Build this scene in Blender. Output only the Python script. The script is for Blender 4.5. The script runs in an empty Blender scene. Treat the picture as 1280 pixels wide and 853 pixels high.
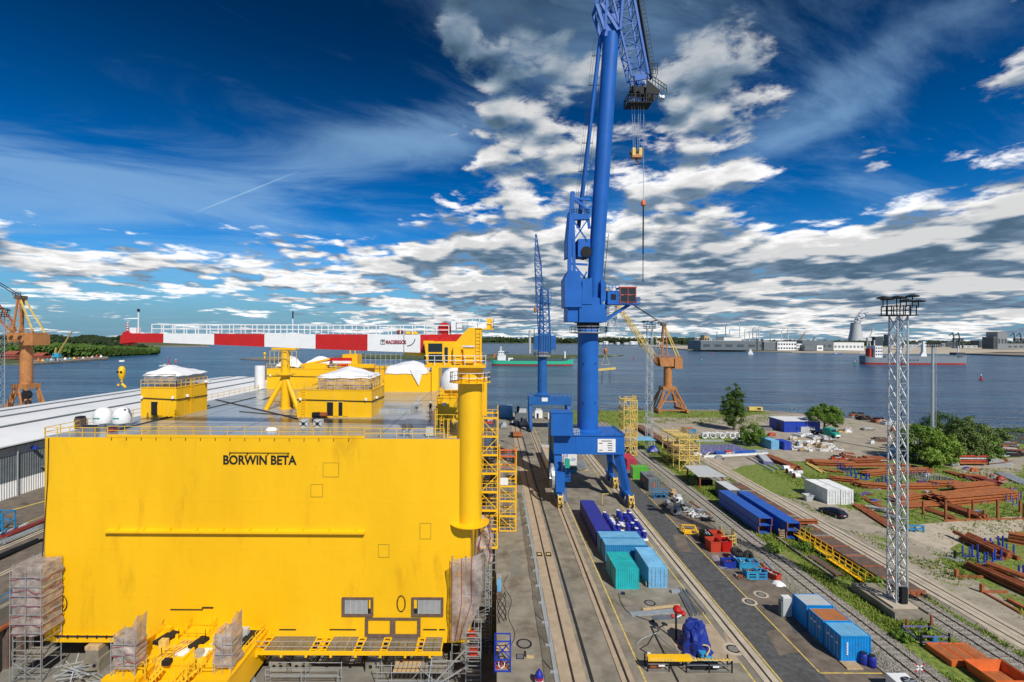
import bpy, math, random
from mathutils import Vector, Matrix, Euler
R = math.radians
random.seed(7)
C = bpy.context.scene.collection
S = bpy.context.scene

# ------------------------------------------------------------------ camera
CAMZ, F, PX, PY, ROLL = 32.0, 600.0, 618.0, 423.0, 0.005
cd = bpy.data.cameras.new('Camera'); cam = bpy.data.objects.new('Camera', cd); C.objects.link(cam)
cd.sensor_width = 36.0; cd.lens = F/1280*36.0
cd.shift_x = (640-PX)/1280; cd.shift_y = -(426.5-PY)/1280
cd.clip_start = 0.5; cd.clip_end = 30000
cam.matrix_world = Matrix.Translation((0, 0, CAMZ)) @ Matrix.Rotation(R(90), 4, 'X') @ Matrix.Rotation(ROLL, 4, 'Z')
S.camera = cam

def G(px, py, z=0.0):
    """photo pixel of a point that lies at height z -> world x, y"""
    q = py - ROLL*(px-PX) - PY
    y = F*(CAMZ-z)/q
    return ((px-PX)*y/F, y)
def ZY(px, py, y):
    """height of a point at pixel row py whose distance y is known"""
    return CAMZ-(py-ROLL*(px-PX)-PY)*y/F
def XY(px, y): return (px-PX)*y/F

# ------------------------------------------------------------------ sky, sun, exposure
SUN_AZ, SUN_EL = R(153), R(44.5)          # azimuth clockwise from +Y
w = bpy.data.worlds.new('World'); S.world = w; w.use_nodes = True
class NT:
    def __init__(s, tree): s.t = tree; s.n = tree.nodes; s.l = tree.links
    def new(s, ty, **kw):
        n = s.n.new(ty)
        for k, v in kw.items(): setattr(n, k, v)
        return n
    def put(s, sock, v):
        if v is None: return
        if isinstance(v, bpy.types.NodeSocket): s.l.new(v, sock)
        else: sock.default_value = v
    def m(s, op, a, b=None, c=None, clamp=False):
        n = s.new('ShaderNodeMath', operation=op, use_clamp=clamp)
        s.put(n.inputs[0], a); s.put(n.inputs[1], b); s.put(n.inputs[2], c)
        return n.outputs[0]
    def vm(s, op, a, b=None):
        n = s.new('ShaderNodeVectorMath', operation=op)
        s.put(n.inputs[0], a); s.put(n.inputs[1], b)
        return n.outputs['Value'] if op in ('DOT_PRODUCT', 'LENGTH') else n.outputs[0]
    def xyz(s, x, y, z=0.0):
        n = s.new('ShaderNodeCombineXYZ'); s.put(n.inputs[0], x); s.put(n.inputs[1], y); s.put(n.inputs[2], z)
        return n.outputs[0]
    def sep(s, v):
        n = s.new('ShaderNodeSeparateXYZ'); s.put(n.inputs[0], v); return n.outputs
    def noise(s, vec, scale, detail=4, rough=.55, dist=0.0, lac=2.0):
        n = s.new('ShaderNodeTexNoise'); s.put(n.inputs['Vector'], vec)
        n.inputs['Scale'].default_value = scale; n.inputs['Detail'].default_value = detail
        n.inputs['Roughness'].default_value = rough; n.inputs['Distortion'].default_value = dist
        n.inputs['Lacunarity'].default_value = lac
        return n.outputs[0]
    def ss(s, v, lo, hi, a=0.0, b=1.0):
        n = s.new('ShaderNodeMapRange', interpolation_type='SMOOTHSTEP')
        s.put(n.inputs[0], v); n.inputs[1].default_value = lo; n.inputs[2].default_value = hi
        s.put(n.inputs[3], a); s.put(n.inputs[4], b)
        return n.outputs[0]
    def mix(s, f, a, b, ty='MIX'):
        n = s.new('ShaderNodeMix', data_type='RGBA', blend_type=ty)
        s.put(n.inputs[0], f)
        for i, v in ((6, a), (7, b)): s.put(n.inputs[i], v if isinstance(v, bpy.types.NodeSocket) else (*v, 1.0))
        return n.outputs[2]

def build_sky():
    T = NT(w.node_tree); T.n.clear()
    d = T.sep(T.new('ShaderNodeTexCoord').outputs['Generated'])
    x, y, z = d[0], d[1], d[2]
    az = T.m('ARCTAN2', x, y)                       # 0 = +Y, positive to the right
    el = T.m('ARCSINE', z)
    sky = T.new('ShaderNodeTexSky', sky_type='NISHITA', sun_disc=False)
    sky.sun_elevation = SUN_EL; sky.sun_rotation = SUN_AZ
    sky.air_density = 1.0; sky.dust_density = 0.2; sky.ozone_density = 2.0; sky.altitude = 200
    hs = T.new('ShaderNodeHueSaturation'); hs.inputs['Saturation'].default_value = 1.62; hs.inputs['Value'].default_value = 0.092
    T.l.new(sky.outputs[0], hs.inputs['Color'])
    blue = T.mix(1.0, hs.outputs[0], (0.50, 0.92, 1.22), 'MULTIPLY')
    deep = T.ss(el, .06, .62, 1.0, 0.27)          # a polarised, deeper zenith
    blue = T.mix(1.0, blue, T.xyz(deep, deep, deep), 'MULTIPLY')
    blue = T.mix(T.ss(el, .0, .17, .85, .0), blue, (.135, .275, .440))
    # cloud layer: direction projected on a curved layer overhead
    def proj(lift, k):
        zz = T.m('ADD', T.m('MAXIMUM', T.m('ADD', z, lift), 0.0), 0.11)
        return T.xyz(T.m('DIVIDE', x, zz), T.m('DIVIDE', y, zz), k)
    p, pu = proj(0.0, 0.0), proj(.028, 0.0)
    def vor(q, sc):
        n = T.new('ShaderNodeTexVoronoi', feature='F1'); T.put(n.inputs['Vector'], q); n.inputs['Scale'].default_value = sc
        return n.outputs['Distance']
    def dens(q, det):
        a = T.noise(q, 1.45, det, .57, .15)
        wq = T.vm('ADD', q, T.xyz(T.m('MULTIPLY', T.noise(q, 3.0, 3), .5), T.m('MULTIPLY', T.noise(q, 5.5, 2), .2), 0.0))
        b = T.m('MULTIPLY', T.m('SUBTRACT', .55, vor(wq, 5.2)), .22)
        return T.m('ADD', a, b)
    d0, d1 = dens(p, 7), dens(pu, 3)
    cov = None
    def gauss(a0, e0, ra, re, wgt, rot=0.0):
        da, de = T.m('SUBTRACT', az, a0), T.m('SUBTRACT', el, e0)
        c, s_ = math.cos(rot), math.sin(rot)
        a_ = T.m('ADD', T.m('MULTIPLY', da, c/ra), T.m('MULTIPLY', de, s_/ra))
        e_ = T.m('ADD', T.m('MULTIPLY', da, -s_/re), T.m('MULTIPLY', de, c/re))
        r2 = T.m('ADD', T.m('MULTIPLY', a_, a_), T.m('MULTIPLY', e_, e_))
        return T.m('MULTIPLY', T.m('EXPONENT', T.m('MULTIPLY', r2, -1.0)), wgt)
    def dirpix(px, py):
        vx, vz = (px-PX)/F, -(py-ROLL*(px-PX)-PY)/F
        return math.atan2(vx, 1.0), math.asin(vz/math.sqrt(1+vx*vx+vz*vz))
    blobs = BLOBS
    for (pp, ra, re, wg, ro) in blobs:
        a0, e0 = dirpix(*pp)
        g = gauss(a0, e0, ra, re, wg, ro)
        cov = g if cov is None else T.m('ADD', cov, g)
    cov = T.m('ADD', cov, T.ss(el, .0, .34, .055, -.045))
    brk = T.m('MULTIPLY', T.m('SUBTRACT', T.noise(p, 6.2, 6, .64, .3), .5), T.ss(el, .08, .40, .30, .66))   # higher clouds are broken up finer
    cov = T.m('ADD', cov, brk)
    q0, q1 = T.m('ADD', d0, cov), T.m('ADD', d1, cov)
    alpha = T.ss(q0, .53, .68)
    lit = T.ss(T.m('SUBTRACT', d0, d1), -.10, .13)            # bright towards the upper edges
    thick = T.ss(q0, .60, .86)
    br = T.m('MULTIPLY', T.m('ADD', .34, T.m('MULTIPLY', lit, .74)), T.m('SUBTRACT', 1.08, T.m('MULTIPLY', thick, T.ss(el, .15, .4, .44, .28))))
    br = T.m('MULTIPLY', br, T.ss(el, .20, .62, 1.0, .42))
    ccol = T.mix(T.ss(br, .15, .75), (.34, .64, 1.0), (1.0, 1.0, 1.0))
    ccol = T.mix(1.0, ccol, T.xyz(br, br, br), 'MULTIPLY')
    # thin high streaks
    ca, sa = math.cos(R(20)), math.sin(R(20)); u, v = T.m('DIVIDE', x, T.m('ADD', z, .15)), T.m('DIVIDE', y, T.m('ADD', z, .15))
    su = T.m('ADD', T.m('MULTIPLY', u, ca), T.m('MULTIPLY', v, sa)); sv = T.m('SUBTRACT', T.m('MULTIPLY', v, ca), T.m('MULTIPLY', u, sa))
    st = T.noise(T.xyz(T.m('MULTIPLY', su, .6), T.m('MULTIPLY', sv, 1.4), 3.0), 1.3, 7, .62, .7)
    sb = T.m('ADD', gauss(*dirpix(430, 195), .38, .055, .27, .28), T.m('ADD', gauss(*dirpix(100, 250), .36, .09, .18, -.12), gauss(*dirpix(900, 215), .35, .03, .18, .3)))
    sb = T.m('ADD', sb, gauss(*dirpix(1120, 60), .3, .03, .14, .3))
    sal = T.m('MULTIPLY', T.ss(T.m('ADD', st, sb), .46, .86), .58)
    col = T.mix(sal, blue, (.30, .52, .78))
    # a short aircraft trail: a great circle arc
    a1, e1 = dirpix(228, 272); a2, e2 = dirpix(348, 224)
    D = lambda a, e: Vector((math.sin(a)*math.cos(e), math.cos(a)*math.cos(e), math.sin(e)))
    nrm = D(a1, e1).cross(D(a2, e2)).normalized()
    dt = T.m('ABSOLUTE', T.vm('DOT_PRODUCT', T.xyz(x, y, z), tuple(nrm)))
    tr = T.m('MULTIPLY', T.ss(dt, .0004, .0020, 1.0, 0.0), T.m('MULTIPLY', T.ss(az, a1, a1+.06), T.ss(az, a2-.03, a2+.05, 1.0, 0.0)))
    tr = T.m('MULTIPLY', tr, T.ss(y, 0.0, .1))
    col = T.mix(T.m('MULTIPLY', tr, .35), col, (.50, .70, .90))
    col = T.mix(alpha, col, ccol)
    bg = T.new('ShaderNodeBackground'); T.l.new(col, bg.inputs[0]); bg.inputs[1].default_value = 1.0
    out = T.new('ShaderNodeOutputWorld'); T.l.new(bg.outputs[0], out.inputs[0])
BLOBS = [((650, 260), .22, .20, .15, 0), ((575, 40), .045, .17, .22, .45), ((670, 120), .13, .20, .13, 0),
         ((850, 150), .15, .24, .15, 0), ((930, 40), .12, .11, .13, 0), ((720, 40), .10, .08, .10, 0), ((940, 325), .55, .085, .20, 0),
         ((1190, 150), .17, .045, .18, .38), ((1250, 300), .22, .085, .18, 0), ((470, 318), .30, .060, .20, 0), ((1000, 385), .7, .05, .10, 0), ((560, 390), .3, .05, .07, 0),
         ((90, 326), .28, .036, .19, 0), ((290, 110), .40, .24, -.24, 0), ((330, 245), .36, .050, -.14, 0), ((1060, 160), .12, .13, -.12, 0),
         ((1010, 240), .14, .045, -.12, 0), ((150, 392), .34, .030, -.12, 0), ((1180, 30), .2, .1, -.06, 0), ((505, 150), .05, .2, -.08, 0)]
build_sky()
w.cycles.sampling_method = 'MANUAL'; w.cycles.sample_map_resolution = 512
sd = bpy.data.lights.new('Sun', 'SUN'); sun = bpy.data.objects.new('Sun', sd); C.objects.link(sun)
sd.energy = 4.6; sd.angle = R(.5); sd.color = (1.0, .945, .86)
tosun = Vector((math.sin(SUN_AZ)*math.cos(SUN_EL), math.cos(SUN_AZ)*math.cos(SUN_EL), math.sin(SUN_EL)))
sun.rotation_euler = tosun.to_track_quat('Z', 'Y').to_euler(); sun.location = (60, -80, 120)
S.view_settings.view_transform = 'Standard'; S.view_settings.look = 'None'
S.view_settings.gamma = 1.0; S.view_settings.exposure = 0.0; S.view_settings.use_curve_mapping = False

# ------------------------------------------------------------------ helpers
class MB:
    def __init__(s): s.v = []; s.f = []
    def add(s, vs, fs):
        o = len(s.v); s.v.extend([tuple(a) for a in vs]); s.f.extend([tuple(i+o for i in f) for f in fs]); return s
    def box(s, x0, x1, y0, y1, z0, z1):
        return s.add([(x0,y0,z0),(x1,y0,z0),(x1,y1,z0),(x0,y1,z0),(x0,y0,z1),(x1,y0,z1),(x1,y1,z1),(x0,y1,z1)],
                     [(3,2,1,0),(4,5,6,7),(0,1,5,4),(1,2,6,5),(2,3,7,6),(3,0,4,7)])
    def cbox(s, cx, cy, z0, sx, sy, h): return s.box(cx-sx/2, cx+sx/2, cy-sy/2, cy+sy/2, z0, z0+h)
    def bar(s, p0, p1, w=.1, h=None, w1=None, h1=None):
        p0, p1 = Vector(p0), Vector(p1); h = w if h is None else h
        w1 = w if w1 is None else w1; h1 = h if h1 is None else h1
        d = (p1-p0).normalized(); up = Vector((0,0,1))
        if abs(d.z) > .98: up = Vector((0,1,0))
        a = d.cross(up).normalized(); b = a.cross(d).normalized()
        vs = []
        for p, ww, hh in ((p0, w, h), (p1, w1, h1)):
            for i, j in ((-1,-1),(1,-1),(1,1),(-1,1)): vs.append(p+a*(i*ww/2)+b*(j*hh/2))
        return s.add(vs, [(3,2,1,0),(4,5,6,7),(0,1,5,4),(1,2,6,5),(2,3,7,6),(3,0,4,7)])
    def cyl(s, p0, p1, r0, r1=None, n=10, caps=True):
        p0, p1 = Vector(p0), Vector(p1); r1 = r0 if r1 is None else r1
        d = (p1-p0).normalized(); up = Vector((0,0,1)) if abs(d.z) < .98 else Vector((1,0,0))
        a = d.cross(up).normalized(); b = d.cross(a).normalized()
        vs = []
        for p, r in ((p0, r0), (p1, r1)):
            for i in range(n):
                t = 2*math.pi*i/n; vs.append(p+a*(math.cos(t)*r)+b*(math.sin(t)*r))
        fs = [(i, (i+1) % n, n+(i+1) % n, n+i) for i in range(n)]
        if caps: fs += [tuple(range(n-1, -1, -1)), tuple(range(n, 2*n))]
        return s.add(vs, fs)
    def tube(s, pts, r, n=6):
        for a, b in zip(pts, pts[1:]): s.cyl(a, b, r, r, n, True)
        return s
    def lathe(s, cx, cy, prof, n=16):
        vs = []; fs = []
        for r, z in prof:
            for i in range(n):
                t = 2*math.pi*i/n; vs.append((cx+r*math.cos(t), cy+r*math.sin(t), z))
        for k in range(len(prof)-1):
            for i in range(n):
                j = (i+1) % n; fs.append((k*n+i, k*n+j, (k+1)*n+j, (k+1)*n+i))
        fs.append(tuple(range(n-1, -1, -1))); fs.append(tuple(range((len(prof)-1)*n, len(prof)*n)))
        return s.add(vs, fs)
    def ext(s, poly, vec):
        """extrude a 3-D polygon along vec"""
        n = len(poly); v = Vector(vec)
        vs = [Vector(p) for p in poly]+[Vector(p)+v for p in poly]
        fs = [tuple(range(n-1, -1, -1)), tuple(range(n, 2*n))]+[(i, (i+1) % n, n+(i+1) % n, n+i) for i in range(n)]
        return s.add(vs, fs)
    def quad(s, a, b, c, d): return s.add([a, b, c, d], [(0, 1, 2, 3)])
    def grid(s, fn, nu, nv):
        o = len(s.v)
        for j in range(nv+1):
            for i in range(nu+1): s.v.append(tuple(fn(i/nu, j/nv)))
        for j in range(nv):
            for i in range(nu):
                a = o+j*(nu+1)+i; s.f.append((a, a+1, a+nu+2, a+nu+1))
        return s
    def lattice(s, p0, p1, w0, w1, n, rc=.1, rb=.06, side=None, d0=None, d1=None, cross=True):
        p0, p1 = Vector(p0), Vector(p1); d = (p1-p0).normalized()
        a = Vector(side).normalized() if side else (d.cross(Vector((0,0,1))) if abs(d.z) < .98 else Vector((1,0,0))).normalized()
        b = d.cross(a).normalized(); a = b.cross(d).normalized()
        d0 = w0 if d0 is None else d0; d1 = w1 if d1 is None else d1
        def c(t, i): 
            ww, dd = w0+(w1-w0)*t, d0+(d1-d0)*t; sx, sy = ((-1,-1),(1,-1),(1,1),(-1,1))[i]
            return p0+(p1-p0)*t+a*(sx*ww/2)+b*(sy*dd/2)
        for i in range(4): s.bar(c(0, i), c(1, i), rc)
        for k in range(n):
            t0, t1 = k/n, (k+1)/n
            for i in range(4):
                j = (i+1) % 4
                s.bar(c(t0, i), c(t0, j), rb)
                if (k+i) % 2 or cross: s.bar(c(t0, i), c(t1, j), rb)
                if not (k+i) % 2 or cross: s.bar(c(t0, j), c(t1, i), rb)
        for i in range(4): s.bar(c(1, i), c(1, (i+1) % 4), rb)
        return s
    def rail(s, pts, h=1.1, sp=1.6, r=.03, bars=2):
        for a, b in zip(pts, pts[1:]):
            a, b = Vector(a), Vector(b); L = (b-a).length; n = max(1, round(L/sp))
            for i in range(n+1):
                p = a.lerp(b, i/n); s.bar(p, p+Vector((0,0,h)), r*2)
            for k in range(bars):
                zz = Vector((0,0,h*(k+1)/bars)); s.bar(a+zz, b+zz, r*2)
        return s
    def ladder(s, p0, p1, w=.5, side=(1,0,0), r=.03, step=.4):
        p0, p1, a = Vector(p0), Vector(p1), Vector(side).normalized()*w/2
        s.bar(p0-a, p1-a, r*2); s.bar(p0+a, p1+a, r*2)
        n = int((p1-p0).length/step)
        for i in range(1, n): 
            q = p0.lerp(p1, i/n); s.bar(q-a, q+a, r*1.5)
        return s
    def stair(s, p0, p1, w=.9, side=(1,0,0), n=10, t=.05):
        p0, p1, a = Vector(p0), Vector(p1), Vector(side).normalized()*w/2
        s.bar(p0-a, p1-a, .06, .2); s.bar(p0+a, p1+a, .06, .2)
        for i in range(n):
            q = p0.lerp(p1, (i+.5)/n); s.bar(q-a, q+a, .24, t)
        return s
    def mesh(s, name='mesh'):
        m = bpy.data.meshes.new(name); m.from_pydata(s.v, [], s.f); m.update(); return m
    def build(s, name, mat, parent=None, smooth=False, loc=None):
        m = s.mesh(name); o = bpy.data.objects.new(name, m); C.objects.link(o)
        m.materials.append(mat if not isinstance(mat, str) else M[mat])
        if smooth:
            m.polygons.foreach_set('use_smooth', [True]*len(m.polygons))
            try: m.set_sharp_from_angle(angle=R(40))
            except Exception: pass
        if parent is not None: o.parent = parent
        if loc is not None: o.location = loc
        return o
def tag(o, label=None, cat=None, group=None, kind=None):
    if label: o['label'] = label
    if cat: o['category'] = cat
    if group: o['group'] = group
    if kind: o['kind'] = kind
    return o
def thing(name, label, cat, loc=(0,0,0), rz=0.0, group=None):
    o = bpy.data.objects.new(name, None); C.objects.link(o); o.empty_display_size = .5
    o.location = loc if len(loc) == 3 else (*loc, 0); o.rotation_euler = (0, 0, rz)
    return tag(o, label, cat, group)
def copy_tree(o, parent=None, loc=None, rz=None, label=None):
    c = o.copy(); C.objects.link(c); c.parent = parent
    if loc is not None: c.location = loc
    if rz is not None: c.rotation_euler = (0, 0, rz)
    if label: c['label'] = label
    for ch in o.children: copy_tree(ch, c)
    return c
def put(name, mesh, parent, loc, rot=(0,0,0), scale=(1,1,1)):
    o = bpy.data.objects.new(name, mesh); C.objects.link(o); o.parent = parent
    o.location = loc; o.rotation_euler = rot; o.scale = scale
    return o

# ------------------------------------------------------------------ materials
M = {}
def mat(name, col, rough=.55, metal=0.0, var=.12, scale=1.0, bump=.0, bscale=None, dirt=None, dirtc=(.09,.06,.04), dscale=.6, spec=None, stretch=None, coord='pos'):
    m = bpy.data.materials.new(name); m.use_nodes = True; T = NT(m.node_tree)
    b = T.n['Principled BSDF']
    tc = T.new('ShaderNodeNewGeometry').outputs['Position'] if coord == 'pos' else T.new('ShaderNodeTexCoord').outputs['Object']
    vec = tc if not stretch else T.vm('MULTIPLY', tc, stretch)
    n1 = T.noise(vec, scale, 5, .6)
    f = T.ss(n1, .25, .75, 1.0-var, 1.0+var)
    c = T.mix(1.0, (*col,), T.xyz(f, f, f), 'MULTIPLY') if var else None
    if dirt:
        n2 = T.noise(vec, dscale, 7, .68, .3)
        df = T.ss(n2, .62-dirt*.25, .80-dirt*.15)
        c = T.mix(T.m('MULTIPLY', df, min(1.0, .45+dirt)), c if c is not None else col, dirtc)
    if c is not None: T.l.new(c, b.inputs['Base Color'])
    else: b.inputs['Base Color'].default_value = (*col, 1)
    b.inputs['Metallic'].default_value = metal
    rr = T.m('ADD', rough-.08, T.m('MULTIPLY', n1, .16)); T.l.new(rr, b.inputs['Roughness'])
    if spec is not None: b.inputs['Specular IOR Level'].default_value = spec
    if bump:
        bn = T.new('ShaderNodeBump'); bn.inputs['Strength'].default_value = min(1.0, bump); bn.inputs['Distance'].default_value = .04
        T.l.new(T.noise(tc, bscale or 18, 4, .6), bn.inputs['Height']); T.l.new(bn.outputs[0], b.inputs['Normal'])
    M[name] = m
    return m
mat('yellow', (.88,.495,.003), .45, var=.07, scale=.12, dirt=.30, dirtc=(.66,.345,.003), dscale=.34, stretch=(1,1,.26), bump=.8, bscale=.9)
mat('yellow_rail', (.82,.50,.02), .5, var=.08)
mat('yellow_pale', (.66,.48,.13), .6, var=.15, dirt=.15)
mat('yellow_line', (.72,.52,.10), .7, var=.2, scale=2, dirt=.55, dirtc=(.25,.22,.17), dscale=1.4)
mat('deck_grey', (.29,.30,.295), .22, var=.16, scale=.25, dirt=.25, dirtc=(.12,.125,.12), dscale=.18)
mat('black', (.012,.012,.013), .5, var=.1)
mat('rubber', (.018,.018,.02), .75, var=.2)
mat('olive', (.26,.20,.02), .6, var=.1)
mat('white', (.78,.79,.79), .5, var=.04, dirt=.06, dirtc=(.45,.43,.4))
mat('white_tarp', (.80,.81,.83), .5, var=.06, scale=1.5, bump=.5, bscale=2.2)
mat('red', (.50,.012,.010), .42, var=.08)
mat('lightgrey', (.48,.50,.50), .5, var=.08, dirt=.12)
mat('steel', (.36,.37,.38), .42, .75, var=.15)
mat('galv', (.50,.54,.57), .45, .55, var=.12, scale=2)
mat('darksteel', (.020,.021,.024), .55, .0, var=.2, spec=.15)
mat('blue_crane', (.013,.118,.45), .5, spec=.3, var=.10, scale=.3, dirt=.06, dirtc=(.02,.03,.09))
mat('blue_crane_far', (.015,.11,.36), .42, var=.12, scale=.3, dirt=.12, dirtc=(.03,.06,.1))
mat('orange_crane', (.44,.185,.058), .6, var=.18, dirt=.4, dirtc=(.22,.10,.045), dscale=.35)
mat('rust', (.30,.085,.028), .82, var=.30, scale=1.3, dirt=.35, dirtc=(.10,.035,.016), dscale=.9)
mat('rust_orange', (.37,.118,.034), .8, var=.25, scale=1.3, dirt=.25, dirtc=(.20,.06,.02), dscale=.9)
mat('brown', (.13,.085,.065), .8, var=.25, scale=1.5, dirt=.3, dirtc=(.06,.04,.035))
mat('concrete', (.245,.220,.172), .85, var=.25, scale=.5, dirt=.6, dirtc=(.125,.108,.080), dscale=.22, bump=.3)
mat('concrete_dark', (.20,.19,.165), .85, var=.2, scale=.4, dirt=.4, dirtc=(.10,.09,.075), dscale=.3, bump=.3)
mat('slab', (.40,.315,.22), .85, var=.13, scale=.8, dirt=.3, dirtc=(.28,.22,.16), dscale=.5, bump=.25)
mat('slab_pale', (.47,.405,.31), .85, var=.15, scale=.7, dirt=.3, dirtc=(.30,.25,.19), dscale=.4, bump=.25)
mat('asphalt', (.088,.089,.090), .82, var=.35, scale=1.6, dirt=.50, dirtc=(.048,.046,.045), dscale=.30, bump=.5, bscale=30)
mat('asphalt_brown', (.165,.135,.105), .88, var=.28, scale=.8, dirt=.5, dirtc=(.075,.06,.05), dscale=.30, bump=.5, bscale=30)
mat('gravel', (.27,.25,.215), .9, var=.35, scale=3.0, dirt=.35, dirtc=(.13,.12,.095), dscale=1.3, bump=1.0, bscale=7)
mat('sleeper', (.34,.315,.275), .85, var=.2, scale=1.2, dirt=.3, dirtc=(.17,.15,.12))
mat('rail_steel', (.085,.058,.042), .55, .4, var=.3)
mat('tarp_blue', (.012,.030,.24), .42, var=.15, bump=.6, bscale=3)
mat('timber', (.50,.36,.20), .75, var=.25, scale=2, stretch=(1,6,1))
mat('plank_grey', (.24,.225,.195), .8, var=.25, scale=2, dirt=.3)
mat('glass', (.02,.028,.034), .08, var=.0)
mat('plastic_wrap', (.40,.335,.30), .35, var=.22, scale=1.2, bump=.8, bscale=2.5, dirt=.2, dirtc=(.30,.25,.24))
def see_through(name, a0, a1):
    T = NT(M[name].node_tree); b = T.n['Principled BSDF']; pos = T.new('ShaderNodeNewGeometry').outputs['Position']
    T.l.new(T.ss(T.noise(pos, 1.3, 4, .6), .3, .7, a0, a1), b.inputs['Alpha'])
see_through('plastic_wrap', .45, .95)
mat('tape_red', (.30,.03,.06), .5, var=.1)
mat('skip_red', (.50,.045,.018), .6, var=.18, dirt=.3, dirtc=(.2,.05,.03))
mat('orange', (.62,.13,.025), .6, var=.15, dirt=.25, dirtc=(.30,.10,.04))
mat('roofwhite', (.70,.715,.73), .7, var=.06, scale=.12, dirt=.15, dirtc=(.42,.43,.44), dscale=.05)
mat('bark', (.085,.065,.045), .9, var=.3)
mat('tyre', (.014,.014,.015), .85, var=.2)
mat('brick', (.30,.075,.045), .85, var=.2)
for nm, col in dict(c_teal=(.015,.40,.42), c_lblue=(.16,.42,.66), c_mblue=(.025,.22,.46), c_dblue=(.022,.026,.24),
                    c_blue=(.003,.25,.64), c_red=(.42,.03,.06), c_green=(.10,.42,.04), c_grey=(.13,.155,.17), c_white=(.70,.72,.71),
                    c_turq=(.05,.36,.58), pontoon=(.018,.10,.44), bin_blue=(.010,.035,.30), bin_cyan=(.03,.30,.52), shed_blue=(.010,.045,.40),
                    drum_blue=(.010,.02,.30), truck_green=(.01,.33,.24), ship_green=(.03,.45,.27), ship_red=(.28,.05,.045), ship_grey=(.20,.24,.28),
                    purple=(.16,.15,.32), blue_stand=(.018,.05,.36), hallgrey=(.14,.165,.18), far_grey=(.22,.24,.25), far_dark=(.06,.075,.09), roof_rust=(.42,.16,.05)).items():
    mat(nm, col, .5, var=.13, scale=.9, dirt=.26, dirtc=tuple(a*.45+.03 for a in col), dscale=.7)

def ground_mat(name, grass_bias, g1=(.085,.140,.018), g2=(.235,.295,.048), d1=(.33,.285,.215), d2=(.22,.185,.135), scale=.09):
    m = bpy.data.materials.new(name); m.use_nodes = True; T = NT(m.node_tree); b = T.n['Principled BSDF']
    pos = T.new('ShaderNodeNewGeometry').outputs['Position']
    n1 = T.noise(pos, scale, 8, .66, .4); n2 = T.noise(pos, 1.7, 5, .65); n3 = T.noise(pos, .35, 6, .6)
    f = T.ss(T.m('ADD', n1, grass_bias), .46, .56)
    g = T.mix(T.ss(n2, .35, .68), g1, g2); g = T.mix(T.ss(n3, .52, .72), g, (.21,.20,.06))
    d = T.mix(T.ss(n3, .35, .65), d1, d2); d = T.mix(T.ss(n2, .55, .75), d, tuple(a*.7 for a in d2))
    T.l.new(T.mix(f, d, g), b.inputs['Base Color']); b.inputs['Roughness'].default_value = .95
    bn = T.new('ShaderNodeBump'); bn.inputs['Strength'].default_value = .8; bn.inputs['Distance'].default_value = .12
    T.l.new(n2, bn.inputs['Height']); T.l.new(bn.outputs[0], b.inputs['Normal'])
    M[name] = m
ground_mat('yard', .05)
ground_mat('grass', .22)
ground_mat('dirt', -.12, d1=(.40,.35,.275), d2=(.30,.26,.20))
def water_mat():
    m = bpy.data.materials.new('water'); m.use_nodes = True; T = NT(m.node_tree); b = T.n['Principled BSDF']
    pos = T.new('ShaderNodeNewGeometry').outputs['Position']
    st = T.vm('MULTIPLY', pos, (.30, 1.0, 1.0))
    a = T.noise(st, .012, 5, .6); f = T.ss(a, .35, .7)
    f2 = T.ss(T.noise(T.vm('MULTIPLY', pos, (.0035, .045, 1.0)), 1.0, 6, .65, .6), .48, .74)
    T.l.new(T.mix(f2, T.mix(f, (.016,.060,.130), (.040,.118,.205)), (.085,.185,.290)), b.inputs['Base Color'])
    b.inputs['Roughness'].default_value = .22; b.inputs['IOR'].default_value = 1.33
    h = T.m('ADD', T.m('MULTIPLY', T.noise(st, .42, 4, .65, .6), 1.0), T.m('MULTIPLY', T.noise(st, .10, 4, .6, .5), 4.5))
    h = T.m('ADD', h, T.m('MULTIPLY', T.noise(st, .022, 3, .6, .4), 6.0))
    bn = T.new('ShaderNodeBump'); bn.inputs['Strength'].default_value = 1.0; bn.inputs['Distance'].default_value = 1.6
    T.l.new(h, bn.inputs['Height']); T.l.new(bn.outputs[0], b.inputs['Normal'])
    M['water'] = m
water_mat()
# ------------------------------------------------------------------ the setting: land, dock, water, pavements
WZ = -2.0
DX0, DX1, DZ, DEND = -57.5, .4, -7.2, 133.0
def structure(name, mb, m, parent=None): return tag(mb.build(name, m, parent), kind='structure')
shore = [(4.0,204), (30,210), (62,216), (90,218), (122,219), (134,208), (146,197), (163,180), (180,161), (230,128), (420,60)]
poly = [(DX1,-60), (420,-60)]+[(x,y) for x,y in reversed(shore)]+[(DX1,204)]
structure('quay_ground', MB().ext([(x,y,-9.0) for x,y in poly], (0,0,9.0)), 'concrete')
structure('dock_west_ground', MB().box(-460, DX0, -60, 226, -9, 0), 'concrete_dark')
structure('dock_floor', MB().box(DX0+.003, DX1-.003, -60, DEND, -9.2, DZ), 'concrete_dark')
wm = MB()
wm.quad((-9000,DEND,WZ),(9000,DEND,WZ),(9000,14000,WZ),(-9000,14000,WZ)); wm.quad((150,-200,WZ),(9000,-200,WZ),(9000,DEND,WZ),(150,DEND,WZ))
structure('water', wm, 'water')
structure('dock_gate_sill', MB().box(DX0+.01, DX1-.01, DEND, DEND+3, -9, -1.4), 'concrete_dark')
def strip(name, x0, x1, y0, y1, m, z=.004, parent=None):
    return structure(name, MB().quad((x0,y0,z),(x1,y0,z),(x1,y1,z),(x0,y1,z)), m, parent)
YN = 36
strip('quay_edge_pavement', .9, 5.9, YN, 203, 'concrete')
strip('apron_pavement', 8.95, 12.0, YN, 203, 'concrete')
strip('storage_apron', 13.4, 25.2, YN, 203, 'concrete')
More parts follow.
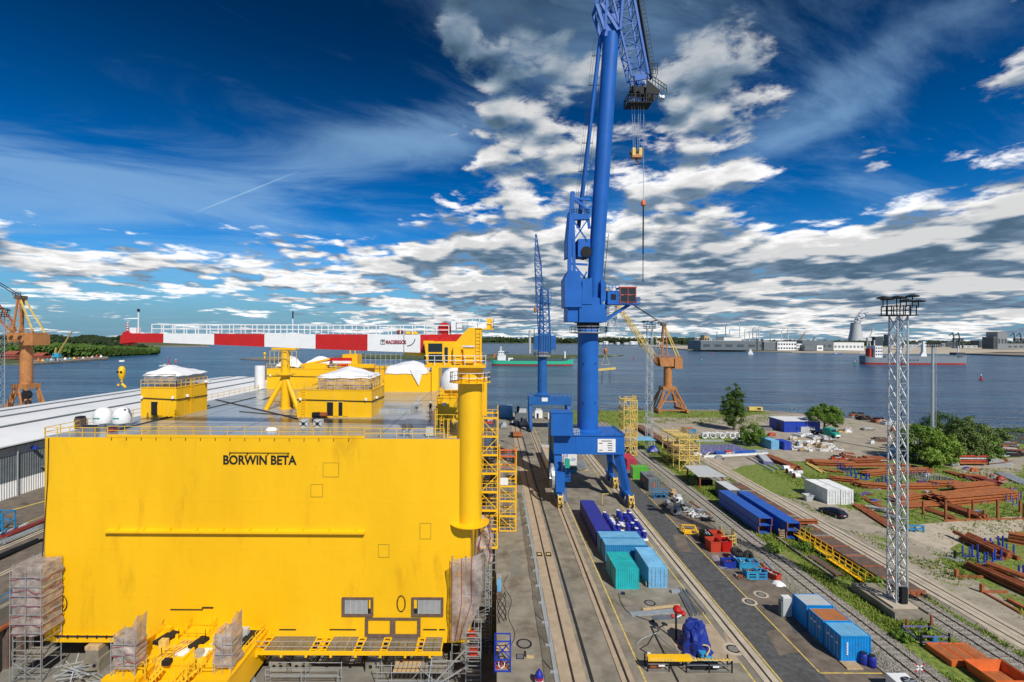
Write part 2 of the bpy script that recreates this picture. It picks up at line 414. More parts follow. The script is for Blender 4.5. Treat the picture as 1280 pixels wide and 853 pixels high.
strip('asphalt_road', 26.95, 31.6, YN, 180, 'asphalt')
strip('asphalt_shoulder', 31.6, 37.7, YN, 180, 'asphalt_brown')
strip('gravel_bed', 37.7, 42.9, YN, 190, 'gravel')
strip('grass_verge', 42.9, 54.2, YN, 190, 'grass')
strip('yard_ground', 59.0, 419, YN, 160, 'yard')
strip('wild_grass', 26.95, 120, 180.05, 214, 'grass', .008)
strip('spit_ground', 60, 146, 160.05, 196, 'dirt', .012)
# sandy lanes of the yard: real sheets with a ragged outline
def blob(name, pts, m, z, jit=.8):
    v = []
    n = len(pts)
    for i in range(n):
        a, b = Vector(pts[i]), Vector(pts[(i+1) % n]); k = max(2, int((b-a).length/2.5))
        for j in range(k):
            q = a.lerp(b, j/k); v.append((q.x+random.uniform(-jit,jit), q.y+random.uniform(-jit,jit), z))
    mb = MB(); mb.add(v, [tuple(range(len(v)))])
    return structure(name, mb, m)
def pts(*pp): return [G(*p) for p in pp]
blob('dirt_lane', pts((905,589),(960,577),(1060,574),(1180,560),(1180,530),(1110,545),(1000,560),(930,568),(880,570)), 'dirt', .020)
blob('dirt_yard', pts((965,552),(980,535),(1050,532),(1140,530),(1150,556),(1000,572),(940,572)), 'dirt', .016)
blob('dirt_point', pts((900,530),(940,519),(1000,517),(1060,528),(1050,540),(960,532)), 'dirt', .024)
blob('car_park_ground', pts((950,618),(1040,628),(1120,655),(1190,672),(1275,660),(1278,690),(1180,700),(1280,770),(1280,818),(1170,735),(1040,655)), 'dirt', .028)
blob('cross_lane', pts((1130,668),(1150,655),(1279,645),(1279,664),(1180,690)), 'slab_pale', .032, .4)
blob('beach_lane', pts((1190,585),(1279,570),(1279,592),(1220,600)), 'dirt', .020)
blob('grass_patch', pts((912,590),(960,580),(1050,585),(1120,600),(1278,605),(1278,640),(1130,650),(1072,628),(1060,615),(1000,612),(965,618)), 'grass', .036)
blob('grass_island', pts((1178,700),(1200,682),(1279,672),(1279,722),(1230,706)), 'grass', .036)
blob('bare_patch', pts((770,545),(790,528),(815,530),(820,540),(790,552)), 'dirt', .012)
# painted lines, 4 mm above the paving they lie on
def line(x0, y0, x1, y1, wd=.14, z=.010, m='yellow_line', name='painted_line'):
    d = Vector((x1-x0, y1-y0, 0)).normalized(); a = Vector((-d.y, d.x, 0))*wd/2
    p, q = Vector((x0,y0,z)), Vector((x1,y1,z))
    return structure(name, MB().quad(p-a, q-a, q+a, p+a), m)
line(14.3, YN, 14.3, 200); line(24.5, YN, 24.5, 180); line(27.05, YN, 27.05, 180); line(31.45, 46.1, 31.45, 150); line(31.4, 46.1, 37.4, 46.1)
for yy in range(40,130,6):
    for (xa,xb) in ((9.5,11.9),(14.6,24.3),(1.0,5.7)): line(xa,yy+(xa*1.7)%3,xb,yy+(xa*1.7)%3,.035,.009,'concrete_dark','joint_line')
line(19.4, YN, 19.4, 180, .035, .009, 'concrete_dark', 'joint_line')
line(9.3, YN, 9.3, 203, .34, .012, 'rubber', 'cable_slot')
line(12.05, YN, 12.05, 203, .10, .012, 'rubber', 'joint_line')
for (x, y) in ((21.6,58.9), (22.7,50.4)): pass
def manhole(px, py, r=.5, ring=True, label=''):
    x, y = G(px, py)
    t = thing('manhole', label, 'manhole', (x, y, .014))
    if ring: MB().lathe(0, 0, [(r*2.1, 0), (r*2.1, .006)], 20).build('collar', 'slab_pale', t)
    mb = MB()
    for i in range(20):
        a0, a1 = 2*math.pi*i/20, 2*math.pi*(i+1)/20
        mb.quad(*[(q*math.cos(a), q*math.sin(a), .010) for q, a in ((r,a0),(r*1.35,a0),(r*1.35,a1),(r,a1))])
    mb.build('rim', 'darksteel', t)
    MB().lathe(0, 0, [(r, .007), (r, .014)], 20).build('cover', 'concrete_dark', t)
manhole(938.7, 752.5, .42, True, 'round manhole with pale collar on the yellow line of the road')
manhole(953, 743.5, .42, True, 'round manhole with pale collar beside the road, right of the yellow line')
manhole(918.5, 811.5, .5, True, 'round manhole with pale collar beside the blue tarpaulin')
manhole(657, 805, .62, False, 'dark round manhole cover on the quay edge near the fence')
manhole(814, 754, .5, False, 'rusty manhole cover on the concrete in front of the containers')

# rails set in concrete slabs: every slab is a piece of its own
SL = {}
def slab_row(name, x0, x1, y0, y1, ln, m, z=0.0, h=.05):
    key = (round(x1-x0,3), ln, m)
    root = tag(bpy.data.objects.new(name, None), kind='structure'); C.objects.link(root); root.location = ((x0+x1)/2, 0, 0)
    if key not in SL:
        me = MB().box(-(x1-x0)/2+.02, (x1-x0)/2-.02, -ln/2+.03, ln/2-.03, 0, h).mesh('slab'); me.materials.append(M[m]); SL[key] = me
    y = y0
    while y < y1:
        o = put('slab', SL[key], root, (random.uniform(-.012,.012), y+ln/2, z+random.uniform(-.012,.006)))
        y += ln
    return root
def crane_rail(name, x, wd, y0, y1, ln, m, half=.10):
    slab_row(name+'_slabs', x-wd, x-half, y0, y1, ln, m); slab_row(name+'_slabs', x+half, x+wd, y0, y1, ln, m)
    t = tag(bpy.data.objects.new(name, None), kind='structure'); C.objects.link(t)
    MB().box(x-half+.002, x+half-.002, y0, y1, -.05, .012).build('rail_groove', 'rubber', t)
    MB().box(x-.04, x+.04, y0, y1, .012, .06).build('rail', 'rail_steel', t)
crane_rail('dock_rail', 7.55, 1.25, YN, 203, 5.0, 'slab')
crane_rail('crane_rail', 12.65, .62, YN, 203, 6.0, 'slab')
crane_rail('crane_rail', 26.05, .75, YN, 180, 6.0, 'slab_pale')
crane_rail('sunken_track', 55.8, .85, YN, 180, 4.0, 'slab_pale'); crane_rail('sunken_track', 57.5, .80, YN, 180, 4.0, 'slab_pale')

slm = MB().box(-1.25, 1.25, -.13, .13, -.10, .03).mesh('sleeper'); slm.materials.append(M['sleeper'])
def railway(name, xc, y0, y1, nind):
    t = tag(bpy.data.objects.new(name, None), kind='structure'); C.objects.link(t); t.location = (xc, 0, 0)
    for sx in (-.75, .75):
        mb = MB(); mb.box(sx-.07, sx+.07, y0, y1, .03, .05); mb.box(sx-.02, sx+.02, y0, y1, .05, .15); mb.box(sx-.04, sx+.04, y0, y1, .15, .19)
        mb.build('rail', 'rail_steel', t)
    bal = MB(); bal.ext([(-2.0,y0,.005),(2.0,y0,.005),(1.5,y0,.06),(-1.5,y0,.06)], (0,y1-y0,0)); bal.build('ballast', 'gravel', t)
    y = y0+.3; i = 0; rest = MB()
    while y < y1:
        if i < nind: put('sleeper', slm, t, (random.uniform(-.04,.04), y, .065), (0,0,random.uniform(-.01,.01)))
        else: rest.box(-1.25, 1.25, y-.13, y+.13, -.03, .095)
        y += .85; i += 1
    if rest.f: tag(rest.build('sleeper', 'sleeper', t), kind='stuff')
railway('railway_track', 41.0, 42, 185, 110)
railway('railway_track', 51.6, 42, 160, 90)
# stones of the ballast, too many to count
def stones(name, x0, x1, y0, y1, n, m, smin=.05, smax=.13):
    mb = MB()
    for _ in range(n):
        y = y0+(y1-y0)*random.random()**1.5; x = random.uniform(x0, x1); s = random.uniform(smin, smax); a = random.random()*3
        c, d = math.cos(a)*s, math.sin(a)*s
        mb.add([(x+c,y+d,.03),(x-d,y+c,.03),(x-c,y-d,.03),(x+d,y-c,.03),(x+random.uniform(-.03,.03),y,.05+s)], [(0,1,4),(1,2,4),(2,3,4),(3,0,4)])
    return tag(mb.build(name, m), 'loose grey ballast stones along the railway tracks', 'stones', kind='stuff')
stones('ballast_stones', 37.9, 43.0, 43, 110, 9000, 'gravel'); 
stones('ballast_stones', 49.6, 53.6, 43, 90, 5000, 'gravel')
# kerb between asphalt and railway
k = MB()
structure('kerb', MB().box(37.55, 37.75, YN, 150, -.1, .10), 'concrete')

# ------------------------------------------------------------------ grass tufts
def leaf_mats():
    for nm, a, b in (('leaf_dark',(.030,.070,.013),(.095,.16,.028)), ('leaf_mid',(.055,.13,.015),(.17,.27,.038)), ('leaf_light',(.09,.18,.018),(.25,.36,.055)), ('leaf_grey',(.075,.125,.032),(.20,.27,.075)), ('blade',(.10,.17,.02),(.28,.34,.06)), ('leaf_far',(.012,.026,.010),(.035,.055,.018))):
        m = bpy.data.materials.new(nm); m.use_nodes = True; T = NT(m.node_tree); b_ = T.n['Principled BSDF']
        pos = T.new('ShaderNodeNewGeometry').outputs['Position']
        f = T.m('ADD', T.m('MULTIPLY', T.noise(pos, 1.1, 2), .6), T.m('MULTIPLY', T.noise(pos, 9.0, 2), .4))
        T.l.new(T.mix(T.ss(f, .3, .7), a, b), b_.inputs['Base Color']); b_.inputs['Roughness'].default_value = .7
        b_.inputs['Specular IOR Level'].default_value = .2
        M[nm] = m
leaf_mats()
def tufts(name, areas, label, mt='blade'):
    mb = MB()
    for (x0, x1, y0, y1, n, h) in areas:
        for _ in range(n):
            x, y = random.uniform(x0, x1), random.uniform(y0, y1)
            nz = math.sin(x*.9+y*.31)+math.sin(y*.53-x*.37+2)+random.uniform(-.9,.9)
            if nz < -.3: continue
            for q in range(3):
                a = random.random()*6.28; s = h*random.uniform(.4,1.25); wd = s*.22
                dx, dy = math.cos(a), math.sin(a); ox, oy = x+random.uniform(-.2,.2), y+random.uniform(-.2,.2)
                mb.add([(ox-dy*wd,oy+dx*wd,0),(ox+dy*wd,oy-dx*wd,0),(ox+dx*s*.5,oy+dy*s*.5,s)], [(0,1,2)])
    return tag(mb.build(name, mt), label, 'grass', kind='stuff')
tufts('grass', [(44.1,49.8,50.5,110,11000,.30), (42.9,44.3,43,60,800,.25), (42.9,44.1,60,110,2200,.28), (53.2,54.4,43,110,1500,.28), (37.9,39.4,43,140,1100,.22), (59.2,61,62,100,500,.3), (44,50,110,150,2500,.4)], 'long green grass growing between the railway tracks')
tufts('grass', [(66,110,103,118,4500,.35), (66,100,80,100,2500,.35), (28,118,181,213,4500,.5), (60,100,55,80,1500,.3), (100,130,95,120,2000,.4), (61,75,64,72,900,.35)], 'rough grass growing across the steel yard')
# ------------------------------------------------------------------ the yellow offshore platform in the dock
PX0, PX1, PY0, PY1, PZ0, PZ1 = -53.6, -2.7, 57.0, 129.0, -4.2, 20.0
K = PY0/F
def fx(px): return (px-PX)*K
def fz(px, py): return CAMZ-(py-ROLL*(px-PX)-PY)*K
plat = thing('offshore_platform', 'huge yellow offshore platform hull standing in the dry dock', 'platform', (0, 0, 0))
# hull with rounded vertical front edges
def hull():
    mb = MB(); r = .5; prof = []
    for cx, cy, a0 in ((PX0+r, PY0+r, 180), (PX1-r, PY0+r, 270)):
        for i in range(5):
            t = R(a0+90*i/4); prof.append((cx+r*math.cos(t), cy+r*math.sin(t), PZ0))
    prof += [(PX1, PY1, PZ0), (PX0, PY1, PZ0)]
    return mb.ext(prof, (0,0,PZ1-PZ0-.02))
hl = hull().build('hull', 'yellow', plat)
MB().box(PX0+.05, PX1-.05, PY0+.05, PY1-.05, PZ1-.02+.003, PZ1+.012).build('deck', 'deck_grey', plat)
# faint weld seams of the plating on the front
mb = MB()
for i in range(1, 9): mb.box(PX0+i*5.65-.03, PX0+i*5.65+.03, PY0-.014, PY0+.05, PZ0+.2, PZ1-.1)
for z in (1.2, 6.8, 12.5): mb.box(PX0+.6, PX1-.6, PY0-.012, PY0+.05, z-.03, z+.03)
mb.build('weld_seam', 'yellow', plat)
# curb along the front edge of the deck with small scuppers
MB().box(fx(134), fx(456), PY0-.03, PY0+.25, PZ1+.012, PZ1+.30).build('curb', 'yellow', plat)
for i in range(17): MB().box(fx(140+i*18.5), fx(140+i*18.5)+.06, PY0-.05, PY0-.005, PZ1-.35, PZ1-.02).build('scupper', 'darksteel', plat)
# ledge across the face with brackets
lg = MB(); lg.ext([(fx(136),PY0-.001,fz(136,661)),(fx(136),PY0-.55,fz(136,662)),(fx(136),PY0-.55,fz(136,664.5)),(fx(136),PY0-.001,fz(136,665))], (fx(458)-fx(136),0,-.0))
lo = lg.build('ledge', 'yellow', plat)
for i in range(10):
    x = fx(150+i*33); MB().ext([(x,PY0-.01,fz(150+i*33,657)),(x,PY0-.5,fz(150+i*33,661)),(x,PY0-.01,fz(150+i*33,661))], (.06,0,0)).build('bracket', 'yellow', lo)
# name lettering
def text_mesh(body, width, height, depth=.03):
    cu = bpy.data.curves.new('lettering', 'FONT'); cu.body = body; cu.size = 1.0; cu.extrude = depth; cu.offset = .028; cu.resolution_u = 3
    o = bpy.data.objects.new('lettering', cu); C.objects.link(o)
    dg = bpy.context.evaluated_depsgraph_get(); me = bpy.data.meshes.new_from_object(o.evaluated_get(dg))
    bpy.data.objects.remove(o); bpy.data.curves.remove(cu)
    xs = [v.co.x for v in me.vertices]; ys = [v.co.y for v in me.vertices]
    x0, x1, y0, y1 = min(xs), max(xs), min(ys), max(ys)
    for v in me.vertices: v.co = ((v.co.x-x0)/(x1-x0)*width, (v.co.y-y0)/(y1-y0)*height, v.co.z)
    return me
def lettering(body, parent, x0, y, z0, width, height, m, rz=0.0, name='lettering', vert=False):
    me = text_mesh(body, width, height); me.materials.append(M[m])
    return put(name, me, parent, (x0, y, z0), (R(90), R(-90) if vert else 0, rz))
lettering('BORWIN BETA', plat, fx(280), PY0-.012, fz(280,581), fx(371.5)-fx(280), 1.14, 'black')
# hook rail above the name
mb = MB(); mb.bar((fx(288),PY0-.12,fz(288,565.5)), (fx(363),PY0-.12,fz(363,566.2)), .05)
for p in (289, 311, 337, 362): mb.bar((fx(p),PY0-.12,fz(p,566)), (fx(p)-.12,PY0-.1,fz(p,569)), .08)
mb.build('hook_rail', 'darksteel', plat)
# service hatches: a thin raised frame each
for (a, b, c, d) in ((405,579,424,596), (390,606,404,621), (474.5,681,487.5,696.5), (526.5,654.5,539.5,673.5)):
    f = MB(); x0, x1, z1, z0 = fx(a), fx(c), fz(a,b), fz(a,d)
    h = f.box(x0, x1, PY0-.02, PY0+.03, z0, z1).build('hatch', 'yellow', plat)
    e = MB()
    for q in ((x0-.05,x0,z0-.05,z1+.05),(x1,x1+.05,z0-.05,z1+.05),(x0,x1,z1,z1+.05),(x0,x1,z0-.05,z0)): e.box(q[0], q[1], PY0-.035, PY0+.03, q[2], q[3])
    e.build('frame', 'olive', h)
# louvred openings with brown frames
def opening(a, b, c, d, mesh_a, mesh_c, gap_a, gap_c):
    x0, x1, z1, z0 = fx(a), fx(c), fz(a,b), fz(a,d); t = .28
    f = MB()
    for q in ((x0,x0+t,z0,z1),(x1-t,x1,z0,z1),(x0+t,x1-t,z1-t*.7,z1),(x0+t,x1-t,z0,z0+t*.9)): f.box(q[0], q[1], PY0-.22, PY0+.03, q[2], q[3])
    fo = f.build('window', 'brown', plat)
    MB().box(x0+t, x1-t, PY0-.03, PY0-.004, z0+t*.9, z1-t*.7).build('backing', 'black', fo)
    mx0, mx1 = fx(mesh_a), fx(mesh_c); l = MB(); n = 14
    for i in range(n):
        zz = z0+t+(z1-z0-t*1.8)*i/n; l.bar((mx0,PY0-.12,zz+.05), (mx1,PY0-.12,zz+.05), .10, .04)
    for i in range(5): l.bar((mx0+(mx1-mx0)*i/4,PY0-.17,z0+t), (mx0+(mx1-mx0)*i/4,PY0-.17,z1-t*.8), .05)
    l.build('louvre', 'lightgrey', fo)
    MB().box(fx(gap_a), fx(gap_c), PY0-.16, PY0-.035, z0+(z1-z0)*.42, z1-t*.75).build('side_panel', 'yellow', fo)
opening(429.5,746.5,468.5,769.5, 433.5,461.5, 463,466.5)
opening(516.5,746.5,556,769.5, 524.5,554, 518.5,523)
x0, x1, z1, z0 = fx(458.5), fx(527.5), fz(458,772), fz(458,796)
f = MB(); t = .34
for q in ((x0,x0+t,z0,z1),(x1-t,x1,z0,z1),(x0+t,x1-t,z1-t*.6,z1),(x0+t,x1-t,z0,z0+t)): f.box(q[0], q[1], PY0-.18, PY0+.03, q[2], q[3])
xm = (x0+x1)/2; f.box(xm-.3, xm+.3, PY0-.17, PY0+.02, z0+t, z1-t*.6)
f.build('blanked_opening', 'brown', plat)
# cables and coiled hoses
mb = MB(); mb.tube([(fx(62),PY0-.06,fz(62,548)), (fx(61),PY0-.06,fz(61,602)), (fx(56),PY0-.06,fz(56,680)), (fx(54),PY0-.06,fz(54,706))], .05)
mb.build('cable', 'rubber', plat)
def loop(px, py, rx, rz, y=PY0-.10, m='darksteel'):
    cx, cz = fx(px), fz(px, py); p = [(cx+rx*math.sin(i*math.pi/8), y, cz+rz*math.cos(i*math.pi/8)) for i in range(17)]
    mb = MB().tube(p, .03, 5); mb.tube([(a*1.0+.06, b, c-.05) for a, b, c in p], .03, 5); return mb.build('cable_coil', m, plat)
loop(503, 754, .48, .95); loop(79, 754, .65, .95)
for (a, b, y) in ((351,372,787), (414,447,787), (531,548,787), (551,558,787), (215,265,762)): MB().box(fx(a), fx(b), PY0-.08, PY0+.02, fz(a,y)-.05, fz(a,y)+.05).build('grab_rail', 'darksteel', plat)
# bottom flange on the left
MB().box(PX0+1.5, fx(150), PY0-.5, PY0+.03, PZ0+.15, PZ0+.75).build('flange', 'yellow', plat)
mb = MB().tube([(fx(76),PY0-.62,PZ0+.95),(fx(148),PY0-.62,PZ0+.95)], .09)
for i in range(6): mb.bar((fx(80+12*i),PY0-.6,PZ0+.7), (fx(80+12*i),PY0-.6,PZ0+1.05), .12)
mb.build('pipe', 'darksteel', plat)
# railings round the deck
mb = MB(); zd = PZ1+.012
mb.rail([(PX0+.15,PY0+.2,zd),(PX0+.15,PY1-.3,zd)], 1.1, 2.0, .035); r1 = mb.build('railing', 'yellow_rail', plat)
mb = MB(); mb.rail([(PX0+.15,PY0+.12,zd),(fx(134),PY0+.12,zd)], 1.1, 1.6, .03)
mb.rail([(fx(134),PY0+.12,zd+.29),(fx(456),PY0+.12,zd+.29)], 1.0, 2.0, .025); mb.rail([(fx(456),PY0+.12,zd),(fx(556),PY0+.12,zd)], 1.2, 1.8, .03)
mb.build('railing', 'yellow_rail', plat)
mb = MB(); mb.rail([(PX1-.1,PY0+3,zd),(PX1-.1,PY1-.3,zd)], 1.1, 2.0, .03); mb.rail([(PX0+.2,PY1-.2,zd),(PX1-.2,PY1-.2,zd)], 1.1, 2.2, .03); mb.build('railing', 'yellow_rail', plat)
# dark cable trays that cross the deck, plate joints
mb = MB()
def tray(a, b, wd=.28): 
    p, q = G(*a, z=PZ1), G(*b, z=PZ1); mb.bar((*p, PZ1+.06), (*q, PZ1+.06), wd, .09)
tray((150,537),(320,497)); tray((270,500),(372,524),.35); tray((330,500),(345,494)); tray((140,541),(262,507),.2); tray((300,515),(372,521),.2)
mb.build('cable_tray', 'rubber', plat)
mb = MB()
for y in (61.5, 66.2, 84, 92, 101, 110): mb.box(PX0+1, PX1-1, y-.03, y+.03, PZ1+.012, PZ1+.024)
for x in (-44, -33, -14): mb.box(x-.03, x+.03, PY0+1, PY1-1, PZ1+.0125, PZ1+.0245)
mb.build('deck_seam', 'darksteel', plat)
# lower walkway: each grating panel a piece, yellow frames between, front beam, rail, posts
WZ0 = -3.55; wy0 = PY0-2.65; wx0, wx1 = fx(325), fx(556)
wk = MB(); wk.box(wx0-.3, wx1+.2, wy0-.18, wy0, WZ0-.34, WZ0+.05)
for i in range(9): wk.bar((wx0+(wx1-wx0)*i/8,wy0,WZ0-.14), (wx0+(wx1-wx0)*i/8,PY0,WZ0-.14), .14, .2)
for i in range(8): wk.box(wx0+1+i*2.8, wx0+1.25+i*2.8, wy0-.2, wy0-.03, WZ0-.6, WZ0-.34)
walk = wk.build('walkway', 'yellow', plat)
n = 22; pw = (wx1-wx0)/n
gm = MB()
for i in range(9): gm.bar((-pw/2+.04, -1.3+i*.325, 0), (pw/2-.04, -1.3+i*.325, 0), .22, .04)
for i in range(4): gm.bar((-pw/2+.06+i*(pw-.12)/3, -1.32, .01), (-pw/2+.06+i*(pw-.12)/3, 1.32, .01), .05, .05)
gm = gm.mesh('grating'); gm.materials.append(M['steel'])
fm = MB()
for sx in (-1, 1): fm.bar((sx*(pw/2-.12), -1.3, .03), (sx*(pw/2-.12), 1.3, .03), .16, .08)
for i in range(4): fm.bar((-pw/2+.1, -1.1+i*.72, .03), (pw/2-.1, -1.1+i*.72, .03), .16, .07)
fm = fm.mesh('ladder_frame'); fm.materials.append(M['yellow'])
for i in range(n):
    isf = i in (1, 7, 8, 12, 15, 19)
    put('ladder_frame' if isf else 'grating_panel', fm if isf else gm, walk, (wx0+pw*(i+.5), PY0-1.33, WZ0+.02))
mb = MB().rail([(wx0,wy0-.05,WZ0+.02),(wx1,wy0-.05,WZ0+.02)], 1.1, 2.0, .025); mb.build('railing', 'galv', walk)

# --------------------- projecting landing on the lower left of the face, with railings
LZ = -2.6
land = thing('landing_pontoon', 'yellow projecting landing platform with railings at the foot of the hull', 'platform', (0,0,0))
def gx(px, py, z=LZ): return G(px, py, z)
xl, xr = -39.3, -26.7; yb, yf = PY0-.03, 48.5
MB().ext([(xl,yb,LZ-.3),(xr,yb,LZ-.3),(xr,yf,LZ-.3),(xr-3.4,yf,LZ-.3),(xr-3.4,yf+2.4,LZ-.3),(xl+3.5,yf+2.4,LZ-.3),(xl+3.5,yf,LZ-.3),(xl,yf,LZ-.3)], (0,0,.3)).build('deck', 'yellow', land)
MB().ext([(xl+.1,yb,LZ-3.4),(xr-.1,yb,LZ-3.4),(xr-.1,yf+.1,LZ-3.4),(xl+.1,yf+.1,LZ-3.4)], (0,0,1.5)).build('pontoon', 'yellow', land)
for (a,c) in ((xl+.1,xl+3.4),(xr-3.3,xr-.1)): MB().box(a, c, yf+.1, yb-.1, LZ-1.9, LZ-.303).build('side_tank', 'yellow', land)
MB().box(xl+3.42, xr-3.32, yf+2.5, yb-.1, LZ-1.9, LZ-.303).build('centre_tank', 'yellow', land)
for (a,c) in ((xl-.05,xl+3.3),(xr-3.25,xr+.05)): MB().box(a, c, yf-.3, yf+.5, LZ-1.6, LZ+.12).build('bollard_block', 'yellow', land)
for (x,y0,y1,h) in ((-38.9,51.5,56.9,.45),(-35.2,51.2,54.2,.35),(-30.6,51.2,56.9,.45),(-27.0,49.2,56.9,.5),(-33.0,51.0,53.6,.3)): MB().box(x-.12,x+.12,y0,y1,LZ+.003,LZ+h).build('girder', 'yellow', land)
for (y,x0,x1) in ((51.3,-38.7,-35.4),(53.4,-35.0,-30.8),(52.2,-30.4,-27.2),(55.3,-38.7,-36.0)): MB().box(x0,x1,y-.1,y+.1,LZ+.004,LZ+.32).build('cross_beam', 'yellow', land)
for (x,y,h,m) in ((-36.6,53.4,.9,'yellow_pale'),(-31.8,52.0,.7,'galv'),(-28.6,55.4,1.0,'lightgrey'),(-34.4,50.7,.5,'darksteel'),(-37.8,55.9,.8,'yellow')): MB().cbox(x,y,LZ+.003,.8,.6,h).build('deck_fitting', m, land)
mb = MB()
for k in range(4): mb.tube([(-36.5+k*.35,50.6,LZ-1.0),(-36.2+k*.35,51.0,LZ+.25),(-35.6+k*.5,53.0,LZ+.3),(-33.5+k*.3,56.8,LZ+.25)],.06)
mb.build('pipework', 'yellow_pale', land)
MB().box(xl+3.6,xr-3.5,yf-.2,yf+2.3,LZ-1.85,LZ-1.8).build('lower_platform','yellow_rail',land)
mb = MB(); mb.box(-35.6,-32.6,54.4,56.8,LZ,LZ+.35); mb.rail([(-35.6,56.8,LZ+.35),(-35.6,54.4,LZ+.35),(-32.6,54.4,LZ+.35),(-32.6,56.8,LZ+.35)], 1.1, .9, .025); mb.build('door_step', 'yellow', land)
MB().box(-34.4,-33.3,PY0-.09,PY0+.02,LZ+.38,LZ+2.4).build('door', 'yellow', land)
MB().box(-34.5,-33.2,PY0-.16,PY0+.02,LZ+2.41,LZ+2.52).build('door_lintel', 'darksteel', land)
def skew_hatch(px, py, sx, sy, rz, m='darksteel', name='hatch_cover'):
    x, y = G(px, py, LZ); o = MB().cbox(0, 0, 0, sx, sy, .35).build(name, m, land); o.location = (x, y, LZ+.005); o.rotation_euler = (0,0,rz); return o
skew_hatch(210, 799.5, 1.25, 2.3, -.32); skew_hatch(250.5, 805.5, 1.05, 1.9, -.25); skew_hatch(316, 799, 1.5, 2.2, -.05)
def flat(px, py, sx, sy, rz):
    x, y = G(px, py, LZ); o = MB().cbox(0,0,0,sx,sy,.05).build('pale_plate', 'white', land); o.location = (x, y, LZ+.004); o.rotation_euler = (0,0,rz)
flat(234, 813, 1.2, 2.0, -.2); flat(263, 813, 1.3, 1.9, -.2)
for q in (((183,808),(211,782)), ((161,842),(181,842),(184,851)), ((185,838),(204,823),(219,823)), ((254,844),(270,844)), ((291,840),(318,808)), ((321,804),(334,790)), ((236,846),(247,836),(250,846)), ((256,840),(264,826))):
    MB().rail([(*G(*r, LZ), LZ) for r in q], 1.15, .9, .03).build('railing', 'yellow_rail', land)
mb = MB(); mb.stair((-34.6,50.4,LZ), (-36.2,48.9,LZ-1.8), .8, (.7,-.7,0), 8); mb.stair((-30.8,51.0,LZ+.1), (-33.2,49.0,LZ-1.8), .9, (.7,-.7,0), 9); mb.rail([(-33.6,48.7,LZ-1.8),(-31.3,50.6,LZ+.1)],1.1,.7,.03); mb.build('stairs', 'yellow_rail', land)
mb = MB(); p = [G(*q, LZ+.05) for q in ((213,826),(225,818),(238,814),(246,809))]; mb.tube([(x,y,LZ+.06) for x,y in p], .07)
mb.build('hose', 'galv', land)
# two small scaffolds on it, wrapped in sheeting
def wrapped(name, label, x0, x1, y0, y1, z0, z1, top, tape=None, levels=(), m='plastic_wrap', frame=True, peak=None):
    t = thing(name, label, 'scaffold', (0,0,0))
    fr = MB()
    for x in (x0, x1):
        for y in (y0, y1): fr.bar((x,y,z0), (x,y,z1+.2), .07)
    z = z0+.6
    while z < z1:
        fr.bar((x0,y0,z),(x1,y0,z),.06); fr.bar((x0,y0,z),(x0,y1,z),.06); fr.bar((x1,y0,z),(x1,y1,z),.06); z += 1.0
    fr.bar((x0,y0-.02,z0),(x1,y0-.02,z0+2.2),.05); fr.bar((x1,y0-.02,z0),(x0,y0-.02,z0+2.2),.05)
    fr.build('frame', 'galv', t)
    per = [(x0-.08,y0-.08),(x1+.08,y0-.08),(x1+.08,y1),(x0-.08,y1)]
    sh = MB(); nv = 18; seg = 9
    def ring(zt):
        out = []
        for i in range(4):
            a, b = per[i], per[(i+1) % 4]
            for k in range(seg):
                q = k/seg; x = a[0]+(b[0]-a[0])*q; y = a[1]+(b[1]-a[1])*q
                w_ = .09*math.sin(x*4+zt*2.2)+.10*math.sin(y*3+zt*3.1+x)+.06*math.sin(zt*7+x*2)
                cx, cy = (x0+x1)/2, (y0+y1)/2; L = math.hypot(x-cx, y-cy) or 1
                out.append((x+(x-cx)/L*w_, y+(y-cy)/L*w_))
        return out
    N = 4*seg; vs = []; fs = []
    zb = z0+top
    for j in range(nv+1):
        zt = zb+(z1-zb)*j/nv
        for (x, y) in ring(zt):
            ztt = zt
            if peak and j == nv: ztt += peak*((x-x0)/(x1-x0))**3
            vs.append((x,y,ztt))
    for j in range(nv):
        for i in range(N): fs.append((j*N+i, j*N+(i+1) % N, (j+1)*N+(i+1) % N, (j+1)*N+i))
    if not peak: fs.append(tuple(range(nv*N, (nv+1)*N)))
    sh.add(vs, fs); sh.build('sheeting', m, t, True)
    ex = MB(); zq = zb+.4
    while zq < z1-.2: ex.bar((x0-.2,y0-.24,zq),(x1+.2,y0-.24,zq),.05); ex.bar((x1+.24,y0-.2,zq),(x1+.24,y1,zq),.05); zq += 1.05
    for xq in (x0-.1,(x0+x1)/2,x1+.1): ex.bar((xq,y0-.27,z0),(xq,y0-.27,z1-.1),.05)
    ex.build('outer_tube', 'galv', t)
    for zt in levels:
        tp = MB(); rg = ring(zt)
        for i in range(N):
            a, b = rg[i], rg[(i+1) % N]; cx, cy = (x0+x1)/2, (y0+y1)/2
            f = lambda p: (p[0]+(p[0]-cx)*.03, p[1]+(p[1]-cy)*.05-.04, zt+.12*math.sin(p[0]*2))
            tp.bar(f(a), f(b), .03, .055)
        tp.build('tape', 'tape_red', t)
    return t
wrapped('sheeted_scaffold', 'small scaffold wrapped in pale sheeting with red bands on the landing', -38.6,-36.4,48.9,50.3,LZ+.13,LZ+4.1,.7, True, (LZ+1.3,LZ+2.2,LZ+3.1), peak=1.5)
wrapped('sheeted_scaffold', 'small scaffold wrapped in plain pale sheeting open on top, beside the walkway', -28.6,-26.9,49.5,51.4,LZ+.02,LZ+3.9,.5, None, (), peak=1.5)

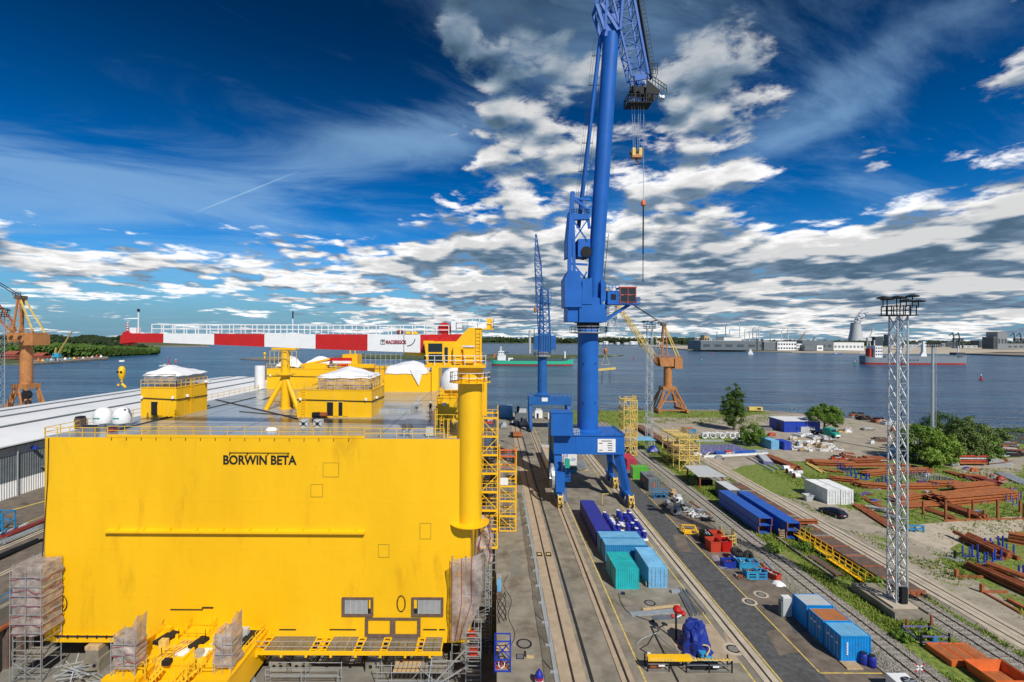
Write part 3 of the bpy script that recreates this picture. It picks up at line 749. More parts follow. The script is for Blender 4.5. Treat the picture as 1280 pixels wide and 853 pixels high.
# --------------------- wrapped scaffold towers at both front corners of the hull
sc = wrapped('sheeted_scaffold_tower', 'tall scaffold tower wrapped in pale film with red bands at left hull corner', -54.2,-50.9,54.2,56.6,-7.1,6.0,5.2, True, (4.6,3.2,2.6,1.6,.4,-.6,-1.6))
mb = MB(); mb.bar((-54.2,54.1,-7),(-51,54.1,-3),.07); mb.rail([(-54.2,54.1,-4.5),(-50.9,54.1,-4.5)],1,1.6,.03); mb.box(-54,-51,54.3,56.4,-4.6,-4.5); mb.build('platform', 'plank_grey', sc)
# right corner: film hangs like a sail with vertical red bands
sc = thing('sheeted_scaffold_tower', 'scaffold wrapped in crumpled clear film with vertical red bands below the deck crane', 'scaffold', (0,0,0))
mb = MB()
def sail(u, v):
    x0 = -4.9; xw = 3.6*(1-.62*max(0,(1-v)-.55)/.45); x = x0+u*xw; z = -3.4+v*9.6+(.5*u*v)
    return (x, 55.7+.18*math.sin(u*9+v*5)+.22*math.sin(v*11+u*3)+u*.5, z)
mb.grid(sail, 14, 30); mb.grid(lambda u, v: (sail(1, v)[0]+u*.15, 56.2+u*2.6+.2*math.sin(v*9+u*5), sail(1, v)[2]), 6, 30)
mb.build('sheeting', 'plastic_wrap', sc, True)
for u in (.03, .34, .66):
    tp = MB(); p = [sail(u, i/24) for i in range(25)]
    for a, b in zip(p, p[1:]): tp.bar((a[0],a[1]-.06,a[2]), (b[0],b[1]-.06,b[2]), .07, .04)
    tp.build('tape', 'tape_red', sc)
mb = MB(); mb.grid(lambda u, v: (-2.0+u*1.9+.12*math.sin(v*14), 58.5+.25*math.sin(u*7+v*12), 5.0+v*5.2+.2*math.sin(u*5)), 8, 16); mb.build('loose_sheeting', 'plastic_wrap', sc, True)
for u in (.2, .8):
    tp = MB(); p = [(-2.0+u*1.9+.12*math.sin(i/16*14), 58.3+.25*math.sin(u*7+i/16*12), 5.0+i/16*5.2) for i in range(17)]
    for a, b in zip(p, p[1:]): tp.bar(a, b, .09, .05)
    tp.build('tape', 'tape_red', sc)
mb = MB()
for x in (-4.8, -3.2, -1.7):
    for y in (56.3, 56.8): mb.bar((x,y,-7.1),(x,y,6.3),.07)
for z in range(-6, 7): mb.bar((-4.8,56.3,z),(-1.7,56.3,z),.05)
mb.build('frame', 'galv', sc)

# --------------------- grey scaffold stair and raking props in front of the right corner
t = thing('scaffold_stair', 'grey aluminium scaffold stair at the dock edge below the film', 'scaffold', (0,0,0))
mb = MB(); 
for x in (-3.0, -1.35):
    for y in (53.2, 54.6): mb.bar((x,y,DZ+.01),(x,y,-.2),.09)
for z in [-6.4+.52*i for i in range(12)]: mb.bar((-3.0,53.2,z),(-1.35,53.2,z),.07)
mb.build('frame', 'galv', t)
for z in (-5.6, -3.6, -1.6): MB().box(-2.95,-1.4,53.3,54.5,z,z+.06).build('tread', 'plank_grey', t)
MB().box(-2.6,-1.7,53.6,54.2,-3.5,-2.7).build('tool_box', 'skip_red', t); MB().box(-2.7,-2.0,53.5,54.1,-1.5,-.9).build('tool_box', 'skip_red', t)
t = thing('raking_prop', 'grey raking scaffold props standing on the dock floor by the stair', 'scaffold', (0,0,0))
mb = MB(); mb.bar((-7.2,53,-6.9),(-3.1,53.3,-2.6),.14); mb.bar((-7.2,53,-6.9),(-3.1,53.3,-4.6),.14); mb.bar((-7.2,53,-6.9),(-1.4,53.2,-6.9),.16); mb.bar((-7.2,53,-6.9),(-6.9,54.4,-4.2),.1); mb.bar((-7.0,54.4,-4.6),(-3,54.4,-4.6),.1); mb.bar((-7.2,53,-7.18),(-7.2,53,-6.5),.12); mb.bar((-6.9,54.4,-7.18),(-6.9,54.4,-4.2),.1); mb.build('prop', 'galv', t)
# scaffold below the walkway with timber boards
t = thing('low_scaffold', 'low grey scaffold with pale boards under the lower walkway', 'scaffold', (0,0,0))
mb = MB()
for x in (-12.9,-11.3,-8.0,-4.9): 
    for y in (53.6,55.6): mb.bar((x,y,DZ+.01),(x,y,-4.3),.07)
for z in (-6.3,-5.4,-4.6): mb.bar((-12.9,53.6,z),(-4.9,53.6,z),.06)
mb.bar((-8,53.55,-5),(-5.5,53.55,-7.1),.06); mb.bar((-8,53.55,-5),(-10,53.55,-7.1),.06)
mb.build('frame', 'galv', t)
for i in range(12): MB().box(-11.2+i*.5,-10.76+i*.5,53.7,55.9,-5.5,-5.44).build('board', 'plank_grey' if i > 5 else 'timber', t)
t = thing('tube_trestle', 'low trestle of grey scaffold tubes on the dock floor left of the boards', 'trestle', (0,0,0))
mb = MB()
for x in (-25.3,-21.3,-17.2):
    for y in (53.4,54.6): mb.bar((x,y,DZ+.01),(x,y,-4.9),.07)
for z in (-6.6,-5.6,-5.0): mb.bar((-25.3,53.4,z),(-17.2,53.4,z),.06); mb.bar((-25.3,54.6,z),(-17.2,54.6,z),.06)
mb.build('frame', 'galv', t)
for i, (px, y) in enumerate(((185,823), (118,818), (350,830), (378,830), (470,826))):
    x, yy = XY(px, 56.2), 56.8+i*.02
    t = thing('dock_block', 'pale concrete dock block under the hull, number %s from the left' % ('three','two','four','five','six')[i] if False else ['pale concrete keel block seen left of the landing, right one','pale concrete keel block nearest the left scaffold tower','pale concrete keel block just right of the landing','pale concrete keel block second right of the landing','pale concrete keel block behind the pale boards'][i], 'block', (x, yy, DZ))
    MB().cbox(0,0,0,2.0,1.8,1.5).build('base', 'concrete', t); MB().cbox(0,0,1.5,1.5,1.5,1.0).build('cap', 'concrete', t); MB().cbox(0,0,2.5,1.6,1.6,.47).build('packing', 'timber', t)
    mb = MB()
    for s in (-.4,.4): mb.cyl((s,-.92,.8),(s,-.88,.8),.22,n=12)
    mb.build('lifting_hole', 'black', t)
# collapsed scaffold tubes and boards on the dock floor
def junk_tubes(name, label, cx, cy, z, n, L, spread, m, group=None, r=.05, lift=.5, ang=0.0):
    t = thing(name, label, 'pile', (cx, cy, z), 0, group)
    for i in range(n):
        a = ang+random.uniform(-spread, spread); ln = L*random.uniform(.7,1.1); ox, oy = random.uniform(-.5,.5)*1.2, random.uniform(-.5,.5)
        z0, z1 = random.uniform(.06,lift), random.uniform(.06,lift)
        MB().bar((ox-math.cos(a)*ln/2,oy-math.sin(a)*ln/2,z0),(ox+math.cos(a)*ln/2,oy+math.sin(a)*ln/2,z1),r*2).build('tube', m, t)
    return t
junk_tubes('scaffold_tube_pile', 'loose scaffold tubes scattered on the dock floor beside left tower', -43.5,53.6,DZ,14,5.5,.5,'galv',lift=.7)
junk_tubes('scaffold_tube_pile', 'tangled scaffold tubes and boards at the foot of left tower', -47.5,54.2,DZ,12,3.6,1.2,'galv',lift=2.6)
junk_tubes('plank_pile', 'scattered dark planks on the dock floor under the hull', -40.5,55.6,DZ,8,5.0,.6,'plank_grey',r=.11,lift=.5)
junk_tubes('sheeting_scraps', 'crumpled pale sheeting and laths in the dock corner', -52.5,52.8,DZ,7,2.4,.5,'plastic_wrap',r=.16,lift=.3)
t = thing('steel_plate', 'grey steel plate leaning by the right side of the landing', 'plate', (-27.0,54.3,DZ)); MB().bar((0,0,.02),(-1.0,.2,2.7),.6,.05).build('plate','galv',t)
t = thing('leaning_plates', 'small stack of bright metal sheets on the dock floor', 'sheets', (-24.6,52.6,DZ))
for i in range(4): o = MB().cbox(0,0,0,1.6,.35,.04).build('sheet','galv',t); o.location = (i*.1,-i*.22,.05+i*.045); o.rotation_euler = (.0,0,.45+i*.08)

# ------------------------------------------------------------------ deck houses
def tarp_top(parent, x0, x1, y0, y1, z, h, peak=(.5,.5), m='white_tarp', droop=.25, name='tarpaulin'):
    mb = MB()
    def f(u, v):
        du = 1-abs(u-peak[0])/(peak[0] if u < peak[0] else 1-peak[0]); dv = 1-abs(v-peak[1])/(peak[1] if v < peak[1] else 1-peak[1])
        hh = h*min(1, (max(0,min(du,1))**.8)*1.0+.0)*max(0,dv)**.5 if 0 < u < 1 and 0 < v < 1 else -droop
        return (x0+(x1-x0)*u, y0+(y1-y0)*v, z+hh+.06*math.sin(u*17+v*3)+.05*math.sin(v*15))
    mb.grid(f, 18, 14); return mb.build(name, m, parent, True)
def house(name, label, x0, x1, y0, y1, h, door=None, ladder=None, cable=True, top=True, rail_top=True, z=PZ1+.012):
    t = thing(name, label, 'deck house', ((x0+x1)/2, y0, z)); W = (x1-x0)/2; D = y1-y0
    b = MB().box(-W, W, 0, D, 0, h); wl = b.build('wall', 'yellow', t)
    s_ = MB()
    for i in range(1, 4): s_.box(-W+2*W*i/4-.02, -W+2*W*i/4+.02, -.012, .02, .05, h-.02)
    for i in range(1, 4): s_.box(W-.02, W+.012, D*i/4-.02, D*i/4+.02, .05, h-.02)
    s_.build('panel_seam', 'yellow_pale', wl)
    MB().box(-W-.06, W+.06, -.06, D+.06, h, h+.10).build('coping', 'yellow', t)
    if cable:
        c = MB(); c.bar((-W,-.07,h*.66),(W+.07,-.07,h*.6),.10,.12); c.bar((W+.07,0,h*.6),(W+.07,D,h*.55),.10,.12); c.build('cable_tray', 'darksteel', t)
        for (x, y) in ((-W*.9,-.2), (W*.85,-.2), (W+.2,D*.3)): MB().lathe(x, y, [(.05,h*.62),(.20,h*.64),(.20,h*.70),(.05,h*.73)], 8).build('lamp', 'white', t)
    if door:
        for dx in door:
            d = MB().box(dx-.5, dx+.5, -.025, .02, .2, 2.25).build('doorway', 'black', t)
            MB().box(dx+.45, dx+1.25, -.09, -.03, .2, 2.25).build('door_leaf', 'yellow', d)
            MB().box(dx-.58, dx+.58, -.05, .02, 2.25, 2.36).build('lintel', 'yellow_pale', d)
    if ladder is not None:
        l = MB(); x, y, sd_ = ladder; l.ladder((x,y,.1),(x,y,h+1.1),.5,sd_); 
        for k in range(4): l.rail([(x-.3*sd_[0]-.3*sd_[1],y-.3*sd_[1]-.0,1.8+k*.7)]*1, .1) if False else None
        l.build('ladder', 'yellow_rail', t)
    if rail_top: MB().rail([(-W,0,h+.1),(W,0,h+.1),(W,D,h+.1)], 1.1, 1.1, .03).build('railing', 'yellow_rail', t)
    return t, W, D
h1, W, D = house('deck_house', 'yellow deck house with pointed white tarpaulin near the white domes', -52.7,-47.4,71.6,79.3,4.3, door=(.0-.6,), ladder=(2.75,3.6,(0,1,0)))
mb = MB()
for x in (-W+.3, 0, W-.3):
    for y in (.3, D/2, D-.3): mb.bar((x,y,4.4),(x,y,6.4),.06)
for z in (5.0,5.7,6.3): mb.bar((-W+.3,.3,z),(W-.3,.3,z),.05); mb.bar((W-.3,.3,z),(W-.3,D-.3,z),.05)
mb.build('scaffold', 'galv', h1)
tarp_top(h1, -W+.1, W+.2, .1, D-.2, 6.35, 1.3, (.42,.35))
mb = MB(); mb.grid(lambda u,v: (-W+.25+u*(2*W-.4), .22+.08*math.sin(u*14+v*4), 5.0+v*1.4), 12, 5); mb.grid(lambda u,v: (W-.2+.08*math.sin(u*14), .4+u*(D-.8), 5.1+v*1.3), 12, 5); mb.build('sheeting', 'plastic_wrap', h1, True)
MB().cbox(W+.5,D*.9,4.6,.7,.7,.3).build('floodlight', 'white', h1)

h2, W, D = house('deck_house', 'wide yellow deck house with big white tarpaulin roof in the middle of the deck', -29.6,-18.4,72.1,80.0,4.0, door=(-.6,.8), ladder=(-4.6,-.15,(1,0,0)))
mb = MB()
for x in (-W+3,-1,2,W-.6):
    for y in (.6, D/2, D-.6): mb.bar((x,y,4.1),(x,y,6.3),.07)
for z in (4.7,5.3,5.9): mb.bar((-W+3,.6,z),(W-.6,.6,z),.06); mb.bar((W-.6,.6,z),(W-.6,D-.6,z),.06)
for i in range(4): mb.bar((-W+3+i*2,.55,4.2),(-W+4.6+i*2,.55,6.2),.06)
mb.build('scaffold', 'galv', h2)
tarp_top(h2, -W+2.8, W-.3, .3, D-.3, 6.1, 1.35, (.5,.5))
mb = MB(); mb.grid(lambda u,v: (-W+3.0+u*(2*W-3.6), .5+.10*math.sin(u*16+v*4), 4.15+v*2.0), 16, 5); mb.grid(lambda u,v: (W-.5+.10*math.sin(u*14), .6+u*(D-1.2), 4.15+v*2.0), 12, 5); mb.build('sheeting', 'plastic_wrap', h2, True)
# gear in front of it
for (x, lab) in ((-32.0+.0,'left'),):
    pass
bx, by = G(345,523,PZ1)
for k, px in enumerate((381.5, 398.8)):
    x, y = G(px, 534, PZ1)
    t = thing('crate', 'pale wooden crate with dark cross straps on the deck, %s of the pair' % ('left','right')[k], 'crate', (x, y, PZ1+.012))
    MB().cbox(0,0,0,1.05,.9,1.0).build('box', 'lightgrey', t); mb = MB(); mb.bar((-.45,-.47,.12),(.45,-.47,.9),.08); mb.bar((.45,-.47,.12),(-.45,-.47,.9),.08); mb.cyl((0,-.5,.5),(0,-.46,.5),.22,n=10); mb.build('strap','black',t)
t = thing('compressor', 'dark machine with red-brown motor beside the deck house ladder', 'machine', (-25.9,71.2,PZ1+.012))
MB().cbox(-.5,0,.1,1.0,.7,.75).build('housing','darksteel',t); MB().cyl((.1,0,.5),(1.1,0,.5),.38,n=12).build('motor','rust',t); MB().cbox(.2,0,0,2.0,.7,.1).build('skid','black',t)

h3, W, D = house('deck_house', 'yellow deck house with white tarpaulin hanging in a point over its front', -24.4,-14.2,106.5,116,4.1, door=None, rail_top=False, cable=False)
tarp_top(h3, -W+.2, W-.6, -.15, D*.7, 5.4, 1.4, (.6,.5), droop=1.4)
MB().ext([(.6,-.25,5.0),(3.6,-.25,5.0),(2.6,-.3,1.4)], (0,.05,0)).build('tarpaulin_flap', 'white_tarp', h3)
MB().box(-W-1.5,-W-.05,.5,3,.0,2.2).build('annex', 'yellow', h3); MB().box(W+.1,W+1.6,2.0,D,0,6.4).build('annex', 'yellow', h3)
mb = MB()
for i in range(8): mb.bar((-W-6+i*1.2,D*.7,4),(-W-6+i*1.2,D*.7,8.2),.09)
for z in (5.6,6.8,8): mb.bar((-W-6,D*.7,z),(-W+3,D*.7,z),.08)
mb.build('scaffold', 'galv', h3)
mb = MB(); mb.box(-W-7,-W+1,D*.8,D*.8+3,3.2,5.2); mb.box(-W-8,-W-.06,D*.8,D*.8+3,0,3.2); mb.build('platform', 'yellow', h3)

h4, W, D = house('deck_house', 'long low yellow deck house with white covers and outside stairs at the back left', -52.6,-34.5,111,121,4.6, door=None, rail_top=True)
mb = MB(); mb.stair((W-9,-1.2,0),(W-1.5,-1.2,4.6),1.0,(0,1,0),14); mb.rail([(W-9,-1.7,0.0),(W-1.5,-1.7,4.6)],1.1,1.5,.04); mb.build('stairs','yellow_rail',h4)
MB().cbox(W+.5,D*.4,0,3.5,4,8.0).build('tower', 'yellow', h4); mb = MB(); mb.bar((W,D*.4,8),(W,D*.4,9.4),.22); mb.bar((W+1.2,D*.4,8),(W+1.2,D*.4,9.4),.22); mb.build('vent_pipe','yellow',h4)
mb = MB(); mb.grid(lambda u,v: (-W+1+u*5.5+.3*math.sin(v*7), 2+v*4, 5.0+2.6*math.sin(math.pi*min(.97,max(.03,u)))**.6*math.sin(math.pi*v)**.5+.15*math.sin(u*11+v*9)), 12, 10); mb.grid(lambda u,v: (-1+u*6.5, 2.4+v*3, 5.4+2.0*math.sin(math.pi*min(.97,max(.03,u)))**.4*math.sin(math.pi*v)**.5+.15*math.sin(u*9+v*8)), 12, 10); mb.build('tarpaulin','white_tarp',h4,True)
mb = MB(); mb.cyl((-W-1.2,-.8,.2),(-W-1.2,-.8,5.4),1.1,n=12); mb.build('white_vessel','white',h4,True)
MB().cbox(W-1.5,2,6.5,5,1.2,.7).build('red_box','red',h4); MB().cbox(W-.5,1.9,5.2,3.0,1.2,.7).build('red_box','red',h4); MB().cbox(W-1.2,1.8,5.9,4.2,1.1,.6).build('white_box','white',h4)
MB().cbox(W+3.5,1.4,5.0,6,1.5,.8).build('yellow_box','yellow',h4)
mb = MB(); mb.cbox(1.5,3,4.7,5,2.4,1.2); mb.bar((-2,2.5,5.4),(5,2.5,7.0),.4); mb.build('machinery','yellow',h4)

h5, W, D = house('deck_house', 'yellow equipment module with white domed cover behind the crane pedestal', -8.3,-2.9,69.2,78,3.3, door=None, rail_top=True, cable=False)
MB().lathe(-.3, 2.2, [(2.1,4.4),(2.2,5.2),(2.0,6.2),(1.5,7.0),(.8,7.5),(.1,7.7)], 18).build('domed_cover','white_tarp',h5,True)
mb = MB(); mb.box(-W+.4,W+.8,.8,D-1,3.3,4.6); mb.box(W+.06,W+1.8,3,6,0,6.0); mb.build('upper_box','yellow',h5)
mb = MB(); mb.ladder((-W+.5,-.2,0),(-W+.5,-.2,5.2),.5); mb.ladder((W-1.4,-.2,0),(W-1.4,-.2,4.6),.5); mb.rail([(-W,-.4,3.4),(W,-.4,3.4)],1.1,1.2,.03); mb.build('ladder','yellow_rail',h5)
for (x,z) in ((-1.5,2.2),(.9,2.4),(1.3,1.2)): MB().cbox(x,-.1,z,.5,.16,.5).build('panel_box','galv',h5)
mb = MB(); [mb.cyl((.5+.5*math.cos(i*.785),-.2,.9+.5*math.sin(i*.785)),(.5+.5*math.cos((i+1)*.785),-.2,.9+.5*math.sin((i+1)*.785)),.07,n=6) for i in range(8)]; mb.build('hose_coil','rubber',h5)
# steel stair frame on the hull corner in front of it
t = thing('deck_stair_frame', 'thin yellow stair frame on the deck corner beside the crane pedestal', 'frame', (-6.2,58.2,PZ1+.012))
mb = MB()
for x in (-.9,.6):
    for y in (0,1.6): mb.bar((x,y,0),(x,y,3.2 if x<0 else 2.2),.09)
mb.rail([(-.9,0,1.6),(.6,0,1.6),(2.0,0,1.6)],1.1,.9,.03); mb.ladder((-.1,-.05,0),(-.1,-.05,2.4),.45); mb.build('frame','yellow_rail',t)
MB().cbox(-1.6,.3,0,.9,.7,1.1).build('cabinet','lightgrey',t)

# boom rest
bx, by = G(357,511,PZ1)
t = thing('boom_rest', 'yellow tripod boom rest post standing on the deck', 'support', (bx, by, PZ1+.012))
MB().cyl((0,0,0),(0,0,10.0),.72,n=16).build('post','yellow',t,True)
mb = MB(); mb.cyl((0,0,5.6),(-2.6,-1.4,0),.42,.42,12); mb.cyl((0,0,5.6),(2.6,-1.0,0),.42,.42,12); mb.cyl((0,0,5.2),(.3,2.4,0),.36,.36,12); mb.build('strut','yellow',t,True)
MB().lathe(0,0,[(.7,5.3),(1.5,5.7),(1.5,5.9),(.7,6.1)],16).build('collar','yellow',t); mb = MB(); mb.box(-2.0,2.0,-.8,.8,9.9,10.2); mb.build('cradle','yellow',t); MB().rail([(-2.2,-.9,7.4),(2.2,-.9,7.4)],2.3,.7,.04).build('railing','yellow_pale',t)
MB().lathe(0,0,[(1.1,.0),(1.1,.12)],16).build('base_plate','yellow',t)
# satellite domes
for k, px in enumerate((129.3, 153.2)):
    x, y = G(px, 534.5, PZ1)
    t = thing('satellite_dome', '%s of two white satellite domes on the front deck corner' % ('left','right')[k], 'dome', (x, y, PZ1+.012))
    MB().lathe(0,0,[(.35,0),(.35,.55)],10).build('stand','galv',t)
    MB().lathe(0,0,[(.6,.5),(1.0,.62),(1.08,1.0),(1.06,1.7),(.95,2.1),(.70,2.42),(.38,2.6),(.08,2.66)],20).build('radome','white',t,True)
    MB().bar((-.4,-1.09,1.35),(.4,-1.09,1.35),.05,.12).build('mark','truck_green',t)
for (px, py, lab, m, sx, h) in ((101,536,'brown cabinet on the front left deck corner','brown',.9,1.6), (113,541,'low grey round-backed housing left of the domes','steel',1.7,.9), (141,540,'small dark red pump between the domes','ship_red',.8,.6)):
    x, y = G(px, py, PZ1); t = thing('deck_cabinet', lab, 'cabinet', (x,y,PZ1+.012)); MB().cbox(0,0,0,sx,.9,h*.85).build('body',m,t); MB().cbox(0,0,h*.85,sx*.8,.8,h*.15).build('lid','darksteel',t)
for k, px in enumerate((505.5, 513.5)):
    x, y = G(px, 546, PZ1)
    t = thing('vent_pipe', '%s of two dark goose-neck vent pipes at the deck edge' % ('left','right')[k], 'pipe', (x,y,PZ1+.012))
    MB().cyl((0,0,0),(0,0,1.15),.24,n=12).build('stem','galv',t,True); MB().cyl((0,.1,1.05),(.05,-.35,1.35),.28,.30,12).build('mouth','black',t,True)
x, y = G(497,511,PZ1)
t = thing('deck_hatch', 'raised grey deck hatch with slanted lid right of the wide deck house', 'hatch', (x, y, PZ1+.012))
MB().ext([(-3.4,-2.2,0),(3.2,-2.2,0),(3.2,2.2,0),(-3.4,2.2,0)],(0,0,.5)).build('coaming','deck_grey',t); MB().ext([(-3.0,-1.9,.5),(2.8,-1.9,.5),(4.2,0.4,.5),(2.8,1.9,.5),(-3.0,1.9,.5)],(0,0,.3)).build('cover','deck_grey',t)
MB().box(-4.4,3.0,-4.2,-3.2,0,.55).build('duct','galv',t)
# two workers in dark clothes on the deck
def person(label, x, y, z, rz, cm, stoop=.0):
    m = bpy.data.meshes.new('body'); 
    J = [(0,0,.95),(0,.03,1.2),(0,.05+stoop,1.42),(0,.06+stoop*1.3,1.56),(0,.07+stoop*1.5,1.70),
         (-.19,.05+stoop,1.40),(-.27,.0+stoop,1.12),(-.22,-.14+stoop,.92),(.19,.05+stoop,1.40),(.26,.02+stoop,1.12),(.24,-.12+stoop,.90),
         (-.10,0,.9),(-.13,-.04,.50),(-.14,.03,.08),(-.14,-.14,.04),(.10,0,.9),(.13,.05,.50),(.14,.10,.08),(.14,-.07,.04)]
    E = [(0,1),(1,2),(2,3),(3,4),(2,5),(5,6),(6,7),(2,8),(8,9),(9,10),(0,11),(11,12),(12,13),(13,14),(0,15),(15,16),(16,17),(17,18)]
    rad = [.16,.15,.15,.07,.11,.08,.06,.045,.08,.06,.045,.11,.08,.06,.05,.11,.08,.06,.05]
    m.from_pydata(J, E, []); o = bpy.data.objects.new('person', m); C.objects.link(o)
    o.modifiers.new('Skin','SKIN'); sk = m.skin_vertices[0].data if m.skin_vertices else None
    if sk is None:
        import bmesh
        bm = bmesh.new(); bm.from_mesh(m); bm.verts.layers.skin.verify(); bm.to_mesh(m); bm.free(); sk = m.skin_vertices[0].data
    for i, r in enumerate(rad): sk[i].radius = (r, r*.8)
    sk[0].use_root = True
    s_ = o.modifiers.new('Sub','SUBSURF'); s_.levels = 1; s_.render_levels = 1
    m.materials.append(M[cm]); o.location = (x,y,z); o.rotation_euler = (0,0,rz); tag(o, label, 'person')
    h = MB().lathe(0,.07+stoop*1.5,[(.14,1.70),(.145,1.78),(.11,1.85),(.04,1.88)],10).build('helmet','white',o,True)
    return o
for (px,py,lab,st,rz) in ((538.5,517,'person in dark clothes standing on deck beside another, left one',.0,.4), (547,518,'person in dark clothes leaning over a box on deck, right one',.14,-.5)):
    x, y = G(px,py,PZ1); person(lab,x,y,PZ1+.012,rz,'darksteel',st)
x, y = G(553,520,PZ1); t = thing('tool_chest','dark tool chest beside the two people on deck','chest',(x,y,PZ1+.012)); MB().cbox(0,0,0,.9,.7,1.0).build('body','darksteel',t); MB().cbox(0,0,1.0,.95,.75,.15).build('lid','black',t)
for (px,py,sx,lab) in ((160,541,1.3,'white folded cover lying by the front railing of the deck'),(250,541,.0,'')):
    if sx: 
        x,y = G(340,538.5,PZ1); t = thing('folded_cover',lab,'cover',(x,y,PZ1+.012)); MB().grid(lambda u,v:(-.7+u*1.4,-.4+v*.8,.02+.45*math.sin(math.pi*u)**.5*math.sin(math.pi*v)**.5+.05*math.sin(u*9)),8,6).build('cloth','white_tarp',t,True)

# ------------------------------------------------------------------ pedestal crane of the platform
cx, cy = -2.9, 57.9
cr = thing('pedestal_crane', 'yellow pedestal crane with long red and white striped boom', 'crane', (cx, cy, 0))
zb, zt = 9.6, 26.6
MB().cyl((0,0,zb),(0,0,zt),1.47,1.47,28).build('pedestal','yellow',cr,True)
MB().lathe(0,0,[(1.2,zb-.02),(2.4,zb+.25),(2.4,zb+.33),(1.48,zb+.42)],24).build('flange','yellow',cr)
MB().ext([(-1.0,-.15,19.2),(-2.9,-.15,19.8),(-2.9,-.15,20.0),(-1.0,-.15,20.3)],(0,.3,0)).build('gusset','yellow',cr)
MB().lathe(0,0,[(1.55,zt),(2.5,zt+.1),(2.5,zt+.2),(1.5,zt+.3),(1.5,28.6)],24).build('slew_ring','yellow',cr)
mb = MB(); p = [(2.4*math.cos(i*math.pi/8),2.4*math.sin(i*math.pi/8),zt+.2) for i in range(17)]; mb.rail(p,1.1,.95,.03); mb.build('ring_railing','white',cr)
MB().box(-5.2,1.9,-2.2,1.9,28.55,28.85).build('cab_deck','yellow',cr)
mb = MB(); mb.rail([(-5.2,1.8,28.85),(-5.2,-2.15,28.85),(1.85,-2.15,28.85),(1.85,1.8,28.85)],1.1,1.1,.03); mb.build('deck_railing','white',cr)
cab = MB(); cab.ext([(-5.0,-1.6,28.85),(-2.4,-1.6,28.85),(-2.4,-1.6,31.6),(-5.35,-1.6,31.6)],(0,2.2,0)); cb = cab.build('cab','yellow',cr)
for (a,b,c,d) in ((-4.85,-3.2,30.35,31.35),(-4.8,-3.2,29.1,30.15),(-2.95,-2.55,29.1,30.9)): MB().box(a,b,-1.63,-1.55,c,d).build('window','glass',cb)
MB().box(-5.3,-5.1,-1.3,.3,29.3,31.3).build('window','glass',cb)
MB().ext([(-2.4,-1.4,28.85),(1.4,-1.4,28.85),(1.4,-1.4,33.2),(-.2,-1.4,33.2),(-1.6,-1.4,31.6),(-2.4,-1.4,31.6)],(0,.5,0)).build('side_frame','yellow',cr)
MB().ext([(-2.2,1.1,28.85),(1.4,1.1,28.85),(1.4,1.1,33.2),(-.2,1.1,33.2),(-1.6,1.1,31.6),(-2.2,1.1,31.6)],(0,.5,0)).build('side_frame','yellow',cr)
mb = MB(); mb.box(-1.9,-1.0,-1.95,-1.41,29.0,31.0); mb.box(-.7,.5,-1.85,-1.41,29.0,30.8); mb.build('cabinet','yellow',cr)
mb = MB(); mb.cyl((-.8,-1.9,31.0),(.6,-1.9,31.0),.14,n=8); mb.build('pipe','galv',cr)
mb = MB(); mb.ladder((1.0,-1.5,28.9),(1.0,-1.5,33.0),.5); mb.ladder((1.62,.1,20.5),(1.62,.1,28.6),.5,(0,1,0)); mb.build('ladder','yellow_rail',cr)
# top platform with winch
mb = MB(); mb.box(.6,2.8,-1.4,1.2,33.0,33.12); mb.build('top_platform','yellow',cr); mb = MB(); mb.rail([(-1.4,-1.35,33.12),(2.8,-1.35,33.12),(2.8,1.15,33.12)],1.2,.8,.03); mb.build('top_railing','white',cr)
mb = MB(); mb.cbox(2.3,-.3,33.12,.7,.8,1.3); mb.build('gear_box','yellow',cr); mb = MB(); mb.bar((.9,-1.2,33.1),(.9,-1.2,35.2),.08); mb.build('antenna','galv',cr)
mb = MB(); mb.cbox(-1.6,-.3,32.9,1.3,1.1,1.1); mb.tube([(-1.0,-.8,33.8),(-.5,-.8,34.0),(.0,-.8,33.4)],.1); mb.build('control_box','white',cr)
# boom: coloured sections, swung a little away from the picture
bd = Vector((-1.0, .04, 0)).normalized(); bn = Vector((.04, 1.0, 0)).normalized()
L0 = 41.6
def bp(s, z, o=0.0): q = bd*s+bn*o; return (q.x, q.y, z)
ZT = 32.38
def under(s): return ZT-(1.12+(2.15-1.12)*max(0,min(1,(38.0-s)/31.0)))
def sect(s0, s1, m, name='boom_section'):
    mb = MB(); w_ = .85
    vs = []
    for s in (s0, s1):
        for o in (-w_, w_): vs += [bp(s,under(s),o), bp(s,ZT,o)]
    mb.add(vs, [(0,2,3,1),(4,5,7,6),(0,1,5,4),(2,6,7,3),(1,3,7,5),(0,4,6,2)])
    return mb.build(name, m, cr)
def spx(px):   # distance along the boom at which it crosses photo column px
    k_ = (px-PX)/F; return (k_*cy-cx)/(bd.x-k_*bd.y)
edges = [(462,527,'white'),(398,462,'red'),(335,398,'white'),(273,335,'red'),(210.5,273,'white'),(168,210.5,'red')]
secs = [sect(spx(b)+.004, spx(a)-.004, m) for a, b, m in edges]
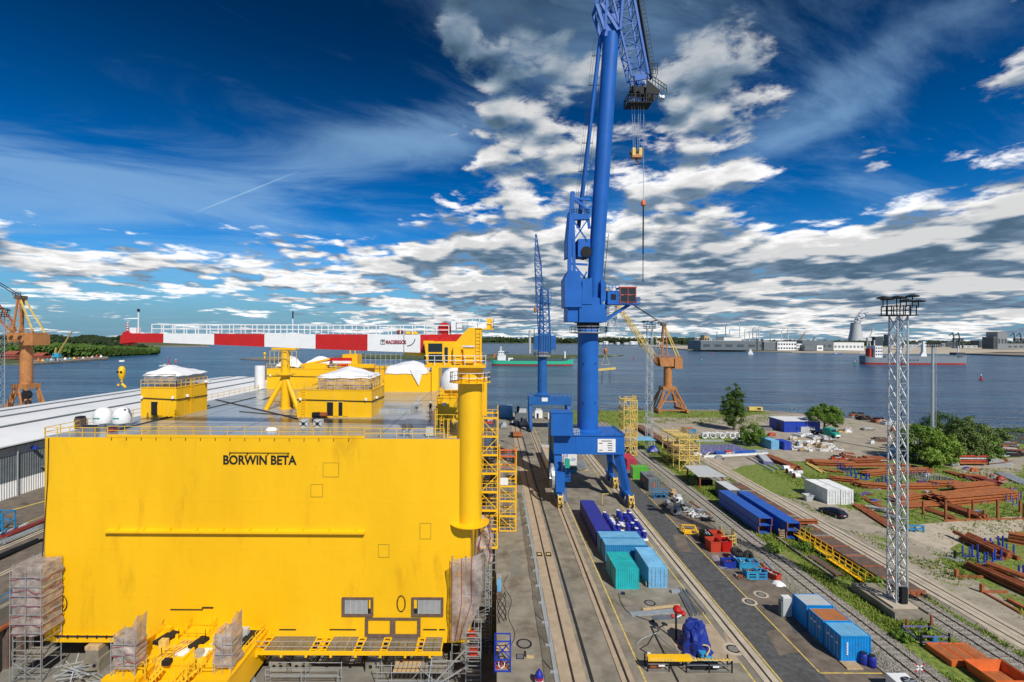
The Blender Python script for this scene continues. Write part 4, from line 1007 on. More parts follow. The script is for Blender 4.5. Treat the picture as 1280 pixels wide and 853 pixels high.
# red heel that tapers to the pivot
s0 = spx(527)+.0; mb = MB()
for o in (-.75, .75):
    mb.ext([bp(s0-.01,under(s0),o),bp(s0-.01,ZT,o),bp(1.0,ZT+.1,o),bp(.6,ZT-.4,o),bp(2.6,ZT-1.2,o)], bn*.12)
mb.box(0,0.001,0,.001,31.9,31.901); 
for s in (2.0,3.6,5.2): mb.bar(bp(s,ZT-.4,-.75),bp(s,ZT-.4,.75),.2)
mb.ext([bp(s0-.02,ZT-.02,-.7),bp(1.5,ZT-.02,-.7),bp(1.5,ZT-.02,.7),bp(s0-.02,ZT-.02,.7)],(0,0,.02)); heel = mb.build('boom_heel','red',cr)
mb = MB(); a = spx(528)-.1; mb.bar(bp(a-.2,31.35,-.92),bp(a-1.4,31.35,-.92),.05,.62); mb.build('rating_plate','yellow',cr)
st = spx(168)
mb = MB(); mb.ext([bp(st,under(st),-.6),bp(st,ZT,-.6),bp(st+.4,ZT+.25,-.6),bp(st+.9,ZT+.2,-.6),bp(st+1.3,ZT-.5,-.6),bp(st+1.35,ZT-1.25,-.6),bp(st+.5,ZT-1.2,-.6)], bn*1.2); mb.build('boom_head','red',cr)
mb = MB()
for s in (st+.4, st+1.0): mb.cyl(bp(s,ZT-1.1,-.25),bp(s,ZT-1.1,.25),.36,n=14)
mb.build('sheave','red',cr)
mb = MB(); sA, sB = spx(196), .5
mb.rail([bp(sA,ZT+.02,-.8),bp(sB+2,ZT+.02,-.8)],1.1,1.48,.045); mb.rail([bp(sA,ZT+.02,.8),bp(sB+2,ZT+.02,.8)],1.1,1.48,.04); mb.build('boom_railing','white',cr)
mb = MB(); q = bp(spx(173),ZT); mb.bar(q,(q[0],q[1],q[2]+2.7),.10); q = bp(spx(366),ZT); mb.bar(q,(q[0],q[1],q[2]+2.4),.09); q=bp(spx(603),ZT); mb.build('mast','white',cr)
mb = MB(); q = bp(spx(173),ZT+2.7); mb.lathe(q[0],q[1],[(.14,q[2]),(.17,q[2]+.25),(.05,q[2]+.35)],8); q = bp(spx(366),ZT+1.9); mb.bar(q,(q[0],q[1],q[2]+.9),.12); mb.build('mast_lamp','darksteel',cr)
q = bp(spx(159.5),ZT+.25); mb = MB()
for i in range(4): mb.lathe(q[0],q[1],[(.11,q[2]+i*.28),(.11,q[2]+i*.28+.14)],8)
mb.build('warning_rod_band','red',cr); mb = MB()
for i in range(4): mb.lathe(q[0],q[1],[(.10,q[2]-.14+i*.28+.28),(.10,q[2]+i*.28+.28)],8)
mb.build('warning_rod_band','white',cr)
q = bp(spx(169),ZT); MB().cbox(q[0],q[1],ZT,.8,.8,.7).build('box','white',cr)
q = bp(spx(556),ZT); mb = MB(); mb.cyl(bp(spx(556),ZT+.75,-.6),bp(spx(556),ZT+.75,.6),.75,n=18); mb.build('winch_drum','red',cr,True)
q = bp(spx(500),ZT); mb = MB(); mb.cyl(bp(spx(500),ZT+.3,-.4),bp(spx(500),ZT+.3,.4),.35,n=12); mb.build('winch_drum','ship_red',cr,True); MB().cbox(bp(spx(515),0)[0],bp(spx(515),0)[1],ZT,1.4,.6,.35).build('gear_box','yellow',cr)
mb = MB(); mb.cyl(bp(spx(506),ZT-2.0,-.1),(-1.2,.2,29.4),.32,.26,12); mb.build('luffing_cylinder','yellow',cr,True)
mb = MB(); mb.bar(bp(spx(507),ZT,-.87),bp(spx(507),ZT-2.1,-.87),.05); mb.build('angle_scale_post','black',cr)
mb = MB(); c0 = spx(523)
for i in range(7):
    t_ = R(270+12*i); mb.bar(bp(spx(511)-.0-.95*math.cos(t_),ZT-.4+.95*math.sin(t_),-.87),bp(spx(511)-.95*math.cos(t_+.2),ZT-.4+.95*math.sin(t_+.2),-.87),.03,.09)
mb.build('angle_scale','darksteel',cr)
rz = math.atan2(-.04, 1.0)
q = bp(spx(485), 0, -.885); lettering('MACGREGOR', cr, q[0], q[1], ZT-1.12, 2.45, .46, 'tape_red', rz)
q = bp(spx(478.5), 0, -.885); mb = MB(); d_ = -bd
for (a,b) in ((0,.50),(.0,.08)): pass
P0 = Vector((q[0],q[1],ZT-1.14)); X_ = -bd; Z_ = Vector((0,0,1))
for (u0,v0,u1,v1) in ((0,0,.5,0),(.5,0,.5,.5),(.5,.5,0,.5),(0,.5,0,0),(.1,.3,.25,.42),(.25,.42,.4,.3),(.25,.42,.25,.1)): mb.bar(P0+X_*u0+Z_*v0, P0+X_*u1+Z_*v1, .04, .05)
mb.build('logo','darksteel',cr)
# hoist rope and hook
q = bp(spx(152.5),0); hz = ZY(152,470,q[1]+cy)
mb = MB(); mb.cyl((q[0],q[1],ZT-1.3),(q[0],q[1],hz+1.8),.035,n=6); mb.build('hoist_rope','darksteel',cr)
hk = MB(); hk.lathe(q[0],q[1],[(.1,hz+1.2),(.26,hz+1.1),(.38,hz+.8),(.38,hz+.2),(.28,hz-.2),(.1,hz-.5),(.1,hz-.8)],12); hk = hk.build('hook_block','yellow',cr,True)
mb = MB(); mb.cyl((q[0],q[1],hz+1.75),(q[0],q[1],hz+1.95),.30,n=10); mb.build('rope_weight','white',hk); mb = MB(); mb.tube([(q[0]+.5*math.sin(i*.5),q[1],hz-1.0-.45*math.sin(i*.52)) for i in range(7)],.13,8); mb.tube([(q[0]-.42,q[1],hz-1.25),(q[0]-.45,q[1],hz-1.0)],.12); mb.build('hook','yellow',hk)
for s in (-.2,.2): MB().cyl((q[0]+s,q[1]-.44,hz+.5),(q[0]+s,q[1]-.36,hz+.5),.13,n=10).build('cheek','darksteel',hk)

# ------------------------------------------------------------------ yellow stair towers between hull and quay
def stair_tower(label, x0, x1, y0, y1, z0, z1, n, alt=False, board=False):
    t = thing('stair_tower', label, 'stairs', (x0, y0, z0)); X, Y, H = x1-x0, y1-y0, z1-z0; dz = H/n
    mb = MB()
    for x in (0, X):
        for y in (0, Y): mb.bar((x,y,0),(x,y,H+1.1),.13)
    mb.build('post','yellow',t)
    for i in range(n+1):
        z = i*dz; fr = MB(); mm = 'orange' if alt and i >= n-0 else 'yellow'
        fr.bar((0,0,z),(X,0,z),.16,.26); fr.bar((0,Y,z),(X,Y,z),.12,.2); fr.bar((0,0,z),(0,Y,z),.12,.2); fr.bar((X,0,z),(X,Y,z),.12,.2)
        fo = fr.build('landing_frame',mm,t)
        MB().box(.06,X-.06,.08,Y*.28,z+.1,z+.13).build('grating','steel',fo)
        MB().rail([(0,0,z+.13),(X,0,z+.13),(X,Y,z+.13)],1.05,.9,.028).build('railing','orange' if alt and i >= n-1 else 'yellow_rail',fo)
        if i < n:
            st_ = MB(); s_ = 1 if i % 2 else -1
            st_.stair((X*.5-.3*s_,Y*.28,z+.1),(X*.5-.3*s_,Y*.95,z+dz),.7,(1,0,0),9); st_.build('flight','steel',t)
            b_ = MB(); b_.bar((0,-.03,z+.1),(X,-.03,z+dz-.1),.08) if i % 2 else b_.bar((X,-.03,z+.1),(0,-.03,z+dz-.1),.08); b_.build('brace','yellow_rail',t)
    if board: MB().box(.1,1.4,-.12,-.06,dz*3.1,dz*3.1+1.2).build('notice_board','white',t)
    return t
stair_tower('yellow steel stair tower squeezed between pedestal crane and quay edge', -1.75,.55,66.0,71,3.2,21.0,7)
stair_tower('yellow stair tower with orange top railing standing on the quay', 1.0,3.75,79.6,84,0.004,12.4,5,True,True)
t = thing('support_scaffold','grey scaffold tower carrying the yellow stairs out of the dock','scaffold',(-1.7,66,DZ))
mb = MB()
for x in (0,1.0,2.0):
    for y in (0,2.4,4.9): mb.bar((x,y,0),(x,y,10.4),.07)
for i in range(1,10):
    mb.bar((0,0,i*1.05),(2,0,i*1.05),.06); mb.bar((0,0,i*1.05),(0,4.9,i*1.05),.06); mb.bar((2,0,i*1.05),(2,4.9,i*1.05),.06)
    if i % 2: mb.bar((0,-.03,i*1.05),(2,-.03,i*1.05+1.05),.05)
mb.build('frame','galv',t)
t = thing('access_scaffold','grey scaffold with ladders filling the gap beside the hull','scaffold',(-2.5,59.5,DZ))
mb = MB()
for x in (0.2,2.3):
    for y in (0,2.2,4.5): mb.bar((x,y,0),(x,y,12.6),.07)
for i in range(1,13):
    mb.bar((.2,0,i*1.0),(2.3,0,i*1.0),.055); mb.bar((2.3,0,i*1.0),(2.3,4.5,i*1.0),.055)
    if i % 2: mb.bar((.2,-.03,i),(2.3,-.03,i+1),.05)
mb.ladder((1.8,-.1,.2),(1.8,-.1,11),.5); mb.build('frame','galv',t)
for i in (2,4,6,8,10): MB().box(.3,2.2,.1,4.4,i*1.0+.04,i*1.0+.09).build('board','plank_grey',t)
# ------------------------------------------------------------------ big blue gantry crane
bc = thing('gantry_crane', 'huge blue gantry crane with tubular boom standing across the two crane rails', 'crane', (0,0,0))
XL, XR, YF, YB_ = 12.65, 26.05, 92.0, 106.5; XC, YC = 19.3, 99.0
B = 'blue_crane'
# portal: box beam with sloping end, the pillar on it
ZB0, ZB1 = 9.3, 12.9
g = MB(); g.box(XL-.9, XR-.4, 94.2, 98.0, ZB0, ZB1); g.box(XL-.9, XR-.4, 100.0, 103.8, ZB0, ZB1); g.box(XL+.5, XR-1.2, 97.95, 100.05, ZB0+.3, ZB1-.3)
gb = g.build('portal_beam', B, bc)
MB().box(XL-1.0, XR-.3, 94.05, 103.95, ZB1+.003, ZB1+.12).build('portal_deck', B, bc)
mb = MB()
for x in (XL+3.4, XC-.3, XR-4): mb.box(x-.03, x+.03, 94.17, 94.25, ZB0+.1, ZB1-.1)
mb.build('plate_seam', B, gb)
sg = MB().box(20.35, 23.85, 94.10, 94.18, ZB0+.45, ZB1-.55).build('sign_plate', 'white', bc)
for i, (u, zz, l) in enumerate(((.75,2.2,2.0), (.25,1.75,.7), (2.0,1.75,.9), (1.9,1.3,1.0), (2.0,.85,.9), (.25,.4,.7), (2.0,.4,.9))):
    MB().box(20.35+u, 20.35+u+l, 94.07, 94.099, ZB0+.45+zz-.06, ZB0+.45+zz+.08).build('sign_line', 'darksteel', sg)
MB().cyl((XC,YC,ZB1+.1),(XC,YC,34.2),2.12,2.08,36).build('pillar', B, bc, True)
MB().lathe(XC,YC,[(2.9,ZB1+.12),(2.9,ZB1+.3),(2.15,ZB1+.6)],28).build('pillar_flange', B, bc)
for z in (19, 27): 
    for sx in (-1.2,1.2): MB().cyl((XC+sx,YC-1.95,z),(XC+sx,YC-1.65,z),.12,n=8).build('inspection_plug','darksteel',bc)
# legs with bogies
def bogie(x, y):
    t = MB()
    t.box(x-.55,x+.55,y-3.2,y+3.2,1.55,2.3); bo = t.build('bogie', B, bc)
    for yy in (y-2.2, y+2.2):
        MB().ext([(x-.45,yy-1.2,.55),(x-.45,yy+1.2,.55),(x-.45,yy+.5,1.6),(x-.45,yy-.5,1.6)],(.9,0,0)).build('equaliser', B, bo)
        for q in (-.7,.7):
            MB().cyl((x-.12,yy+q,.47),(x+.12,yy+q,.47),.41,n=16).build('wheel','darksteel',bo)
    for s in (-.42,.42): MB().ext([(x+s-.06,y-4.3,.2),(x+s-.06,y-3.3,.2),(x+s-.06,y-3.3,2.3),(x+s-.06,y-3.8,2.5),(x+s-.06,y-4.3,1.4)],(.12,0,0)).build('clamp_plate','yellow_pale',bo)
    MB().box(x-.34,x+.34,y-4.0,y-3.4,.9,1.3).build('clamp_block','yellow_pale',bo); MB().cyl((x-.34,y-3.8,2.0),(x+.34,y-3.8,2.0),.26,n=10).build('clamp_roller','yellow_pale',bo); MB().bar((x-.2,y-4.1,.3),(x+.25,y-3.9,1.9),.16).build('clamp_arm','yellow_pale',bo); MB().cyl((x+.1,y-4.2,.35),(x+.1,y-3.6,.35),.22,n=8).build('clamp_jaw','darksteel',bo)
    mb = MB(); mb.cyl((x-.3,y-4.6,1.2),(x-.3,y-4.2,1.2),.2,n=8); mb.cyl((x+.3,y-4.6,1.2),(x+.3,y-4.2,1.2),.2,n=8); mb.build('buffer','yellow_pale',bo)
    return bo
for x in (XL, XR):
    for y in (YF+2.6, YB_): bogie(x, y)
for y, yb in ((95.4, YF+2.6), (102.6, YB_)):
    d = -1 if y < 99 else 1
    # right leg: raking box with ribs
    MB().bar((XR-1.4,y,ZB0+.4),(XR,yb+d*.3,2.0),1.5,1.5,.9,1.1).build('leg', B, bc)
    for o in (-.45,.0,.45): MB().bar((XR-1.0+o,y-.86*1,ZB0),(XR+.3+o*.6,yb-.62+d*.3,2.6),.08,.12).build('leg_rib', B, bc)
    MB().bar((XL+.0,y,ZB0+.4),(XL,yb+d*.3,2.0),1.5,1.6,1.0,1.1).build('leg', B, bc)
MB().bar((XR-.2,YF+3.2,5.0),(XR-.2,YB_-.6,5.0),.7,1.0).build('tie_beam', B, bc)
MB().bar((XL,YF+3.2,5.0),(XL,YB_-.6,5.0),.7,1.0).build('tie_beam', B, bc)
# left leg clutter: house, stair, cable reel
MB().box(XL-1.6, XL+2.6, 92.6, 96.2, ZB1+.35, ZB1+4.7).build('machine_house', B, bc)
MB().box(XL-1.7, XL+2.7, 92.5, 96.3, ZB1+4.7, ZB1+4.85).build('house_roof', B, bc)
mb = MB(); mb.rail([(XL+2.6,93.6,ZB1+.12),(XC-2.3,93.6+.5,ZB1+.12)],1.1,1.1,.04); mb.rail([(XL-1.0,94.1,ZB1+.12),(XL-1,103.8,ZB1+.12)],1.1,1.4,.04); mb.rail([(XC+2.6,94.1,ZB1+.12),(XR-.4,94.1,ZB1+.12),(XR-.4,103.8,ZB1+.12)],.35,2.2,.04); mb.build('portal_railing', B, bc)
mb = MB(); mb.box(XL+3.0,XL+4.3,94.6,96,ZB1+.12,ZB1+1.2); mb.build('motor_box','galv',bc)
mb = MB()
for i in range(18):
    a, b = R(20*i), R(20*(i+1)); mb.bar((XL-1.3,93.2+2.4*math.cos(a),5.2+2.4*math.sin(a)),(XL-1.3,93.2+2.4*math.cos(b),5.2+2.4*math.sin(b)),.5,.18); mb.bar((XL-1.3,93.2,5.2),(XL-1.3,93.2+2.4*math.cos(a),5.2+2.4*math.sin(a)),.05)
mb.build('cable_reel','galv',bc)
mb = MB(); mb.stair((XL+1.2,93.0,.3),(XL+1.2,94.2,4.6),.7,(1,0,0),14); mb.stair((XL+1.2,94.2,4.6),(XL+1.2,92.6,ZB0+.4),.7,(1,0,0),14); mb.rail([(XL+.8,92.3,4.6),(XL+2.2,92.3,4.6),(XL+2.2,94.6,4.6)],1.1,.7,.04); mb.box(XL+.7,XL+2.2,92.3,94.7,4.5,4.6); mb.build('access_stairs', B, bc)
MB().box(XL+1.0,XL+1.9,91.9,92.4,7.2,8.9).build('notice','truck_green',bc)
MB().box(XL-.75,XL+.95,91.7,93.4,2.6,6.2).build('switch_cabinet', B, bc)
# slewing part
mb = MB(); mb.lathe(XC,YC,[(2.1,33.0),(3.8,33.2),(3.8,33.3),(2.1,33.5)],28); mb.build('ring_platform','galv',bc)
mb = MB(); p = [(XC+3.75*math.cos(i*math.pi/10),YC+3.75*math.sin(i*math.pi/10),33.3) for i in range(21)]; mb.rail(p,1.2,1.1,.045); mb.build('ring_railing','galv',bc)
ZS = 35.3
mb = MB()
for i in range(10): 
    a = R(36*i); mb.cyl((XC+1.9*math.cos(a),YC+1.9*math.sin(a),34.2),(XC+1.9*math.cos(a),YC+1.9*math.sin(a),ZS),.25,n=8)
mb.build('slew_roller','lightgrey',bc)
MB().lathe(XC,YC,[(2.2,34.1),(2.3,34.3),(2.3,ZS)],28).build('slew_ring','darksteel',bc)
x0 = XC-2.5
MB().ext([(XC-2.3,96.2,ZS),(XC+3.2,96.2,ZS),(XC+3.2,96.2,ZS+3.6),(XC-2.3,96.2,ZS+3.6)],(0,5.8,0)).build('slew_house', B, bc)
MB().box(XC-4.6,XC-2.31,96.6,102,ZS+.1,ZS+3.0).build('slew_house_wing', 'blue_crane', bc)
MB().ext([(XC-5.2,96.0,ZS+3.0),(XC-1.8,96.0,ZS+3.01),(XC-1.8,96.0,ZS+6.2),(XC-2.2,96.0,ZS+10.2),(XC-4.4,96.0,ZS+10.4),(XC-5.3,96.0,ZS+8.8)],(0,5.4,0)).build('counterweight_house', B, bc)
MB().ext([(XC-1.75,96.05,ZS+3.61),(XC-1.75,96.05,ZS+8.2),(XC+.2,96.05,ZS+9.0),(XC+.2,96.05,ZS+3.61)],(0,.6,0)).build('boom_bracket', B, bc)
MB().ext([(XC+2.0,96.05,ZS+3.61),(XC+3.0,96.05,ZS+4.4),(XC+3.0,96.05,ZS+8.0),(XC+2.0,96.05,ZS+8.6)],(0,.6,0)).build('boom_bracket', B, bc)
MB().ext([(XC-1.75,101,ZS+3.61),(XC-1.75,101,ZS+8.2),(XC+3.0,101,ZS+8.0),(XC+3.0,101,ZS+3.61)],(0,.6,0)).build('boom_bracket', B, bc)
# tubular boom, pivot to head
YP = 98.6
def bpt(px, py, y=YP): return Vector((XY(px, y), y, ZY(px, py, y)))
b0, b1 = bpt(741.5, 381), bpt(762.0, 44, 96.0)
MB().cyl(b0, b1, 1.55, 1.58, 30).build('boom', B, bc, True)
MB().cyl((b0.x,b0.y-2.2,b0.z),(b0.x,b0.y+2.2,b0.z),1.35,n=20).build('boom_foot', B, bc, True)
# head frame above the tube (mostly above the picture)
bdir = (b1-b0).normalized(); sx = Vector((1,0,0)); hd = MB()
hinge = b1+bdir*12.5+sx*1.6
for oy in (-1.5, 1.5):
    o = Vector((0,oy,0))
    A_, B2, C2, D2 = b1+o-sx*1.6, b1+o-sx*3.6+bdir*5.0, b1+o-sx*1.6+bdir*11.0, hinge+o
    for p, q in ((A_,B2),(B2,C2),(C2,D2),(A_,C2),(b1+o+sx*1.4,D2),(b1+o+sx*1.0,B2+sx*1.0)): hd.bar(p, q, .45, .6)
hd.bar(b1-sx*3.6+bdir*5.0-Vector((0,1.5,0)), b1-sx*3.6+bdir*5.0+Vector((0,1.5,0)), .4)
hd.build('boom_head', B, bc)
MB().ext([b1+Vector((-.4,-1.55,3.2)), b1+Vector((1.5,-1.55,3.6)), b1+Vector((1.2,-1.55,.9))], (0,.1,0)).build('head_plate', B, bc)
MB().ext([b1+Vector((-1.5,-1.2,-1.0)), b1+Vector((1.6,-1.2,-.4)), b1+Vector((1.6,-1.2,1.8)), b1+Vector((-1.7,-1.2,1.4))], (0,2.4,0)).build('head_collar', B, bc)
# jib: lattice from the hinge down to the tip
tip = bpt(796, 104, 96.0); jd = (hinge-tip).normalized()
jb = MB(); jb.lattice(tip+Vector((-.2,0,1)), bpt(765,-40,96.0), 3.0, 4.6, 9, .30, .13, (1,0,0), 2.6, 3.4, cross=False); jb.build('jib', B, bc)
MB().bar(tip+Vector((1.6,-1.4,1)), bpt(783,-40,94.3), .4).build('jib_chord', B, bc)
mb = MB(); a_, b_ = tip+Vector((3.0,1.2,1.5)), bpt(789,-40,97.2)
for k in range(26): 
    q = a_.lerp(b_, k/26); mb.bar(q, q+Vector((1.1,0,.3)), .07)
mb.bar(a_, b_, .22, 1.2); mb.bar(a_+Vector((1.1,0,.3)), b_+Vector((1.1,0,.3)), .07); mb.bar(a_+Vector((.6,0,.2)), b_+Vector((.6,0,.2)), .05); mb.build('jib_walkway', 'darksteel', bc)
# tip machinery
for oy in (-1.4,1.1):
    MB().ext([tip+Vector((-1.4,oy,1.0)),tip+Vector((1.6,oy,1.0)),tip+Vector((1.9,oy,.2)),tip+Vector((-1.2,oy,-.3))],(0,.3,0)).build('jib_head',B,bc); MB().ext([tip+Vector((1.6,oy,-.2)),tip+Vector((4.0,oy,-2.2)),tip+Vector((3.7,oy,-3.0)),tip+Vector((1.0,oy,-2.6))],(0,.3,0)).build('tip_bracket','darksteel',bc); MB().bar(tip+Vector((-1.2,oy,.6)),tip+Vector((-.9,oy,-4.4)),.22).build('hanger','darksteel',bc); MB().bar(tip+Vector((1.4,oy,.6)),tip+Vector((1.2,oy,-4.4)),.22).build('hanger','darksteel',bc)
for (ox,oz,r) in ((-.9,-1.6,.75),(.6,-1.8,.75),(1.9,-1.4,.6)): MB().cyl(tip+Vector((ox,-.9,oz)),tip+Vector((ox,.9,oz)),r,n=18).build('sheave','darksteel',bc)
mb = MB(); q = tip+Vector((0,0,-4.6)); mb.box(q.x-2.4,q.x+2.4,q.y-1.5,q.y+1.5,q.z,q.z+.15); mb.build('tip_platform','darksteel',bc)
mb = MB(); mb.rail([(q.x-2.4,q.y-1.5,q.z+.15),(q.x+2.4,q.y-1.5,q.z+.15),(q.x+2.4,q.y+1.5,q.z+.15),(q.x-2.4,q.y+1.5,q.z+.15),(q.x-2.4,q.y-1.5,q.z+.15)],1.5,.8,.05); mb.rail([(tip.x+2.4,q.y-1.5,tip.z-.9),(tip.x+5.2,q.y-1.5,tip.z-2.8)],1.5,.7,.05); mb.rail([(tip.x+1.4,q.y-1.4,tip.z+.9),(tip.x+3.4,q.y-1.4,tip.z+.9)],2.2,.9,.05)
for x in (-2.3,2.3): mb.bar((q.x+x,q.y,q.z),(q.x+x*.6,q.y,tip.z-.8),.12)
mb.build('tip_railing','darksteel',bc)
q2 = bpt(824.5,122,96.0); mb = MB(); mb.box(q2.x-.6,q2.x+.6,95.6,96.4,q2.z-.25,q2.z+.25); mb.bar((q2.x,96,q2.z+.2),(tip.x+4.2,96,tip.z-2.0),.08); mb.build('floodlight','galv',bc)
# long tie strut beside the boom, with rungs
a0, a1 = bpt(722.5,285,99.5), bpt(748.5,48,96.5)
MB().cyl(a0, a1, .42, .42, 12).build('tie_strut', B, bc, True)
mb = MB()
for k in range(1,7):
    q = a0.lerp(a1, k/6.6); mb.bar(q-sx*1.3, q+sx*.9, .12)
for o in (-1.25,-.85): mb.bar(a0+sx*o, a1+sx*o, .045)
mb.bar(a0+sx*.85, a1+sx*.85, .045); mb.build('rope_guide','darksteel',bc)
# A-frame at the back of the boom
def fr(pxys, w_, y, m=B, name='frame_member', h=None):
    p = [bpt(*q, y) for q in pxys]
    for a, b in zip(p, p[1:]): MB().bar(a, b, w_, h or w_).build(name, m, bc)
for y in (97.0, 100.6):
    fr([(711.5,385),(711.5,300),(715,240)], .8, y); fr([(718,372),(716,290),(715,262)], .6, y); fr([(733,256),(732,245),(718,262)] if False else [(736,286),(733,262),(716,248)], .5, y); fr([(714,274),(735,272)], .7, y); fr([(716,248),(737,250)], .4, y)
    fr([(718,372),(733,340)], .3, y); fr([(716,330),(734,352)], .3, y); fr([(717,300),(733,276)], .26, y); fr([(716,276),(734,302)], .26, y); fr([(713,330),(734,331)], .4, y)
MB().ext([bpt(708,322,96.8),bpt(713,320,96.8),bpt(716,262,96.8),bpt(712,262,96.8),bpt(708,300,96.8)],(0,4,0)).build('lever_weight', B, bc)
MB().box(XY(721,98),XY(736,98),97,100.6,ZY(725,322,98),ZY(725,300,98)).build('winch_house', B, bc)
MB().cyl((XY(731,98),96.8,ZY(731,316,98)),(XY(731,98),100.8,ZY(731,316,98)),1.1,n=18).build('rope_drum','darksteel',bc,True)
mb = MB(); mb.box(XY(716,97),XY(736,97),96.6,97.6,ZY(725,275,97),ZY(725,268,97)); mb.build('cross_beam', B, bc); mb = MB(); mb.rail([(XY(714,96.6),96.6,ZY(714,268,96.6)),(XY(736,96.6),96.6,ZY(736,268,96.6))],1.0,1.0,.04); mb.build('frame_railing','darksteel',bc)
mb = MB(); mb.ladder(bpt(749,372,99.8), bpt(756.5,292,99.8), 1.2, (1,0,0), .05, .8); mb.build('boom_ladder','darksteel',bc)
for i in range(8):
    q = bpt(718,290,97.5); MB().cyl(bpt(719+i*2.0,290-i*3,97.3), bpt(735+i*1.0,150-i*2,96.8), .03, n=4).build('rope','darksteel',bc) if i < 3 else None
# driver's cab on an outrigger
cbx = XC+4.8
MB().box(XC+3.2,XC+9.6,95.4,98.4,ZS+3.55,ZS+3.75).build('cab_platform', B, bc)
MB().bar((XC+3.2,96.5,ZS+.6),(XC+7.8,96.5,ZS+3.5),.5).build('cab_strut', B, bc); MB().bar((XC+3.2,98,ZS+.6),(XC+7.8,98,ZS+3.5),.5).build('cab_strut', B, bc)
MB().box(XC+3.25,XC+5.6,95.7,98.2,ZS+3.75,ZS+6.3).build('cab_house', B, bc); MB().box(XC+3.9,XC+4.9,95.64,95.7,ZS+4.5,ZS+5.6).build('cab_hatch','darksteel',bc)
cab = MB(); X0, X1 = XC+5.7, XC+8.8
for x in (X0, (X0+X1)/2, X1):
    for y in (95.6, 98.2): cab.bar((x,y,ZS+3.75),(x,y,ZS+6.9),.18)
for z in (ZS+4.0, ZS+5.5, ZS+6.8):
    for y in (95.6,98.2): cab.bar((X0,y,z),(X1,y,z),.16)
    for x in (X0,X1): cab.bar((x,95.6,z),(x,98.2,z),.16)
cabo = cab.build('cab','ship_red',bc); MB().box(X0-.2,X1+.2,95.4,98.4,ZS+6.9,ZS+7.05).build('roof','red',cabo)
for (a,b,c,d) in ((X0+.1,(X0+X1)/2-.1,ZS+4.1,ZS+5.4),((X0+X1)/2+.1,X1-.1,ZS+4.1,ZS+5.4),(X0+.1,(X0+X1)/2-.1,ZS+5.6,ZS+6.7),((X0+X1)/2+.1,X1-.1,ZS+5.6,ZS+6.7)): MB().box(a,b,95.63,95.67,c,d).build('pane','glass',cabo)
MB().box(X1-.04,X1+.02,95.8,98.0,ZS+4.1,ZS+6.7).build('pane','glass',cabo)
MB().cbox((X0+X1)/2+.1,97,ZS+3.8,.8,.8,1.9).build('seat','lightgrey',cabo)
mb = MB(); mb.rail([(XC+8.9,95.45,ZS+3.75),(XC+9.6,95.45,ZS+3.75),(XC+9.6,98.4,ZS+3.75)],1.2,.7,.045); mb.rail([(XC+3.4,95.5,ZS+6.3),(XC+5.5,95.5,ZS+6.3)],1.1,.7,.045); mb.build('cab_railing', B, bc)
mb = MB(); mb.lattice((XC+4.8,98.5,ZS-1.8),(XC+4.8,98.5,ZS+3.4),1.6,1.6,4,.09,.06); mb.build('ladder_cage','galv',bc)
MB().lathe(XC-4.9,95.9,[(.01,ZS+6.0),(.3,ZS+6.1),(.01,ZS+6.2)],4).build('emblem','white',bc) if False else None
# ropes, hook block, thin rope with ball
hx0 = [XY(p,96.0) for p in (787.8,791.5,797.0,800.0)]
zt_, zh = tip.z-2.4, ZY(794,188,96.0)
for x in hx0: MB().cyl((x,96.0,zt_),(x*.55+XY(794,96)*.45,96.0,zh),.05,n=5).build('hoist_rope','galv',bc)
hx = XY(794.5,96.0); hb = MB().box(hx-1.0,hx+1.0,95.4,96.6,zh-1.6,zh-.9).build('hook_block','orange_crane',bc)
for s in (-.6,.6): MB().cyl((hx+s*1.1,95.5,zh-.4),(hx+s*1.1,96.5,zh-.4),.62,n=16).build('sheave','brown',hb); 
for s in (-.6,.6): MB().box(hx+s*1.1-.3,hx+s*1.1+.3,95.38,95.47,zh-1.2,zh+.3).build('cheek','yellow_pale',hb)
mb = MB(); mb.cyl((hx,96,zh-1.6),(hx,96,zh-2.2),.22,n=8); mb.tube([(hx+.42*math.sin(i*.6),96,zh-2.5+.35*math.cos(i*.6)) for i in range(8)],.14,6); mb.build('hook','brown',hb)
rx = XY(803.3,96.0); z2, z3, z4 = ZY(803,252,96), ZY(803,262,96), ZY(803,353,96)
MB().cyl((rx,96,tip.z-2.6),(rx,96,z2),.055,n=5).build('whip_rope','galv',bc); MB().lathe(rx,96,[(.15,z3+.6),(.45,z3+.8),(.45,z2-.1),(.15,z2+.3)],12).build('whip_ball','orange',bc,True)
MB().cyl((rx,96,z3+.6),(rx,96,ZY(803,318,96)),.14,n=6).build('whip_sling','darksteel',bc); MB().cyl((rx,96,z4),(rx,96,ZY(803,318,96)),.08,n=6).build('whip_sling','darksteel',bc)

